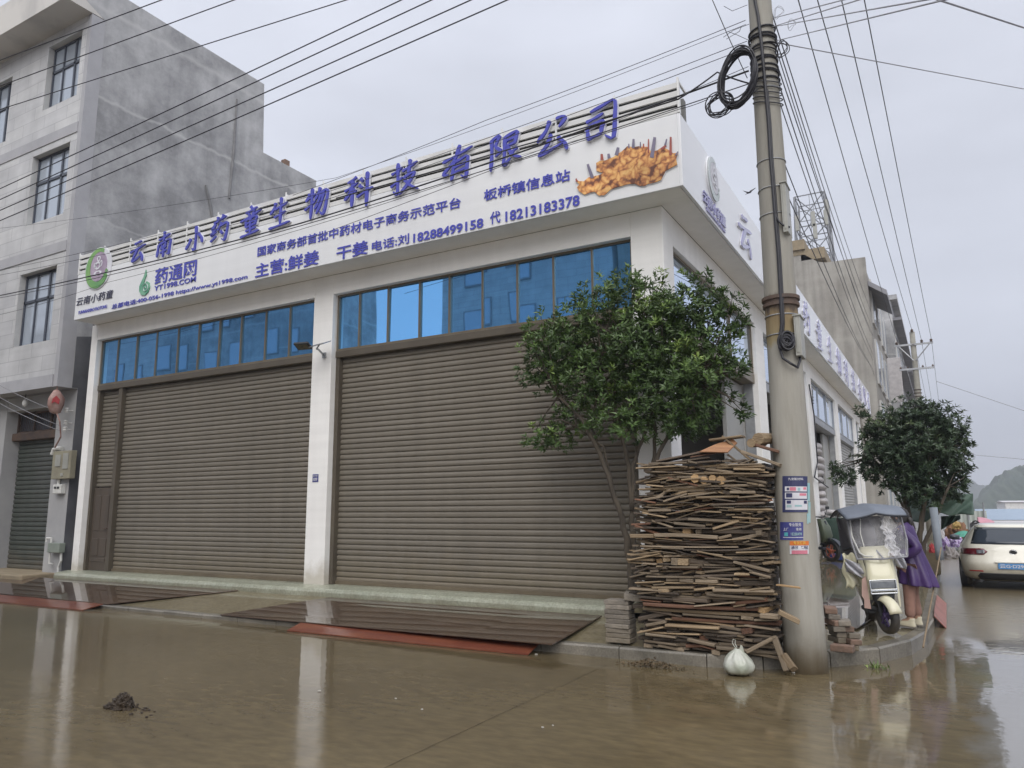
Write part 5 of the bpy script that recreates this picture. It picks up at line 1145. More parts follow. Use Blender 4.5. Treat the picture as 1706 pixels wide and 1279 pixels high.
# four lines above the side street to the second pole
P2 = Vector((1.75, 30, 0))
ENDS = [Vector((1.11, 30, 9.08)), Vector((1.75, 30, 9.62)), Vector((2.1, 30, 9.06)), Vector((2.5, 30, 9.05))]
for (px, py), E_, z0 in (((1330, 0), ENDS[0], 9.3), ((1362, 0), ENDS[1], 9.3), ((1402, 0), ENDS[2], 9.3), ((1440, 0), ENDS[3], 9.3)):
    A = PZ(px, py, z0); S = A + (A-E_)*.35
    wire([S, A, E_, E_+Vector((.2, 45, -1))], .009, 'thick power line of the four above the side street, running to the second pole', 'power lines above the side street', sag=.12)
for k, (y0, px, py, r) in enumerate(((6.9, 1452, 520, .007), (6.7, 1449, 535, .007), (6.55, 1447, 545, .006), (6.35, 1455, 560, .007), (6.15, 1448, 575, .007), (5.9, 1450, 590, .006), (5.2, 1446, 600, .006), (4.85, 1452, 610, .006))):
    E_ = PX(px, py, .05); wire([Vector((PXC+.08, PYC+.1, y0)), E_, E_+Vector((0.1, 20, -.6))], r, 'black cable of the sheaf running from the corner pole along the side street', 'cables along the side street', sag=.25, name='telephone_cable', cat='cable')
for k, (a, b, c_, d1) in enumerate((((1288, 30), (1404, 0), None, 5), ((1285, 45), (1420, 3), None, 5), ((1290, 44), (1540, 0), None, 6), ((1292, 68), (1560, 3), None, 6))):
    A, Bq = PY(*a, PYC), PY(*b, -d1+1); wire([A, Bq, Bq+(Bq-A)*.6], .004, 'thin grey service wire leaving the pole to the upper right', 'service wires to the upper right', mat=M['cable_grey'], name='service_wire', cat='wire')
wire([PY(1300, 72, PYC), PY(1706, 148, 4), PY(1706, 148, 4)+Vector((6, 1, -.4))], .006, 'pale grey wire falling from the pole across the sky to the right edge', None, mat=M['cable_grey'], name='service_wire', cat='wire')
wire([PY(1540, -8, 0), PY(1706, 46, 3), PY(1706, 46, 3)+Vector((6, 3, -.4))], .011, 'dark wire in the top right corner of the sky', None, mat=M['cable_grey'], name='service_wire', cat='wire')
wire([PY(1560, 635, 30), PY(1706, 684, 30), PY(1706, 684, 30)+Vector((9, 0, -1))], .012, 'faint grey wire right of the far pole, upper of two', None, mat=M['cable_grey'], name='service_wire', cat='wire')
wire([PY(1615, 757, 30), PY(1706, 765, 30), PY(1706, 765, 30)+Vector((9, 0, -.2))], .010, 'faint grey wire above the hills at the right edge, lower of two', None, mat=M['cable_grey'], name='service_wire', cat='wire')
HWR = [((0, 662), (62, 692), (103, 710)), ((0, 672), (60, 700), (102, 718)), ((0, 642), (50, 668), (104, 688))]
for a, b, c_ in HWR:
    C2 = PY(*c_, .42); A = PY(*a, -.2); wire([A+(A-C2)*.8, A, C2], .006, 'thin pale house wire running down to the insulators on the tiled house', 'house wires at the left', mat=M['cable_grey'], name='service_wire', cat='wire', sag=.03)
wire([PX(1348, 640, -.40), PX(1356, 690, -.38), PX(1362, 770, -.38), PX(1357, 795, -.38), PX(1380, 812, -.3)], .018, 'thin black wire hanging loose down the white side pillars', None, name='service_wire', cat='wire')
# second pole
U2 = thing('utility_pole', P2, 'slender pale concrete pole with two crossarms, above the far street tree', 'utility pole')
m = MB(); m.tube([P2+Vector((0, 0, z)) for z in (-.1, 4, 8, 9.5)], [.19, .155, .12, .11], 16); m.build('shaft', M['pole_plain'], U2, smooth=True)
m = MB(); m.bb(.98, 2.55, 29.85, 29.92, 8.86, 8.94); m.bb(1.1, 2.5, 29.85, 29.92, 7.72, 7.80)
m.tube([(1.15, 29.88, 8.86), (1.7, 29.88, 8.15)], .03, 6); m.tube([(2.4, 29.88, 8.86), (1.8, 29.88, 8.15)], .03, 6); build_each(m, 'crossarm', M['steel'], U2)
m = MB()
for x, z in ((1.08, 8.94), (2.48, 8.94), (1.75, 9.48), (2.1, 8.94)): m.lathe([(.03, z), (.07, z+.03), (.04, z+.06), (.07, z+.09), (.03, z+.14)], (x, 29.88, 0), 10)
for x in (1.15, 1.45, 2.05, 2.45): m.lathe([(.02, 7.8), (.05, 7.84), (.02, 7.9)], (x, 29.88, 0), 8)
build_each(m, 'insulator', M['dark_steel'], U2)
m = MB()
for z in (6.5, 6.65, 6.8, 8.9): m.ring((1.75, 30, z), (0, 0, 1), .15, .02, 16, 5)
build_each(m, 'strap', M['dark_steel'], U2)
# flying bird
m = MB(); c = PY(1248, 320, 6)
m.add([c+Vector(p)*.62 for p in ((0, -.02, 0), (.09, 0, .02), (.05, 0, -.035), (-.06, 0, -.02), (-.20, 0, .10), (-.07, 0, .035), (.20, .05, .12), (.03, .02, .045), (-.13, 0, -.05))], [(0, 1, 2), (0, 2, 3), (5, 4, 3), (5, 3, 0), (0, 7, 6), (0, 6, 1), (3, 2, 8)])
tag(m.build('bird', M['cable'], None, loc=c, solid=.012), 'small dark bird flying beside the pole above the side sign', 'bird')

# ================================================================== WOODPILE
rw = random.Random(11)
protos = {}
def plank(Lx, wy, hz, ang, mat, bend=0.0, taper=0.0, rnd_=rw):
    m = MB(); n = 3; rows = []
    ch = min(.006, hz*.2)
    for i in range(n+1):
        t = i/n; x = (t-.5)*Lx; s = 1-taper*t; h_, w_ = hz/2*s, wy/2*(1-.3*taper*t); zz = bend*math.sin(t*math.pi)
        ex = 0
        if i in (0, n): ex = rnd_.uniform(-.02, .02)
        rows.append([(x+ex, -w_, zz-h_+ch), (x+ex, -w_+ch, zz-h_), (x-ex, w_, zz-h_), (x-ex, w_, zz+h_), (x+ex*.5, -w_+ch, zz+h_), (x+ex, -w_, zz+h_-ch)])
    vs = [p for r_ in rows for p in r_]; fs = []
    for i in range(n):
        for j in range(6): fs.append((i*6+j, i*6+(j+1) % 6, (i+1)*6+(j+1) % 6, (i+1)*6+j))
    fs += [tuple(range(5, -1, -1)), tuple(n*6+j for j in range(6))]
    return m.add(vs, fs)
mats = ['wood_tan']*7+['wood_grey']*12+['wood_dark']*7+['wood_red']*2
def put(mb, mat, loc, ry, rz, rx=0.0):
    o = mb.build('plank', M[mat], None); o.location = loc; o.rotation_euler = (rx, ry, rz); return o
SF, SB = -.955, -.47           # front and back of the pile
count = 0; z = .13; row = 0; fill = MB()
GP_ = 'weathered planks stacked in the woodpile'
ZTOP = 1.98
lay = []
while z < ZTOP:
    k = (z-.13)/(ZTOP-.13)
    xl = -.40 + .05*math.sin(z*5)+rw.uniform(-.06, .06) + (.10*max(0, k-.72)/.28 if k > .72 else 0); xr = .93 + rw.uniform(-.05, .05) - .05*k
    th = rw.choice((.02, .024, .028, .032, .038, .05)) if z < .75 else rw.choice((.014, .016, .018, .02, .024, .028, .034, .045))
    x = xl
    while x < xr-.03:
        big = rw.random() < (.45 if z < .7 else .12)
        L_ = rw.uniform(.5, 1.25) if big else rw.uniform(.10, .42)
        if rw.random() < .2: L_ = rw.uniform(.05, .10)
        L_ = min(L_, xr-x+rw.uniform(-.02, .08)); L_ = max(L_, .05)
        lay.append((x, z, L_, th)); x += L_+rw.uniform(.0, .02)
    z += th*rw.uniform(.9, 1.05)
print('planks', len(lay)); sm = [MB(), MB(), MB()]
thr = sorted((q[2]*q[3] for q in lay), reverse=True)[min(280, len(lay)-1)]
for (x, z, L_, th) in lay:
    small = L_*th < thr
    endon = L_ <= .11
    ang = rw.gauss(0, .03) if L_ > .4 else rw.gauss(0, .13) + (.22*math.sin(z*7+x*4) if z > .75 and rw.random() < .5 else 0)
    y = SF + rw.uniform(-.05, .06)
    if small:
        wy = rw.uniform(.06, .13); sm[rw.choice((0, 0, 1, 1, 2))].box((x+L_/2, y+wy/2, z+th/2), (L_*1.03, wy, th*rw.uniform(.55, 1)), rotz(rw.gauss(0, .12)) @ roty(ang)); continue
    mat = rw.choice(mats)
    if endon:
        mat = rw.choice(('wood_pale', 'wood_tan', 'wood_tan', 'wood_grey', 'wood_red'))
        mb = plank(.40, L_, th*rw.uniform(.9, 1.5), 0, mat); o = put(mb, mat, (x+L_/2, y+.20, z+th/2), rw.uniform(-.05, .05), R(90)+rw.uniform(-.15, .15), rw.gauss(0, .12))
    else:
        wy = rw.uniform(.07, .15); mb = plank(L_*1.02, wy, th*rw.uniform(.55, 1.0), 0, mat, bend=rw.uniform(-.012, .012)*(L_ > .6), taper=rw.uniform(0, .5)*(rw.random() < .35))
        o = put(mb, mat, (x+L_/2, y+wy/2, z+th/2), ang, rw.gauss(0, .05), rw.gauss(0, .06))
    tag(o, 'weathered board stacked flat in the woodpile beside the utility pole', 'plank', GP_); count += 1
# boards sticking out past the right end and tilted ones
SPEC = [((1298, 1019), (1329, 1035), .045, 'wood_tan', 'split board with a yellow end jutting out in front of the pole'), ((1296, 974), (1332, 979), .015, 'wood_pale', 'thin yellow stick jutting out in front of the pole'),
        ((1305, 1090), (1322, 1115), .06, 'wood_tan', 'short board leaning at the foot of the pile against the pole'), ((1290, 1060), (1310, 1118), .05, 'wood_grey', 'grey board leaning upright between pile and pole'),
        ((1245, 1085), (1290, 1062), .035, 'wood_grey', 'tilted grey lath low at the right of the woodpile')]
for a, b, w_, mat, lab in SPEC:
    A, Bq = PY(*a, SF-.06), PY(*b, SF-.08); d = Bq-A; mb = plank(d.length, .05, w_, 0, mat); o = put(mb, mat, (A+Bq)/2, -math.atan2(d.z, d.x), 0); tag(o, lab, 'plank')
for i, px in enumerate((1158, 1173, 1187, 1201)):
    p = PY(px, 797+(i % 2)*3, SF-.01); m = MB(); m.tube([p+Vector((0, -.01, 0)), p+Vector((0, .3, 0))], [.045-.004*(i % 3), .05], 7); o = m.build('log', M['wood_pale'], None, loc=p); tag(o, 'pale round cut log end showing in the upper part of the woodpile', 'log', 'pale log ends in the woodpile')
# the rough top of the pile
TOPS = [((1150, 756), (1190, 750), .01, 'wood_red', 'red-brown board at the left of the woodpile top', .3), ((1205, 728), (1252, 768), .022, 'wood_tan', 'pale batten sloping down to the right from the woodpile peak', .05), ((1235, 752), (1300, 775), .03, 'wood_grey', 'grey batten sloping down to the pole on the woodpile top', .06),
        ((1262, 742), (1296, 752), .03, 'wood_red', 'red-brown board at the right of the woodpile top', .2), ((1095, 768), (1195, 748), .02, 'wood_dark', 'dark board under the orange plywood on the woodpile top', .2), ((1180, 733), (1236, 726), .02, 'wood_tan', 'board lying across the peak of the woodpile', .15), ((1085, 775), (1180, 762), .016, 'wood_dark', 'long dark board at the top left of the woodpile', .2), ((1210, 765), (1290, 782), .02, 'wood_dark', 'dark board under the battens at the top right of the woodpile', .2), ((1212, 757), (1240, 778), .02, 'wood_grey', 'short grey lath standing askew near the woodpile top', .03), ((1095, 790), (1290, 786), .02, 'wood_grey', 'full-width board just below the top of the woodpile', .3), ((1100, 783), (1200, 775), .02, 'wood_tan', 'tan board just below the top left of the woodpile', .2)]
for a, b, th, mat, lab, wy in TOPS:
    A, Bq = PY(*a, SF+.05), PY(*b, SF+.05); d = Bq-A; mb = plank(d.length, wy, th, 0, mat); o = put(mb, mat, (A+Bq)/2+Vector((0, wy*.4, 0)), -math.atan2(d.z, d.x), 0, R(14) if wy > .25 else 0); tag(o, lab, 'plank')
m = MB(); m.prism([PY(px, py, SF+dy) for px, py, dy in ((1165, 752, -.02), (1191, 740, .05), (1221, 731, .10), (1228, 737, .08), (1212, 753, -.03))], (0, .012, -.008)); tag(m.build('plank', M['wood_orange'], None, loc=PY(1195, 745, SF)), 'orange plywood offcut slanting on top of the woodpile', 'plank')
for px, py, r_ in ((1267, 731, .06), (1255, 738, .045)):
    p = PY(px, py, SF+.05); m = MB(); m.tube([p+Vector((-.02, -.02, 0)), p+Vector((.05, .25, .02))], [r_, r_*.9], 9); o = m.build('log', M['wood_tan'], None, loc=p); tag(o, 'round brown log %s on the right of the woodpile top' % ('larger of two' if r_ > .05 else 'smaller of two'), 'log')
# the body of the pile behind the visible front
z = .13
while z < 1.93:
    th = rw.uniform(.025, .045); k = z/1.93; xl = -.34+(.12 if z > 1.6 else 0)+rw.uniform(-.05, .05)
    x = xl
    while x < .86:
        L_ = min(rw.uniform(.3, .9), .92-x)
        if L_ > .04: fill.box((x+L_/2, -.66+rw.uniform(-.03, .03), z+th/2), (L_, .40+rw.uniform(-.06, .06), th*.95), rotz(rw.gauss(0, .03)))
        x += L_+.01
    z += th
for k in range(60):
    z = rw.uniform(.15, 1.85); s_ = rw.choice((-1, 1)); x = -.37 if s_ < 0 else .86
    fill.box((x+rw.uniform(-.04, .06), rw.uniform(-.85, -.5), z), (rw.uniform(.15, .3), rw.uniform(.05, .12), rw.uniform(.015, .035)), rotz(rw.gauss(0, .1)) @ roty(rw.gauss(0, .06)))
for k, b_ in enumerate(sm):
    fill.cur = k+1; fill.add(b_.v, b_.f)
tag(fill.build('small_planks', [M['wood_dark'], M['wood_tan'], M['wood_grey'], M['wood_dark']], None, loc=(.3, -.65, .13)), 'mass of small offcuts and inner boards filling the woodpile', 'planks', kind='stuff')
# bricks left of the pile and right of the pole
for k in range(9):
    m = MB(); m.box((0, 0, 0), (.27, .2, .045)); o = m.build('paving_slab', M['brick_grey'], None, bevel=.006); o.location = (-.66+rw.uniform(-.015, .015), -.80+rw.uniform(-.015, .015), zp(-.66, -.8)+.024+k*.0475); o.rotation_euler = (0, 0, rw.uniform(-.06, .06)); tag(o, 'muddy grey slab in the short stack left of the woodpile', 'slab', 'grey slabs left of the woodpile')
m = MB(); m.box((0, 0, 0), (.20, .22, .07)); o = m.build('brick', M['brick_grey'], None, bevel=.008); o.location = (-.50, -.78, .13+.47); o.rotation_euler = (.05, .1, .3); tag(o, 'single rough block lying on top of the grey slab stack', 'brick')
for k in range(7):
    for j in range(2 if k < 5 else 1):
        m = MB(); m.box((0, 0, 0), (.115, .20, .052)); o = m.build('brick', M[rw.choice(('brick_red', 'brick_grey', 'brick_grey'))], None, bevel=.009); o.location = (1.42+j*.10-.014*k+rw.uniform(-.02, .02), -.27+rw.uniform(-.03, .03), .155+.027+k*.055); o.rotation_euler = (rw.uniform(-.05, .05), rw.uniform(-.09, .09), .35+rw.uniform(-.35, .35)); tag(o, 'worn brick in the small stack leaning right of the utility pole', 'brick', 'bricks stacked right of the pole')
for px, py, lab, rz in ((1408, 1072, 'loose red-brown brick lying right of the brick stack, upper', .2), (1404, 1085, 'loose brick lying right of the brick stack, lower', -.1)):
    p = onp(px, py); m = MB(); m.box((0, 0, 0), (.2, .11, .06)); o = m.build('brick', M['brick_red'], None, bevel=.006); o.location = p+Vector((0, 0, .03)); o.rotation_euler = (0, 0, rz); tag(o, lab, 'brick')
# rubbish bag
p = PZ(1231, 1123, .004); BG = thing('rubbish_bag', p, 'knotted white plastic rubbish bag on the wet road in front of the woodpile', 'rubbish bag')
m = MB()
def bagf(u, v):
    th = 2*math.pi*u; prof = [(.0, 0), (.09, .004), (.125, .03), (.14, .08), (.125, .13), (.085, .175), (.04, .205), (.018, .225)]
    k = v*(len(prof)-1); i = min(int(k), len(prof)-2); t = k-i; r_ = prof[i][0]*(1-t)+prof[i+1][0]*t; z = prof[i][1]*(1-t)+prof[i+1][1]*t
    w_ = 1+.13*noise.noise(Vector((math.cos(th)*2, math.sin(th)*2, z*9)))+.06*math.sin(th*9+z*20)*min(1, z*6)
    return p+Vector((r_*w_*math.cos(th), r_*w_*math.sin(th), z+.012*noise.noise(Vector((math.cos(th)*3, math.sin(th)*3, 4)))))
m.grid(bagf, 44, 16); m.build('bag_body', M['bag'], BG, smooth=True)
m = MB(); k0 = p+Vector((0, 0, .215)); m.tube([k0, k0+Vector((-.03, 0, .03)), k0+Vector((-.045, 0, .06)), k0+Vector((-.035, 0, .09)), k0+Vector((-.015, 0, .085)), k0+Vector((-.02, 0, .055)), k0+Vector((-.005, 0, .02))], .008, 6, flat=.5)
m.prism([k0+Vector((.01, 0, -.01)), k0+Vector((.065, 0, -.045)), k0+Vector((.045, 0, .035)), k0+Vector((.03, 0, .045))], (0, .01, 0)); m.build('knot', M['bag'], BG)
# clod of mud, leaf litter, weed, scraps
def lump_mesh(c, sx, sy, sz, seed, n=44, k=22):
    m = MB()
    def f(u, v):
        th = 2*math.pi*u; ph = v*math.pi/2; d = Vector((math.cos(th)*math.cos(ph), math.sin(th)*math.cos(ph), math.sin(ph)))
        q = 1+.35*noise.noise(d*2.2+Vector((seed, 0, 0)))+.28*noise.noise(d*6+Vector((0, seed, 0)))+.16*noise.noise(d*15)
        return Vector(c)+Vector((d.x*sx*q, d.y*sy*q, d.z*sz*max(.2, q)-.005))
    return m.grid(f, n, k)
p = PZ(203, 1180, 0)
m = lump_mesh(p, .088, .075, .105, 3); lm = lump_mesh(p+Vector((-.085, -.03, 0)), .06, .05, .045, 8, 30, 14); m.add(lm.v, lm.f)
rd = random.Random(4)
for k in range(26): a = p+Vector((rd.gauss(.1, .16), rd.gauss(.03, .07), 0)); s_ = rd.uniform(.006, .018); m.box(a+Vector((0, 0, s_*.3)), (s_*1.6, s_, s_*.7), rotz(rd.random()*3))
tag(m.build('mud_clod', M['mud'], None, loc=p), 'dark crumbly clod of mud lying alone on the wet road', 'mud clod')
p = PZ(1085, 1112, 0); m = MB()
for k in range(260):
    r_ = abs(rd.gauss(0, 1)); a = p+Vector((rd.gauss(0, .13), rd.gauss(.03, .045), 0)); h_ = max(0, .07-.25*abs(a.x-p.x))*rd.random()
    t = rotz(rd.random()*6.3) @ rotx(rd.uniform(-.8, .8)) @ roty(rd.uniform(-.8, .8)); l_, w_ = rd.uniform(.02, .05), rd.uniform(.008, .02)
    m.add([a+Vector((0, 0, .008+h_))+t @ Vector(q) for q in ((-l_/2, 0, 0), (0, -w_/2, .003), (l_/2, 0, 0), (0, w_/2, .003))], [(0, 1, 2, 3)])
for k in range(14): a = p+Vector((rd.gauss(0, .13), rd.gauss(.03, .04), .01)); q = Vector((rd.uniform(-.09, .09), rd.uniform(-.05, .05), rd.uniform(0, .05))); m.tube([a, a+q], .003, 4)
tag(m.build('leaf_litter', M['litter'], None, loc=p), 'heap of dead leaves and twigs against the kerb below the woodpile', 'litter', kind='stuff')
def add_leafattr(o, ages):
    at = o.data.attributes.new('leaf_age', 'FLOAT', 'FACE'); at.data.foreach_set('value', ages)
p = PZ(1462, 1114, 0); m = MB(); ages = []
for k in range(46):
    a = p+Vector((rd.gauss(0, .05), rd.gauss(0, .03), 0)); th = rd.random()*6.3; l_ = rd.uniform(.04, .11); q = Vector((math.cos(th)*l_*.6, math.sin(th)*l_*.4, l_*rd.uniform(.3, .9))); w_ = Vector((-math.sin(th), math.cos(th), 0))*.007
    m.add([a-w_*.5, a+q*.5+w_, a+q, a+q*.5-w_], [(0, 1, 2, 3)]); ages.append(rd.random())
o = m.build('weed', M['weed'], None, loc=p, fix=False); add_leafattr(o, ages); tag(o, 'small green weed growing at the foot of the kerb near the cream scooter', 'weed')
for i, (px, py, s_, mt, lab) in enumerate(((1340, 1122, .05, 'print_yellow', 'bright yellow scrap at the foot of the utility pole'), (1322, 1121, .05, 'paper_white', 'white crumpled scrap between the boards and the pole foot'), (532, 1151, .05, 'paper_white', 'white scrap on the road right of the pillar reflection'), (703, 1182, .035, 'paper_white', 'pale scrap on the road in the middle foreground'), (659, 1164, .03, 'paper_white', 'tiny pale scrap on the road left of the middle foreground'), (904, 1212, .03, 'paper_white', 'tiny pale scrap on the road, left of a pair'), (921, 1209, .025, 'paper_white', 'tiny pale scrap on the road, right of a pair'), (1368, 1068, .02, 'paper_white', 'white scrap near the bricks'), (893, 1090, .05, 'paper_white', 'white scrap at the right end of the long red ramp'))):
    p = PZ(px, py, .004) if i != 7 else onp(px, py); m = MB(); n = 9
    m.prism([p+Vector((s_*.36*math.cos(t)*rd.uniform(.5, 1.2), s_*.26*math.sin(t)*rd.uniform(.5, 1.2), 0)) for t in [2*math.pi*j/n for j in range(n)]], (0, 0, .006)); tag(m.build('litter_scrap', M[mt], None, loc=p), lab, 'litter')

# ================================================================== TREES
def tree(name, label, base, limbs, clumps, nl, lsize, yc, leafm, seed, ydepth=.62, young=.5):
    """limbs: polylines of photo pixels (with depth offset) and end radii; clumps: pixel ellipses (cx, cy, rx, ry, weight)"""
    rn = random.Random(seed); T = thing(name, base, label, 'tree')
    m = MB()
    for pts, r0, r1, dy in limbs:
        n = len(pts); P = [PY(px, py, yc+dy*(i/(n-1))) for i, (px, py) in enumerate(pts)]
        if dy >= 0 or True: P[0] = PY(pts[0][0], pts[0][1], yc+dy*.1)
        # smooth
        Q = [P[0]]
        for i in range(n-1):
            for k in range(1, 5):
                t = k/4; q = P[i].lerp(P[i+1], t) + Vector((rn.uniform(-.012, .012), rn.uniform(-.012, .012), 0)); Q.append(q)
        m.tube(Q, [r0+(r1-r0)*i/(len(Q)-1) for i in range(len(Q))], 9)
    cl = []
    for (cx, cy, rx, ry, w) in clumps:
        c = PY(cx, cy, yc); a = (PY(cx+rx, cy, yc)-c).length; b = (PY(cx, cy+ry, yc)-c).length; cl.append((c, a, b, w))
    tips = [PY(l[0][-1][0], l[0][-1][1], yc+l[3]) for l in limbs]
    for c, a, b, w in cl:                      # branches reaching into every clump
        for k in range(max(3, int(7*w))):
            t0 = min(tips, key=lambda t: (t-c).length + rn.random()*.5); e = c+Vector((rn.uniform(-.8, .8)*a, rn.uniform(-.6, .6)*min(a, ydepth), rn.uniform(-.6, .85)*b)); mid = t0.lerp(e, .5)+Vector((rn.uniform(-.08, .08), rn.uniform(-.08, .08), rn.uniform(-.03, .1)))
            m.tube([t0, t0.lerp(mid, .6), mid, e], [.014, .011, .008, .003], 5)
    m.build('trunk', M['bark'], T, smooth=True)
    lv = MB(); ages = []; tot = sum(w*a*b for c, a, b, w in cl)
    for c, a, b, w in cl:
        nt_ = int(nl*w*a*b/tot/11)+4
        for k in range(nt_):
            d = Vector((rn.gauss(0, 1), rn.gauss(0, 1), rn.gauss(0, 1))).normalized(); rr_ = rn.random()**.5
            rr_ *= 1+.30*noise.noise(d*2.3+Vector((c.x*3, c.z*3, seed)))
            tip = c+Vector((d.x*a*rr_, d.y*min(a, ydepth)*rr_, d.z*b*rr_))
            # holes where sky or wall shows through
            if noise.noise(tip*3.1+Vector((seed, 0, 0))) < -.30 and rr_ > .62: continue
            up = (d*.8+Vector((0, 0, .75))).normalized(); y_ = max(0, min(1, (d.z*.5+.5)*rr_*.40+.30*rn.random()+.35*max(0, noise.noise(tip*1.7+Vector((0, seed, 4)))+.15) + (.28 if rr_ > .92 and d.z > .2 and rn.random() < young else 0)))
            nlv = rn.randint(8, 14); tw = rn.random()*6.3
            side = up.cross(Vector((rn.uniform(-1, 1), rn.uniform(-1, 1), .3))).normalized(); oth = up.cross(side)
            for j in range(nlv):
                th = tw+j*2.4; sp_ = rn.uniform(.45, 1.25); q = (up*math.cos(sp_)+(side*math.cos(th)+oth*math.sin(th))*math.sin(sp_)).normalized(); q.z -= .28; q.normalize()
                s_ = lsize*rn.uniform(.65, 1.2); a0 = tip - up*(.05*rn.random()*j/nlv*2) + q*.01
                wv = q.cross(up+Vector((rn.uniform(-.4, .4), rn.uniform(-.4, .4), 0))).normalized()*s_*.19; nv = wv.cross(q).normalized()*s_*.05
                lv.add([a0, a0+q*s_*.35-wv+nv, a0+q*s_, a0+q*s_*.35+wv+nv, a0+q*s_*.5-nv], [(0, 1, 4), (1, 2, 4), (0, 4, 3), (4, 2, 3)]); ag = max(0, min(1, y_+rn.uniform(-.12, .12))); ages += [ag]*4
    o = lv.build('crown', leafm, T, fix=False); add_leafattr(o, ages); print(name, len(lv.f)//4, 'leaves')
    return T
Y1 = -.22
tree('street_tree', 'bushy dark green street tree with several thin trunks rising behind the woodpile', PY(1056, 990, Y1),
     [([(1054, 1000), (1050, 940), (1044, 896), (1026, 831), (1000, 755), (971, 701), (930, 660)], .045, .018, -.15), ([(1056, 985), (1055, 925), (1053, 853), (1048, 777), (1037, 727), (1020, 660)], .042, .02, .1),
      ([(1053, 850), (1054, 777), (1075, 719), (1110, 640)], .026, .015, .2), ([(1084, 900), (1088, 777), (1091, 719), (1085, 620)], .028, .016, .25), ([(1090, 900), (1093, 766), (1122, 712), (1165, 640)], .03, .016, .1),
      ([(1000, 755), (985, 710), (1000, 640)], .016, .01, .0), ([(1026, 831), (1005, 745), (960, 710)], .014, .008, -.1)],
     [(1065, 580, 105, 90, 1.3), (960, 575, 80, 70, 1.1), (905, 600, 45, 60, .8), (1000, 510, 62, 45, .9), (1060, 475, 55, 30, .7), (1160, 540, 70, 60, 1.0), (1205, 510, 38, 40, .6), (1140, 640, 92, 80, 1.25), (1210, 600, 40, 60, .6), (1045, 690, 85, 48, 1.0), (1130, 705, 60, 35, .7), (1160, 470, 36, 24, .45), (912, 732, 46, 30, .6), (945, 692, 42, 34, .5), (1234, 680, 22, 22, .35), (985, 640, 70, 50, .8), (1105, 520, 70, 50, 1), (1225, 540, 28, 30, .35), (890, 545, 24, 18, .2)],
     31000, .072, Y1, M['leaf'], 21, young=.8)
tree('street_tree', 'round dark street tree at the kerb beyond the cream scooter', PY(1528, 985, 7.5),
     [([(1526, 985), (1524, 930), (1519, 880), (1505, 820), (1495, 770)], .075, .035, .2), ([(1530, 985), (1531, 920), (1534, 880), (1545, 810), (1550, 750)], .065, .03, -.2), ([(1533, 960), (1540, 905), (1560, 862), (1580, 810)], .045, .02, -.4), ([(1515, 860), (1480, 800), (1450, 760)], .03, .015, 0)],
     [(1530, 750, 75, 70, 1.3), (1480, 740, 55, 50, 1), (1575, 760, 48, 60, 1), (1520, 690, 60, 32, .9), (1570, 705, 42, 34, .7), (1448, 775, 30, 30, .6), (1405, 792, 26, 20, .45), (1392, 780, 16, 14, .3), (1540, 815, 58, 34, .9), (1600, 805, 22, 34, .5), (1606, 738, 16, 16, .25), (1455, 720, 24, 24, .35), (1440, 690, 16, 18, .25), (1500, 800, 40, 36, .7), (1608, 720, 14, 12, .2)],
     27000, .092, 7.5, M['leaf_b'], 33, ydepth=1.15, young=.4)
# ================================================================== CREAM SCOOTER WITH RAIN CANOPY
# local frame: -y is the scooter's front, x to the viewer's right, z up
SG = PZ(1483, 1056, .158); SRZ = R(14)
SCO = thing('electric_scooter', SG, 'cream electric scooter with blue-grey rain canopy and clear plastic windshield on the pavement corner', 'scooter', rz=SRZ)
SCO.scale = (.88, .88, .88); SCO.rotation_euler = (0, -R(4), SRZ)
def sb(m, name, mat, par=SCO, **k): return m.build(name, mat, par, local=True, **k)
def wheel(par, name, c, Rr, wd, tyre, rim, steer=0.0, lean=0.0, spokes=5):
    ax = Vector((math.cos(steer), math.sin(steer), 0)); m = MB()
    prof = [(Rr*.66, -wd*.42), (Rr*.86, -wd*.5), (Rr*.97, -wd*.36), (Rr, -wd*.12), (Rr, wd*.12), (Rr*.97, wd*.36), (Rr*.86, wd*.5), (Rr*.66, wd*.42), (Rr*.6, 0)]
    b = len(m.v); n = 40; u = Vector((0, 0, 1)); w = ax.cross(u); c = Vector(c)
    for (r, h) in prof:
        for j in range(n): t = 2*math.pi*j/n; m.v.append(c+ax*h+u*(r*math.cos(t))+w*(r*math.sin(t)))
    k = len(prof)
    for i in range(k):
        for j in range(n): m.f.append([b+i*n+j, b+i*n+(j+1) % n, b+((i+1) % k)*n+(j+1) % n, b+((i+1) % k)*n+j]); m.mi.append(0)
    ty = m.build(name, tyre, par, local=True, smooth=True)
    m = MB(); m.ring(c, ax, Rr*.64, Rr*.06, 36, 6); m.lathe([(Rr*.14, -wd*.55), (Rr*.18, -wd*.3), (Rr*.18, wd*.3), (Rr*.14, wd*.55)], c, 14, ax)
    for i in range(spokes):
        t = 2*math.pi*i/spokes; d = u*math.cos(t)+w*math.sin(t); e = u*math.cos(t+.16)+w*math.sin(t+.16)
        for s in (-1, 1): m.tube([c+ax*(wd*.3*s)+d*(Rr*.15), c+ax*(wd*.28*s)+e*(Rr*.62)], Rr*.055, 5)
    m.build('rim', rim, ty, local=True)
    return ty
FW = Vector((0, 0, .215))
wheel(SCO, 'wheel', FW, .215, .10, M['black'], M['purple_rim'], steer=R(20))
wheel(SCO, 'wheel', (0, 1.22, .215), .215, .11, M['black'], M['purple_rim'])
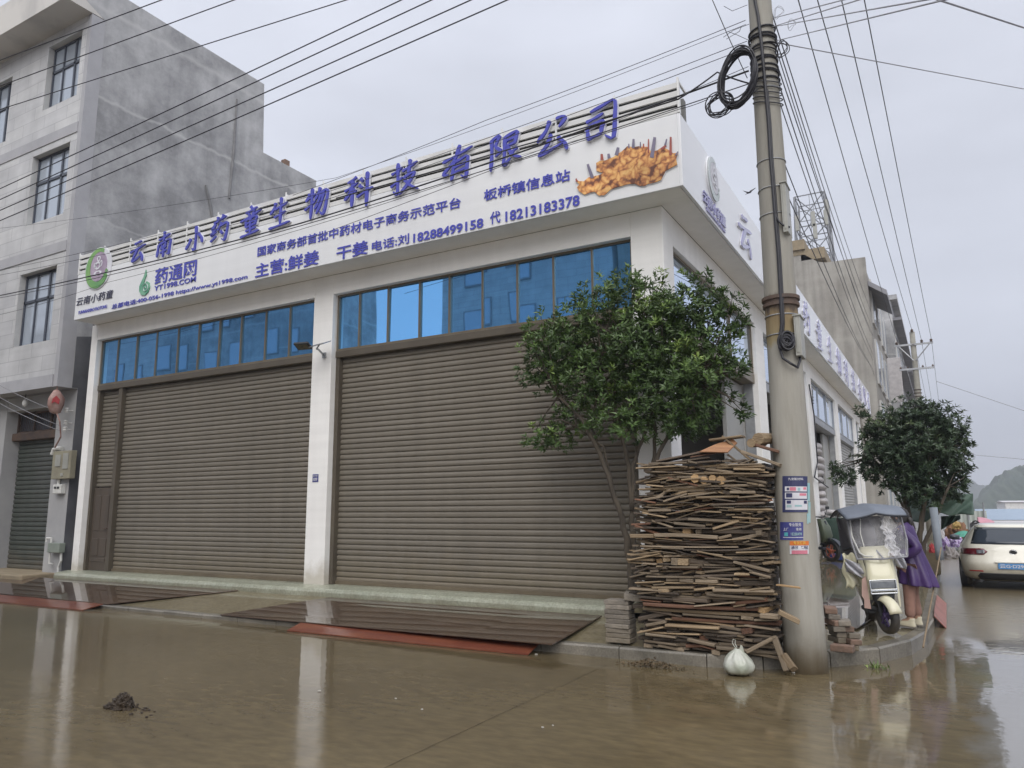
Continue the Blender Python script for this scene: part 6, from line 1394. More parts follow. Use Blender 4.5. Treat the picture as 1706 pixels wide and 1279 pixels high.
def loft(secs, close=True):
    """secs: list of rings of equal length"""
    m = MB(); n = len(secs[0])
    for r_ in secs: m.v += [Vector(p) for p in r_]
    for i in range(len(secs)-1):
        for j in range(n): m.f.append([i*n+j, i*n+(j+1) % n, (i+1)*n+(j+1) % n, (i+1)*n+j]); m.mi.append(0)
    m.f.append(list(range(n-1, -1, -1))); m.mi.append(0); m.f.append([(len(secs)-1)*n+j for j in range(n)]); m.mi.append(0)
    return m
def rring(cx, cy, z, hx, hy, n=20, e=.5, tilt=0.0):
    o = []
    for j in range(n):
        t = 2*math.pi*j/n; c, s = math.cos(t), math.sin(t); x = math.copysign(abs(c)**e, c)*hx; y = math.copysign(abs(s)**e, s)*hy
        o.append((cx+x, cy+y, z+tilt*y))
    return o
# front apron (leg shield) with side wings
m = loft([rring(0, .05, .50, .150, .07), rring(0, .04, .56, .165, .085), rring(0, .05, .70, .165, .085), rring(0, .08, .82, .150, .08), rring(0, .13, .93, .155, .075), rring(0, .18, 1.0, .19, .07), rring(0, .20, 1.05, .16, .05)])
sb(m, 'front_shield', M['cream_paint'], smooth=True, bevel=0)
m = MB()
for s in (-1, 1):
    m.prism([(s*.155, .02, .50), (s*.155, .06, .80), (s*.16, .14, .92), (s*.19, .18, .88), (s*.20, .16, .62), (s*.185, .12, .34), (s*.165, .06, .30)], (s*.022, .02, 0))
[b_.build('side_wing', M['cream_paint'], SCO, local=True, bevel=.008) for b_ in islands(m)]
m = MB(); m.bb(-.145, .145, -.052, .0, .545, .645); hl = sb(m, 'headlight', M['lamp_dark'], bevel=.015)
m = MB(); m.bb(-.15, .15, -.062, -.03, .515, .54); m.bb(-.15, .15, -.062, -.03, .48, .498); m.bb(-.155, -.14, -.06, -.02, .49, .65); m.bb(.14, .155, -.06, -.02, .49, .65); m.bb(-.15, .15, -.058, -.03, .642, .655); m.build('chrome_trim', M['chrome'], hl, local=True, bevel=.004)
m = loft([rring(0, .07, .30, .09, .05), rring(0, .06, .40, .12, .07), rring(0, .05, .50, .135, .08)]); sb(m, 'lower_shield', M['car_black'], smooth=True)
# mudguard over the turned front wheel
st = R(20); fx = Vector((math.cos(st), math.sin(st), 0)); fy = Vector((-math.sin(st), math.cos(st), 0))
m = MB()
def fend(u, v):
    t = R(-78)+R(150)*u; a = (v-.5)*2; rad = .245 - .035*a*a - .0*abs(a)**4; hw = .082
    p = FW + fx*(a*hw) + Vector((0, 0, 1))*(rad*math.cos(t)*(1-.10*abs(a)**3)) + fy*(rad*math.sin(t))
    return p
m.grid(fend, 18, 8); sb(m, 'front_fender', M['cream_paint'], smooth=True, solid=.008)
m = MB()
for s in (-1, 1): m.tube([FW+fx*(s*.075), FW+fx*(s*.08)+Vector((0, .05, .26)), Vector((s*.06, .07, .42))], .016, 8)
m.tube([(0, .06, .4), (0, .17, 1.0)], .022, 8); sb(m, 'fork', M['car_black'])
# floor board, seat body, rear
m = MB(); m.bb(-.16, .16, .10, .72, .27, .33); m.bb(-.19, .19, .14, .68, .22, .275); sb(m, 'footboard', M['car_black'], bevel=.02)
m = loft([rring(0, .78, .28, .14, .10), rring(0, .90, .45, .17, .22), rring(0, 1.02, .60, .175, .34), rring(0, 1.10, .70, .16, .42), rring(0, 1.10, .73, .15, .40)]); sb(m, 'rear_body', M['cream_paint'], smooth=True)
m = loft([rring(0, 1.05, .72, .14, .36), rring(0, 1.05, .76, .155, .38), rring(0, 1.05, .81, .15, .36), rring(0, 1.05, .825, .11, .3)]); sb(m, 'seat', M['car_black'], smooth=True)
m = loft([rring(0, 1.46, .82, .17, .13), rring(0, 1.46, 1.12, .185, .15), rring(0, 1.46, 1.2, .15, .12)]); sb(m, 'tail_box', M['moto_dark'], smooth=True)
m = MB(); m.tube([(-.33, .30, 1.02), (-.2, .22, 1.05), (0, .19, 1.05), (.2, .22, 1.05), (.33, .30, 1.02)], .014, 8)
for s in (-1, 1): m.tube([(s*.34, .31, 1.02), (s*.22, .23, 1.045)], .021, 10); m.tube([(s*.30, .25, 1.03), (s*.22, .17, 1.04)], .007, 6)
sb(m, 'handlebar', M['car_black'])
m = MB()
for s in (-1, 1): m.tube([(s*.22, .24, 1.05), (s*.20, .26, 1.14)], .007, 6); m.lathe([(.02, -.012), (.045, -.008), (.045, .008), (.02, .012)], (s*.20, .26, 1.18), 18, (0, 1, .1))
[b_.build('mirror', M['car_black'], SCO, local=True) for b_ in islands(m)]
m = MB(); m.bb(-.36, -.19, -.0, .02, .24, .52); 
pad = pm('pink_apron_cloth', (.55, .38, .33), (.48, .32, .28), 6, .7)
m = MB(); m.prism([(-.215, .05, .66), (-.17, .035, .70), (-.165, .03, .30), (-.235, .06, .31), (-.225, .055, .42), (-.245, .06, .46)], (0, .012, 0)); sb(m, 'hanging_strap', pad)
# side apron cloth at the left, mirror bracket bundle
m = MB(); m.grid(lambda u, v: (-.40+.17*u+.02*math.sin(v*9), .16+.1*u+.03*math.sin(u*8+v*5), .55+.42*v+.02*math.sin(u*11)), 10, 12); sb(m, 'leg_apron', M['cream_paint'], smooth=True, solid=.01)
m = MB(); m.grid(lambda u, v: (-.37+.20*u, .12+.06*math.sin(u*7+v*9), .76+.16*v-.10*u), 10, 8); m.grid(lambda u, v: (.20+.12*u, .10+.05*math.sin(u*9+v*7), .80+.18*v-.05*u), 10, 8); [b_.build('grip_muff', M['plastic_fold'], SCO, local=True, smooth=True, solid=.012) for b_ in islands(m)]
# canopy: frame, roof cloth, windshield
zb, zt = .91, 1.46; xb, xt = .29, .315; yb, yt = .02, .18
C0 = .05
fr = MB()
for s in (-1, 1):
    fr.tube([(C0+s*xb, yb, zb), (C0+s*(xb+.03), yb+.02, zb+.2), (C0+s*xt, yt, zt)], .011, 8); fr.tube([(C0+s*xt, yt, zt), (C0+s*.33, .75, zt+.03), (C0+s*.30, 1.25, zt-.08), (C0+s*.24, 1.38, 1.05)], .011, 8)
fr.tube([(C0-xb, yb, zb), (C0, yb-.07, zb-.01), (C0+xb, yb, zb)], .012, 8); fr.tube([(C0-xt, yt, zt), (C0, yt-.03, zt+.03), (C0+xt, yt, zt)], .011, 8); fr.tube([(C0, yb-.07, zb), (0, .2, 1.04)], .012, 6)
sb(fr, 'canopy_frame', M['cable_grey'])
ws = MB()
def wsf(u, v):
    a = (u-.5)*2; w_ = xb*(1-v)+xt*v + .03*math.sin(v*math.pi); bow = .10*(1-a*a)*(1-.4*v); return (C0+a*w_, yb+(yt-yb)*v-bow+.012*math.sin(v*14+u*9)*abs(a), zb+.01+(zt-zb)*v)
ws.grid(wsf, 18, 14); w_o = sb(ws, 'windshield', M['clear'], smooth=True)
fo = MB(); rf_ = random.Random(8)
def foldf(u, v):
    a = .22+.42*u*(0.55+.45*v)+.08*math.sin(v*13)+.05*math.sin(v*29+u*3); p = Vector(wsf(.5+a/2, v)); return p+Vector((0, -.022-.02*math.sin(u*12+v*16)-.012*math.sin(v*31+u*5), 0))
fo.grid(foldf, 14, 46); fo.build('plastic_fold', M['clear'], w_o, local=True, smooth=True)
fo = MB()
def foldg(u, v):
    a = .16+.50*u*(.35+.65*(1-v))+.05*math.sin(v*17)+.03*math.sin(v*41+2); n_ = noise.noise(Vector((u*4, v*9, 3)))*.04+noise.noise(Vector((u*11, v*21, 7)))*.018
    return Vector(wsf(.5+min(.98, a)/2, .03+.93*v))+Vector((0, -.05+n_, 0))
fo.grid(foldg, 22, 60); fo.build('crumpled_sheet', M['crumple'], w_o, local=True, smooth=True)
cu = MB(); cu.grid(lambda u, v: (C0+(u-.5)*.60, 1.28+.04*math.sin(u*9), .80+.60*v), 10, 6); cu.build('rear_curtain', pm('dark_smoked_sheet', (.10, .095, .10), (.16, .15, .155), 4, .4), w_o, local=True, smooth=True)
cu = MB(); cu.grid(lambda u, v: (C0+(u-.5)*.50, .55+.05*math.sin(u*7+v*3), .80+.26*v-.05*math.sin(u*5)), 10, 6); cu.build('leg_cover', pm('dark_leg_cover', (.05, .05, .055), (.09, .085, .09), 4, .6), w_o, local=True, smooth=True)
wd = MB(); wd.tube([wsf(.06, .92), wsf(.05, .5), wsf(.09, .12), wsf(.16, .045), wsf(.3, .03)], .010, 6); wd.tube([wsf(.985, .02), wsf(.99, .4), wsf(.985, .95)], .008, 6); wd.tube([wsf(.25, .92), wsf(.2, .55), wsf(.2, .25)], .006, 5); wd.build('windshield_welt', M['pvc'], w_o, local=True)
sw = MB()
for s in (-1, 1):
    sw.grid(lambda u, v: (C0+s*((xb+.02)*(1-v)+(xt+.01)*v+.01*math.sin(u*5)), yb+(yt-yb)*v+.01+(.5+.15*v)*u, zb+.05+.22*u*(1-v)+(zt-zb-.06)*v), 8, 8)
[b_.build('side_sheet', M['clear'], w_o, local=True, smooth=True) for b_ in islands(sw)]
rf = MB()
def roof(u, v):
    a = (u-.5)*2; y = -.06+1.55*v; z = zt+.06+.07*math.sin(v*math.pi)-.055*(abs(a)**2.2) - .05*max(0, (v-.7)/.3)**2; flare = .35+.02*math.sin(v*7)
    sagv = -.045*abs(math.sin(a*math.pi*1.0))*(1-v)*.6
    return (C0+a*flare, y+.04*abs(a)*(1 if v < .5 else -1), z+sagv-(.05*(1-v)**6))
rf.grid(roof, 20, 20); ro = sb(rf, 'canopy_roof', M['canopy'], smooth=True, solid=.006)
ed = MB(); ed.tube([Vector(roof(i/30, 0))+Vector((0, -.004, -.012)) for i in range(31)], .013, 6)
for s in (0, 1): ed.tube([Vector(roof(s, i/20))+Vector((0, 0, -.008)) for i in range(21)], .011, 6)
ed.build('canopy_binding', M['canopy_edge'], ro, local=True)
m = MB(); m.tube([(C0+.0, 1.0, 1.30), (C0, 1.42, 1.32)], .02, 8); sb(m, 'backrest', M['car_black'])
m = loft([rring(C0-.08, .62, .98, .08, .06), rring(C0-.08, .62, 1.10, .15, .09), rring(C0-.08, .62, 1.26, .14, .09), rring(C0-.08, .62, 1.36, .09, .06)]); o = sb(m, 'hanging_rain_cape', pm('grey_rain_cape', (.20, .19, .22), (.26, .25, .28), 5, .5), smooth=True)

# ================================================================== PERSON IN THE PURPLE RAINCOAT
# local frame: the person faces -x (towards the scooter saddle); stands on the pavement
PG = (PZ(1506, 1040, .155)+PZ(1534, 1046, .155))/2; PRZ = R(-18)
PER = thing('person', PG, 'person in a purple raincoat and pink trousers bending in behind the scooter windshield', 'person', rz=PRZ)
PER.scale = (.9, .9, .9); PER.rotation_euler = (0, R(4), PRZ)
def skin_chain(name, pts, edges, radii, mat, par, sub=2, root=0):
    me = bpy.data.meshes.new(name); me.from_pydata([tuple(p) for p in pts], edges, []); o = bpy.data.objects.new(name, me); COL.objects.link(o); o.parent = par
    sk_ = o.modifiers.new('skin', 'SKIN'); sk_.use_smooth_shade = True; sk_.branch_smoothing = .5
    for i, v in enumerate(me.skin_vertices[0].data):
        r_ = radii[i]; v.radius = r_ if isinstance(r_, tuple) else (r_, r_); v.use_root = (i == root)
    sd_ = o.modifiers.new('sub', 'SUBSURF'); sd_.levels = sub; sd_.render_levels = sub
    me.materials.append(mat); return o
# joints: pelvis, waist, chest, neck, head base, head top; arms; legs
LG = .10      # half stance
pts = [(0, 0, .80), (-.03, 0, .93), (-.09, 0, 1.10), (-.10, 0, 1.22), (-.11, 0, 1.29), (-.12, 0, 1.36), (-.13, 0, 1.43),
       (-.08, -.15, 1.19), (.18, -.25, .995), (-.10, -.25, .895), (-.17, -.245, .885),
       (-.12, .15, 1.19), (-.12, .22, .98), (-.32, .18, .92), (-.39, .17, .91),
       (.0, -.09, .74), (.01, -.10, .43), (.02, -.11, .09), (-.10, -.11, .035),
       (.0, .09, .74), (-.03, .10, .43), (.03, .12, .09), (-.10, .12, .035)]
edges = [(0, 1), (1, 2), (2, 3), (3, 4), (4, 5), (5, 6), (2, 7), (7, 8), (8, 9), (9, 10), (2, 11), (11, 12), (12, 13), (13, 14), (0, 15), (15, 16), (16, 17), (17, 18), (0, 19), (19, 20), (20, 21), (21, 22)]
rad = [(.12, .15), .115, (.11, .15), .06, .06, .095, .075, .055, .045, .035, .03, .055, .045, .035, .03, .09, .06, .042, .035, .09, .06, .042, .035]
skin_chain('body', pts, edges, rad, M['skin'], PER)
def ringv(c, rx, ry, n=28, wob=0.0, ph=0.0, k=7): return [(c[0]+rx*math.cos(2*math.pi*j/n)*(1+wob*math.sin(k*2*math.pi*j/n+ph)), c[1]+ry*math.sin(2*math.pi*j/n)*(1+wob*math.sin(k*2*math.pi*j/n+ph)), c[2]+(0.02*math.cos(2*math.pi*j/n) if len(c) == 3 else 0)) for j in range(n)]
# raincoat: flared from shoulders to hem, hem kicked out behind
def tilt(rg, c, sl): return [(p[0], p[1], p[2]+(p[0]-c[0])*sl) for p in rg]
secs = []
for c, rx, ry, wob, sl in (((.075, 0, .53), .225, .215, .13, -.12), ((.07, 0, .58), .22, .21, .12, -.1), ((.05, 0, .70), .19, .19, .09, -.06), ((.02, 0, .82), .165, .175, .06, 0), ((-.01, 0, .93), .145, .155, .045, .05), ((-.045, 0, 1.03), .14, .16, .03, .1), ((-.08, 0, 1.13), .135, .17, .015, .2), ((-.10, 0, 1.21), .125, .175, 0, .3), ((-.11, 0, 1.265), .085, .10, 0, .4)):
    secs.append(tilt(ringv(c, rx, ry, n=60, wob=wob*(1+.0*c[2]), ph=c[2]*1.0, k=8), c, sl))
m = loft(secs); m.f = m.f[:-2]; m.mi = m.mi[:-2]
coat = m.build('raincoat', M['coat_purple'], PER, local=True, smooth=True, solid=.012, sub=1)
skin_chain('sleeve', [(-.08, -.15, 1.20), (.07, -.23, 1.11), (.19, -.25, 1.0), (.08, -.28, .93), (-.08, -.26, .90)], [(0, 1), (1, 2), (2, 3), (3, 4)], [.078, .075, .078, .072, .066], M['coat_purple'], PER)
skin_chain('sleeve', [(-.12, .13, 1.20), (-.12, .2, 1.08), (-.13, .225, .99), (-.24, .205, .95), (-.32, .185, .925)], [(0, 1), (1, 2), (2, 3), (3, 4)], [.075, .07, .065, .058, .055], M['coat_purple'], PER)
m = loft([tilt(ringv((-.10, 0, 1.20), .09, .12), (-.10, 0, 0), .5), tilt(ringv((-.05, 0, 1.19), .085, .13), (-.05, 0, 0), .6), tilt(ringv((-.02, 0, 1.11), .055, .11), (-.02, 0, 0), .4), tilt(ringv((-.025, 0, 1.04), .02, .05), (-.02, 0, 0), .2)]); m.build('hood', M['coat_purple'], coat, local=True, smooth=True)
# trousers and shoes
skin_chain('trousers', [(0, 0, .78), (.0, -.09, .70), (.01, -.10, .42), (.02, -.11, .11), (.0, .09, .70), (-.03, .10, .42), (.03, .12, .11)], [(0, 1), (1, 2), (2, 3), (0, 4), (4, 5), (5, 6)], [(.13, .16), .098, .076, .064, .098, .076, .064], M['trousers'], PER)
for y in (-.11, .12):
    m = loft([rring(-.04, y, .004, .125, .042, 24, .75), rring(-.04, y, .03, .127, .045, 24, .75), rring(-.03, y, .05, .11, .042, 24, .8), rring(-.005, y, .072, .08, .038, 24, .85), rring(.025, y, .095, .048, .037, 24, 1), rring(.03, y, .115, .045, .037, 24, 1)])
    sh_ = m.build('shoe', M['shoe'], PER, local=True, smooth=True)
    m = MB(); m.prism([(p[0]*1.0, p[1], .0) for p in rring(-.045, y, 0, .138, .051, 24, .7)], (0, 0, .018)); m.build('sole', pm('shoe_sole', (.2, .18, .15), None, 5, .7), sh_, local=True)
# head: face, hair, ears, hands
hc = Vector((-.125, 0, 1.37))
m = MB()
def headf(u, v):
    th = 2*math.pi*u; ph = math.pi*(v-.5); d = Vector((math.cos(th)*math.cos(ph), math.sin(th)*math.cos(ph), math.sin(ph)))
    p = Vector((d.x*.095, d.y*.075, d.z*.115))
    if d.z < 0: p.x *= 1-.12*d.z*d.z; p.y *= 1-.28*d.z*d.z
    f_ = max(0, -d.x)
    p.x -= .022*math.exp(-((d.y/.16)**2+((d.z+.08)/.18)**2))*f_*1.4          # nose
    for s in (-1, 1): p.x += .010*math.exp(-(((d.y-s*.38)/.16)**2+((d.z-.12)/.1)**2))*f_    # eye sockets
    p.x += .006*math.exp(-((d.y/.3)**2+((d.z+.42)/.05)**2))*f_               # mouth line
    return hc+p
m.grid(headf, 36, 24); hd = m.build('head', M['skin'], PER, local=True, smooth=True)
m = MB()
for s in (-1, 1): m.lathe([(.0, -.01), (.022, -.006), (.028, .004), (.012, .010)], hc+Vector((.0, s*.078, -.01)), 12, (.2, s, 0))
[b_.build('ear', M['skin'], hd, local=True) for b_ in islands(m)]
m = MB()
for s in (-1, 1): m.lathe([(0, -.004), (.009, -.003), (.012, .002), (0, .005)], hc+Vector((-.083, s*.029, .014)), 10, (-1, 0, 0))
[b_.build('eye', M['car_black'], hd, local=True) for b_ in islands(m)]
m = MB()
def hairf(u, v):
    th = 2*math.pi*u; ph = -.55+v*(math.pi/2+.55); d = Vector((math.cos(th)*math.cos(ph), math.sin(th)*math.cos(ph), math.sin(ph))); q = 1.10+.05*noise.noise(d*7)
    p = Vector((d.x*.098*q, d.y*.082*q, d.z*.118*q)); 
    if d.x < -.25 and d.z < .5: p.x = max(p.x, -.055)
    return hc+p+Vector((.006, 0, .004))
m.grid(hairf, 36, 14); m.tube([hc+Vector((.09, 0, .0)), hc+Vector((.125, 0, -.03)), hc+Vector((.12, 0, -.09)), hc+Vector((.10, 0, -.14))], [.03, .035, .03, .012], 10); m.build('hair', M['hair'], PER, local=True, smooth=True)
for (wx, wy, wz) in ((-.10, -.255, .90), (-.345, .18, .915)):
    w = Vector((wx, wy, wz)); P_ = [w, w+Vector((-.05, 0, -.004)), w+Vector((-.085, 0, -.008))]; E_ = [(0, 1), (1, 2)]; Rr = [(.022, .028), (.016, .036), (.014, .038)]
    for k, (oy, ln) in enumerate(((-.030, .06), (-.010, .072), (.010, .068), (.029, .052))):
        b = len(P_); P_ += [w+Vector((-.10, oy, -.010)), w+Vector((-.10-ln*.5, oy*1.1, -.022)), w+Vector((-.10-ln*.85, oy*1.1, -.048))]; E_ += [(2, b), (b, b+1), (b+1, b+2)]; Rr += [.0095, .0085, .0075]
    b = len(P_); P_ += [w+Vector((-.045, .042, -.008)), w+Vector((-.075, .058, -.022)), w+Vector((-.10, .056, -.035))]; E_ += [(1, b), (b, b+1), (b+1, b+2)]; Rr += [.011, .0095, .008]
    skin_chain('hand', P_, E_, Rr, M['skin'], PER, sub=2)

# ================================================================== DARK SCOOTER IN FRONT OF THE OPEN BAY
S2 = thing('parked_scooter', (-.02, 11.0, .255), 'dark scooter with orange wheel rims parked before the open bay of sacks', 'scooter', rz=R(62))
wheel(S2, 'wheel', (0, 0, .25), .25, .10, M['black'], M['orange_rim'], steer=R(-6)); wheel(S2, 'wheel', (0, 1.28, .25), .25, .11, M['black'], M['orange_rim'])
m = loft([rring(0, .14, .45, .13, .06), rring(0, .10, .60, .16, .09), rring(0, .14, .80, .15, .09), rring(0, .22, 1.0, .10, .07)]); m.build('front_shield', M['moto_olive'], S2, local=True, smooth=True)
m = MB(); m.bb(-.14, .14, .12, .72, .28, .34); m.tube([(0, .12, .95), (0, .02, .35)], .03, 8); m.build('footboard', M['moto_dark'], S2, local=True, bevel=.015)
m = loft([rring(0, .85, .32, .12, .12), rring(0, 1.0, .55, .16, .32), rring(0, 1.1, .72, .15, .42)]); m.build('rear_body', M['moto_dark'], S2, local=True, smooth=True)
m = loft([rring(0, 1.05, .72, .13, .36), rring(0, 1.05, .80, .14, .36)]); m.build('seat', M['car_black'], S2, local=True, smooth=True)
m = MB(); m.tube([(-.33, .34, 1.06), (0, .22, 1.04), (.33, .34, 1.06)], .016, 8); m.tube([(-.26, .3, 1.06), (-.3, .24, 1.24)], .008); m.tube([(.26, .3, 1.06), (.3, .24, 1.24)], .008); m.box((-.3, .24, 1.26), (.12, .02, .07)); m.box((.3, .24, 1.26), (.12, .02, .07)); m.build('handlebar', M['car_black'], S2, local=True)
m = MB(); m.grid(lambda u, v: ((v-.5)*.13, .0+.29*math.sin(-1.1+2.2*u), .25+.29*math.cos(-1.1+2.2*u)), 14, 3); m.build('front_fender', M['moto_dark'], S2, local=True, solid=.01)
# covered bin and blue crate by the bay
m = MB(); c = PX(1381, 912, -.05)
m = loft([[(p[0], p[1], p[2]) for p in rring(.0, 12.5, .26, .34, .36, 20, .5)], rring(.0, 12.5, .7, .37, .40, 20, .45), rring(.0, 12.5, 1.18, .36, .39, 20, .4), rring(.0, 12.5, 1.27, .30, .34, 20, .5)])
tag(m.build('covered_crate', M['bin_green'], None, loc=(0, 12.5, .25), smooth=True), 'stack under a dark green cloth before the open bay of sacks', 'covered stack')
m = MB(); m.bb(-.2, .12, 11.75, 12.0, .25, .40); tag(m.build('plastic_crate', pm('blue_plastic', (.03, .06, .25), None, 5, .4), None, loc=(0, 11.9, .25), bevel=.02), 'small blue plastic crate beside the dark scooter', 'crate')
o = sk.copy(); COL.objects.link(o); o.location = (-.05, 12.5, 1.38); o.rotation_euler = (0, .1, .4); o.scale = (.8, .6, .7); tag(o, 'crumpled white sack lying on the green-covered stack', 'sack')

# ================================================================== WHITE HATCHBACK
CG = Vector((3.42, 8.25, 0)); CRZ = R(-2)
CAR = thing('parked_car', CG, 'white hatchback seen from behind, half out of frame on the side road', 'car', rz=CRZ)
CAR.scale = (.99, 1, .81)
LV = [(.20, .12, 4.05, .78), (.27, .02, 4.15, .86), (.40, -.045, 4.18, .885), (.56, -.06, 4.19, .892), (.63, -.035, 4.17, .895), (.72, .015, 4.12, .893), (.86, .05, 4.0, .885), (.97, .085, 3.72, .865), (1.01, .115, 3.0, .835), (1.12, .19, 2.75, .775), (1.26, .295, 2.42, .70), (1.37, .385, 2.12, .625), (1.43, .43, 1.98, .575), (1.465, .56, 1.75, .50), (1.478, .80, 1.55, .38)]
def lev(z):
    for i in range(len(LV)-1):
        if LV[i][0] <= z <= LV[i+1][0]:
            t = (z-LV[i][0])/(LV[i+1][0]-LV[i][0]); return [LV[i][k]*(1-t)+LV[i+1][k]*t for k in (1, 2, 3)]
    return list(LV[-1][1:])
def carS(t, z, off=0.0):
    """t: angle, -90 deg is the middle of the tail; plan outline is a rounded box with a bowed tail"""
    yr, yf, w = lev(z); cy, hy = (yr+yf)/2, (yf-yr)/2; c, s = math.cos(t), math.sin(t); e = .30 if s < 0 else .42
    x = math.copysign(abs(c)**e, c)*w; y = cy+math.copysign(abs(s)**e, s)*hy
    y += (.10*(x/w)**2 if s < 0 else -.18*(x/w)**2)*min(1, abs(s)**.3)
    n = Vector((math.copysign(abs(c)**(2-e), c)/w, math.copysign(abs(s)**(2-e), s)/hy, 0)); n.normalize()
    return Vector((x, y, z))+n*off
NT = 120; m = MB()
for lv_ in LV:
    for j in range(NT): m.v.append(carS(2*math.pi*j/NT, lv_[0]))
for i in range(len(LV)-1):
    for j in range(NT): m.f.append([i*NT+j, i*NT+(j+1) % NT, (i+1)*NT+(j+1) % NT, (i+1)*NT+j]); m.mi.append(0)
m.f.append(list(range(NT-1, -1, -1))); m.mi.append(0); m.f.append([(len(LV)-1)*NT+j for j in range(NT)]); m.mi.append(0)
body = m.build('body', M['white_car'], CAR, local=True, smooth=True)
def tail_t(x, z):
    """angle on the tail at which the outline reaches sideways distance x"""
    yr, yf, w = lev(z); c = (abs(x)/w)**(1/.30); return -math.pi/2+math.copysign(math.asin(min(1, c)), x)
def tail_patch(name, fx0, fx1, z0, z1, mat, off=.006, par=CAR, nu=16, nv=6):
    m = MB()
    def f(u, v):
        z = z0+(z1-z0)*v; a, b = fx0(v) if callable(fx0) else fx0, fx1(v) if callable(fx1) else fx1
        x = a+(b-a)*u; return carS(tail_t(x, z), z, off)
    m.grid(f, nu, nv); return m.build(name, mat, par, local=True, smooth=True, solid=.004)
tail_patch('rear_window', lambda v: -.665+.10*v, lambda v: .665-.10*v, 1.015, 1.385, M['car_glass'])
tail_patch('rear_bumper_trim', lambda v: -.60+.10*abs(v-.5), lambda v: .60-.10*abs(v-.5), .215, .375, M['car_black'], .012)
def side_patch(name, s, y0, y1, z0, z1, mat, off=.006, taper=0.0, par=CAR):
    m = MB()
    def f(u, v):
        z = z0+(z1-z0)*v; ya, yb_ = y0+taper*v*.6, y1-taper*v; y = ya+(yb_-ya)*u; yr, yf, w = lev(z); cy, hy = (yr+yf)/2, (yf-yr)/2
        q = (y-cy)/hy; e = .30 if q < 0 else .42; sn = math.copysign(min(1, abs(q))**(1/e), q); t = math.asin(max(-1, min(1, sn))); t = t if s > 0 else math.pi-t
        return carS(t, z, off)
    m.grid(f, 16, 6); return m.build(name, mat, par, local=True, smooth=True, solid=.004)
for s in (-1, 1):
    side_patch('side_window', s, .62, 1.35, 1.02, 1.36, M['car_glass'], taper=.16); side_patch('side_window', s, 1.42, 2.62, 1.02, 1.36, M['car_glass'], taper=.75)
    # lamp cluster wraps from tail to flank
    m = MB()
    def lamp(u, v, s=s):
        z = .775+.145*v*(1-.12*u)-.0; x0 = .40+.10*abs(v-.5)*1.4; a0 = tail_t(x0, z); a1 = -math.pi/2+1.47
        t = a0+(a1-a0)*u; t = t if s > 0 else -math.pi-t; return carS(t, z, .007)
    m.grid(lamp, 18, 6); lm_ = m.build('tail_light', M['tail_red'], CAR, local=True, smooth=True, solid=.006)
    m = MB()
    def lamp2(u, v, s=s):
        z = .80+.09*v; x = .45+.13*u; t = tail_t(x, z); t = t if s > 0 else -math.pi-t; return carS(t, z, .013)
    m.grid(lamp2, 6, 4); m.build('clear_lens', M['lamp_dark'], lm_, local=True, smooth=True, solid=.002)
    tail_patch('reflector', s*.50, s*.72, .405, .430, M['red_lens'], .01)
    m = loft([[(s*.90+.0*s, 2.68+p[1], 1.06+p[0]) for p in rring(0, 0, 0, .06, .10, 16, .7)], [(s*1.03, 2.62+p[1], 1.07+p[0]) for p in rring(0, 0, 0, .075, .10, 16, .7)], [(s*1.08, 2.60+p[1], 1.07+p[0]) for p in rring(0, 0, 0, .05, .06, 16, .7)]]); m.build('wing_mirror', M['moto_dark'], CAR, local=True, smooth=True)
    for y in (.78, 3.35):
        # dark wheel arch, then tyre and rim
        m = MB(); m.lathe([(.345, -.10), (.355, .0), (.35, .012)], (s*.885, y, .33), 40, (s, 0, 0)); m.build('wheel_arch', M['car_black'], CAR, local=True)
        wheel(CAR, 'wheel', (s*.80, y, .315), .315, .205, M['black'], M['alloy'], spokes=10)
m = MB(); m.bb(-.26, .26, -.075, -.058, .475, .60); pl = m.build('number_plate', M['plate_blue'], CAR, local=True, bevel=.004)
lettering('plate_characters', '云G·D2998', M['print_white'], pl, (-.235, -.0765, .497), (1, 0, 0), (0, 0, 1), (0, -1, 0), .47, .085, off=.02, depth=.002, lift=.0005, local=True)
m = MB(); m.bb(-.31, .31, -.062, -.03, .61, .635); m.build('plate_recess', M['white_car'], CAR, local=True, bevel=.008)
m = MB(); zz = .845; yy = carS(-math.pi/2, zz).y; m.lathe([(.0, .0), (.062, .0), (.062, .012), (.052, .02), (0, .02)], (0, yy+.006, zz), 28, (0, -1, -.1)); em = m.build('badge', M['car_black'], CAR, local=True)
m = MB(); m.ring((0, yy-.016, zz+.002), (0, -1, -.1), .050, .004, 28, 6); m.build('badge_ring', M['chrome'], em, local=True)
m = MB(); m.box((0, .05, 1.462), (1.02, .14, .02), rotx(R(-8))); 
tail_patch('roof_spoiler', -.54, .54, 1.395, 1.43, M['white_car'], .05)
m = MB(); m.tube([(-.55, .06, .20), (-.55, -.05, .20)], .035, 12); m.build('exhaust', M['car_black'], CAR, local=True)
m = MB(); m.bb(-.70, .70, .25, 3.9, .17, .24); m.build('underbody', M['car_black'], CAR, local=True)

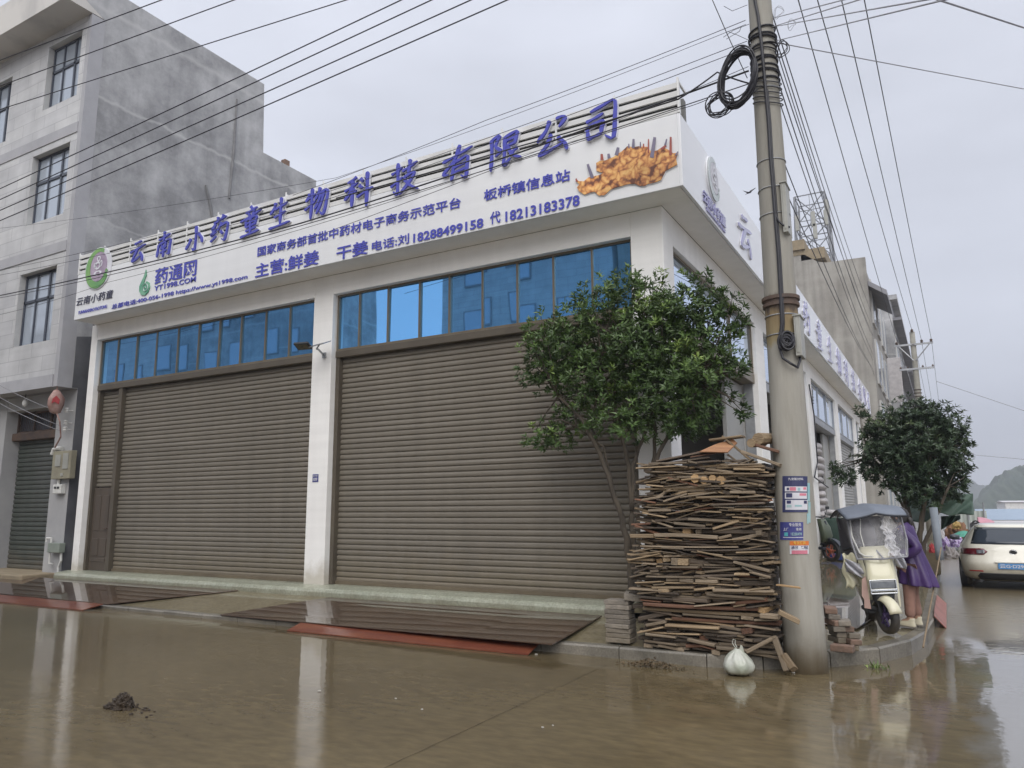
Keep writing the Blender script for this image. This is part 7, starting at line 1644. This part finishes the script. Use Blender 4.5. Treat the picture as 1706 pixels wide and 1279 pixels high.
# ================================================================== SIDE STREET THINGS
ST = thing('awning_post', PY(1562, 985, 5.6), 'slanting pale grey steel post under the green tarp by the far tree', 'post')
m = MB(); a, b = PY(1555, 845, 5.6), PY(1564, 915, 5.6); m.tube([a, b, b+(b-a)*.25], .06, 14); m.build('tube', pm('grey_blue_pipe', (.22, .25, .28), (.16, .18, .21), 4, .7), ST, smooth=True)
A, Bq = PZ(1538, 1078, .15), PY(1568, 912, 2.9); m = MB(); m.tube([A, A.lerp(Bq, .3)+Vector((0, 0, .01)), A.lerp(Bq, .7), Bq], [.009, .009, .008, .008], 8)
tag(m.build('long_stick', M['wood_tan'], None, loc=A), 'long thin pale stick leaning up from the kerb beside the person in purple', 'stick')
m = MB(); c = PZ(1541, 955, .14); m.bb(c.x-.35, c.x+.3, c.y-.2, c.y+.25, .13, .62); tag(m.build('concrete_block', M['ochre'], None, loc=(c.x, c.y, .13), bevel=.03), 'tan concrete block at the kerb under the far street tree', 'block')
# green tarp slung under the tree
m = MB(); yt0 = 8.4
def tarp(u, v):
    px = 1512+(1621-1512)*u; py = (828+ -6*u)*(1-v)+(868-16*u+4*math.sin(u*9))*v; p = PY(px, py, yt0); p.y += -.5*v+.25*math.sin(u*7+v*3)+.06*math.sin(u*23+v*9); p.z += .03*math.sin(u*17)*v; return p
m.grid(tarp, 30, 14); m.grid(lambda u, v: tarp(u, 0)+Vector((0, 1.8*v, .15*math.sin(v*3)-.25*v+.06*math.sin(u*12))), 30, 10)
tag(m.build('tarp', M['tarp_green'], None, loc=tarp(.5, .5), smooth=True, solid=.01), 'dark green tarp awning slung under the far street tree', 'tarp')
m = MB(); 
def drape(u, v):
    px = 1568+(1600-1568)*u; py = 856+(4-2*u)+(22-16*u)*v; p = PY(px, py, 9.6); p.y += .1*math.sin(u*14+v*4); return p
m.grid(drape, 18, 8); tag(m.build('tarp_flap', M['bin_green'], None, loc=drape(.5, .5), smooth=True, solid=.01), 'dark ragged cloth flap hanging under the green tarp', 'cloth')
def heap(name, px0, py0, px1, py1, y, mat, lab, cat, seed, dpt=1.0):
    a, b = PY(px0, py0, y), PY(px1, py1, y); c = Vector(((a.x+b.x)/2, y, b.z)); m = lump_mesh(c, abs(b.x-a.x)/2, dpt, a.z-b.z, seed, 36, 16); return tag(m.build(name, mat, None, loc=c, smooth=True), lab, cat)
heap('stall_cover', 1568, 872, 1617, 900, 24, M['orange_tarp'], 'orange-brown tarp over a market stall left of the white car roof', 'stall cover', 3, 1.4)
heap('yellow_heap', 1586, 870, 1602, 880, 22.5, pm('ochre_cloth', (.40, .27, .08), (.3, .2, .07), 5, .8), 'ochre bundle on top of the orange-brown stall cover', 'bundle', 5, .5)
heap('cloth_pile', 1565, 895, 1584, 918, 20, M['purple_cloth'], 'purple and white cloth pile left of the car, taller left one', 'cloth pile', 6, .8)
heap('cloth_pile', 1580, 893, 1609, 910, 21, M['purple_cloth'], 'purple and white cloth pile beside the car window, right one', 'cloth pile', 9, .8)
heap('mud_heap', 1566, 914, 1602, 935, 19, pm('grey_rubble', (.16, .14, .13), (.26, .24, .23), 7, .9), 'grey rubble heap on the road edge left of the white car', 'rubble', 12, 1.2)
heap('red_bag', 1547, 906, 1558, 920, 6.3, M['lantern_red'], 'small bright red bag beside the grey awning post', 'bag', 14, .12)
heap('white_bundle', 1562, 882, 1574, 896, 18, M['sack'], 'pale bundle hanging right of the grey awning post', 'bundle', 17, .3)
m = MB(); c = PY(1606, 888, 17); m.lathe([(.30, 0), (.24, .08), (.14, .14), (.02, .17)], (c.x, 17, c.z-.1), 16); m.tube([(c.x, 17, 0), (c.x, 17, c.z)], .03); tag(m.build('market_umbrella', M['teal'], None, loc=(c.x, 17, 0)), 'teal green market umbrella just left of the car rear side window', 'umbrella')
# three-wheeler with pink canopy beyond the car
c = PZ(1640, 905, 0); TY = 22.0; a, b = PY(1617, 880, TY), PY(1657, 872, TY)
TW = thing('tricycle', (a.x+.9, TY, 0), 'three-wheeled cart with rounded pink canopy beyond the car roof', 'tricycle')
m = MB(); x0, x1 = a.x, b.x; zt_, zl = PY(1636, 862, TY).z, PY(1640, 878, TY).z
xq = x0+(x1-x0)*.34
m.grid(lambda u, v: (xq+(x1-xq)*u, TY-.3+1.3*(v-.0), zl+(zt_-zl)*math.sin(math.pi*(.06+.88*v))**.6*(1-.45*u*u)), 12, 10); m.build('canopy', M['pink'], TW, smooth=True, solid=.03)
m = MB(); xm = x0+(x1-x0)*.36
for x in (x0, xm): m.bb(x, x+.06, TY-.3, TY-.24, .5, zl+.12)
m.grid(lambda u, v: (x0+(xm-x0+.06)*u, TY-.3+.3*v, zl+.05+.16*math.sin(math.pi*u)), 8, 2); m.build('cab_frame', M['car_black'], TW, solid=.05)
m = MB(); m.bb(x0+.06, x1, TY, TY+1.8, .45, 1.0); m.bb(x0+.1, xm-.02, TY-.2, TY-.15, .9, zl-.05); m.build('cart_body', M['shed_wall'], TW, bevel=.03)
for y in (TY-.4, TY+1.6): wheel(TW, 'wheel', (x0-TW.location.x+.9, y-TY, .25), .25, .1, M['black'], M['steel'])
# pale fence, sheds and white building at the end of the street
a, b = PY(1588, 868, 34), PY(1644, 868, 34); m = MB(); x = a.x
FN = thing('sheet_fence', (a.x, 34, 0), 'pale ribbed sheet fence with thin posts at the end of the side street', 'fence')
ztf = PY(1600, 851, 34).z
while x < b.x: m.prism([(x, 34, 0), (x+.1, 33.95, 0), (x+.2, 34, 0), (x+.2, 34.03, 0), (x, 34.03, 0)], (0, 0, ztf)); x += .2
m.build('sheet', pm('pale_green_sheet', (.36, .40, .37), (.42, .45, .42), 2, .6), FN)
m = MB(); x = a.x
while x < b.x: m.tube([(x, 33.9, 0), (x, 33.9, ztf+.4)], .04, 6); x += .65
m.build('post', M['steel'], FN)
def shed(px0, px1, py_top, y, dpt, wall, roof, lab, eave, zbase=0.0, gable=.5):
    a, b = PY(px0, py_top, y), PY(px1, py_top, y); T = thing('shed', ((a.x+b.x)/2, y, 0), lab, 'shed'); m = MB(); m.bb(a.x, b.x, y, y+dpt, zbase, a.z-gable); m.build('wall', wall, T)
    m = MB(); m.prism([(a.x-eave, y-eave, a.z-gable+.02), (a.x-eave, y+dpt/2, a.z), (a.x-eave, y+dpt+eave, a.z-gable+.02)], (b.x-a.x+2*eave, 0, 0)); m.build('roof', roof, T)
    return T
shed(1636, 1800, 848, 75, 14, M['shed_wall'], M['blue_roof'], 'long low shed with pale blue sheet roof below the hills', .4, gable=1.0)
shed(1674, 1830, 833, 110, 20, M['plain_white'], M['shed_wall'], 'white block building in front of the hills at the right edge', .2, gable=.3)
shed(1662, 1840, 868, 45, 6, pm('reddish_wall', (.26, .15, .12), (.2, .12, .1), 2, .8), M['shed_wall'], 'long low reddish wall shed just above the car roof', .2, gable=.2)
# ---- far houses on the shop's side of the side street
BY = 29.5
RH = thing('plastered_house', (-8, BY, 0), 'brown-grey four-storey house with bare plaster gable, behind the shop along the side street', 'house')
zt1 = PY(1440, 428, BY).z; xr = PY(1441, 428, BY).x; zt2 = PY(1375, 437, BY).z; x2 = PY(1375, 437, BY).x; x3 = PY(1340, 424, BY).x; zt3 = PY(1340, 424, BY).z; x4 = PY(1336, 402, BY).x; zt4 = PY(1336, 400, BY).z
m = MB(); m.prism([(-14, BY, 0), (xr, BY, 0), (xr, BY, zt1), (x2, BY, zt2), (x2-.35, BY, zt2+.1), (x3, BY, zt3), (-14, BY, zt3+.6)], (0, .3, 0)); m.build('gable_wall', M['brown_plaster'], RH)
m = MB(); m.bb(-14, xr-.02, BY+.31, BY+12, 0, zt2-.6); m.build('side_block', M['brown_plaster'], RH)
m = MB(); m.bb(-9, x4, BY-.02, BY+3, zt3-.0, zt4-.5); m.bb(-9, x4+.12, BY-.14, BY+3, zt4-.5, zt4); m.bb(x4-.1, x4+1.0, BY+.0, BY+2.6, zt3-.3, zt3+.25); m.build('parapet', M['ochre'], RH)
fx = xr
m = MB()
for k, (z0, z1) in enumerate(((1.0, 3.2), (4.4, 6.6), (7.4, 9.6), (10.4, 12.6))):
    for y in (BY+1.6, BY+4.6, BY+7.6, BY+10.2): m.bb(fx-.02, fx+.06, y, y+1.6, z0, z1)
frs = islands(m)
m = MB()
for k, (z0, z1) in enumerate(((1.0, 3.2), (4.4, 6.6), (7.4, 9.6), (10.4, 12.6))):
    for y in (BY+1.6, BY+4.6, BY+7.6, BY+10.2): m.bb(fx+.05, fx+.075, y+.1, y+1.5, z0+.1, z1-.1)
[b_.build('pane', M['house_glass'], a_.build('window_frame', M['reveal'], RH)) for a_, b_ in zip(frs, islands(m))]
m = MB(); m.prism([(fx, BY+.6, zt1-1.0), (fx+.75, BY+.9, zt1-1.5), (fx+.75, BY+5.2, zt1-1.5), (fx, BY+5.2, zt1-1.0)], (0, 0, -.25)); m.build('eave', M['grey_trim'], RH)
def row_house(y0, y1, zt, proj, lab, mat, seed):
    T = thing('row_house', (-6, y0, 0), lab, 'house'); m = MB(); m.bb(-14, fx+proj, y0, y1, 0, zt); m.bb(-14, fx+proj+.35, y0-.2, y1, zt, zt+.3); m.build('wall', mat, T)
    rn = random.Random(seed); fr_, gl_ = MB(), MB()
    z = 1.0
    while z < zt-2:
        y = y0+1
        while y < y1-2: fr_.bb(fx+proj-.02, fx+proj+.07, y, y+1.7, z, z+1.9); gl_.bb(fx+proj+.06, fx+proj+.085, y+.1, y+1.6, z+.1, z+1.8); y += 3.1
        z += 3.1
    [b_.build('pane', M['house_glass'], a_.build('window_frame', M['reveal'], T)) for a_, b_ in zip(islands(fr_), islands(gl_))]
    m = MB(); z = 3.6
    while z < zt-1: m.bb(fx+proj, fx+proj+.5, y0+.3, y1-.3, z, z+.18); z += 3.1
    build_each(m, 'balcony_slab', M['grey_trim'], T); return T
row_house(BY+12.4, 62, 14.1, .45, 'pale grey row house with balcony slabs beyond the brown-grey gable', M['grey_plaster'], 3)
row_house(62.3, 92, 15.2, .3, 'farthest grey row house, mostly hidden behind the second utility pole', M['pale_stucco'], 5)
m = MB(); c = PX(1484, 633, fx+.5); m.bb(c.x-.1, c.x+.5, c.y, c.y+.1, c.z-1.1, c.z+1.1); tag(m.build('hanging_sign', M['sack'], None, loc=c, bevel=.03), 'small upright framed sign jutting from the far row houses', 'sign')
# lattice mast on the roof behind
TB = 46.0
TWR = thing('lattice_tower', (PY(1355, 430, TB).x, TB, 0), 'steel lattice telecom mast with panel antennas rising behind the brown-grey house', 'lattice tower')
xl_, xr_ = PY(1327, 337, TB).x, PY(1376, 328, TB).x; zt_ = PY(1350, 332, TB).z; hw = (xr_-xl_)/2; cx_ = (xl_+xr_)/2
m = MB(); hwz = lambda z: hw*(1+.030*(zt_-z)); LVL = [zt_-2.3*i for i in range(6)]
C4 = lambda z: [Vector((cx_+sx*hwz(z), TB+sy*hwz(z), z)) for sx, sy in ((-1, -1), (1, -1), (1, 1), (-1, 1))]
for i in range(5):
    A, Bq = C4(LVL[i]), C4(LVL[i+1])
    for k in range(4): m.tube([A[k], Bq[k]], .07, 5); m.tube([A[k], A[(k+1) % 4]], .045, 4); m.tube([A[k], Bq[(k+1) % 4]], .04, 4); m.tube([A[(k+1) % 4], Bq[k]], .04, 4); m.tube([(A[k]+Bq[k])/2, (A[(k+1) % 4]+Bq[(k+1) % 4])/2], .03, 4); m.tube([(A[k]+A[(k+1) % 4])/2, (Bq[k]+Bq[(k+1) % 4])/2], .018, 4)
for k in range(4): m.tube([C4(LVL[5])[k], Vector((cx_+(C4(LVL[5])[k].x-cx_)*1.3, TB+(C4(LVL[5])[k].y-TB)*1.3, 0))], .06, 5)
m.build('lattice', pm('dull_mast_steel', (.20, .21, .23), (.28, .29, .31), 4, .6), TWR)
m = MB()
for px, py in ((1377, 345), (1355, 365), (1376, 362), (1358, 385), (1328, 372)): p = PY(px, py, TB-1.5); m.bb(p.x-.13, p.x+.13, p.y-.1, p.y+.1, p.z-.55, p.z+.55)
build_each(m, 'antenna', M['box_metal'], TWR, bevel=.03)

# ================================================================== HOUSES ACROSS THE FRONT STREET (seen mirrored in the blue windows)
def across(x0, x1, zt, mat, lab, fl, wz=1.7, ww=1.5, curtain=None):
    T = thing('facing_house', ((x0+x1)/2, -22, 0), lab, 'house'); y = -22.0; m = MB(); m.bb(x0, x1, y-5, y, 0, zt); m.build('wall', mat, T); m = MB(); m.bb(x0-.05, x1+.05, y-5, y+.5, zt, zt+.4); m.build('cornice', M['pale_stucco'], T)
    fr_, gl_ = MB(), MB(); z = 4.6; ra = random.Random(int(x0*7))
    while z < zt-1.8:
        x = x0+1.1
        while x < x1-1.8: w2 = ww*ra.uniform(.7, 1.25); h2 = wz*ra.uniform(.8, 1.1); fr_.bb(x, x+w2, y-.02, y+.06, z, z+h2); gl_.bb(x+.08, x+w2-.08, y+.04, y+.07, z+.08, z+h2-.08); x += ra.uniform(2.4, 4.2)
        z += 2.9
    [b_.build('pane', M['house_glass'], a_.build('window_frame', M['grey_trim'], T)) for a_, b_ in zip(islands(fr_), islands(gl_))]
    m = MB(); x = x0+.6
    while x < x1-3: m.bb(x, x+2.9, y-.0, y+.03, .2, 3.2); x += 3.5
    build_each(m, 'shutter', M['green_shutter'], T); return T
across(-68, -44.2, 15.0, M['tile'], 'pale tiled house across the front street, far left in the window reflections', 4)
across(-43.8, -28.3, 15.3, M['grey_plaster'], 'grey house across the front street, reflected left of the bright gap', 4)
across(-19.9, -10.4, 15.2, M['tile'], 'pale tiled house across the front street, reflected right of the bright gap', 4)
across(-10.1, .5, 14.6, M['brown_plaster'], 'brown plastered house across the front street, reflected at the right', 4)

# ================================================================== WET AIR
m = MB(); m.bb(-640, 880, -60, 1200, -1.1, 140)
hz = bpy.data.materials.new('haze_air'); hz.use_nodes = True; t = hz.node_tree; t.nodes.clear()
o_ = t.nodes.new('ShaderNodeOutputMaterial'); pv = t.nodes.new('ShaderNodeVolumePrincipled'); pv.inputs['Color'].default_value = (.86, .90, 1.0, 1); pv.inputs['Density'].default_value = .0011; pv.inputs['Anisotropy'].default_value = 0.2
t.links.new(pv.outputs[0], o_.inputs['Volume'])
tag(m.build('haze', hz), kind='stuff')
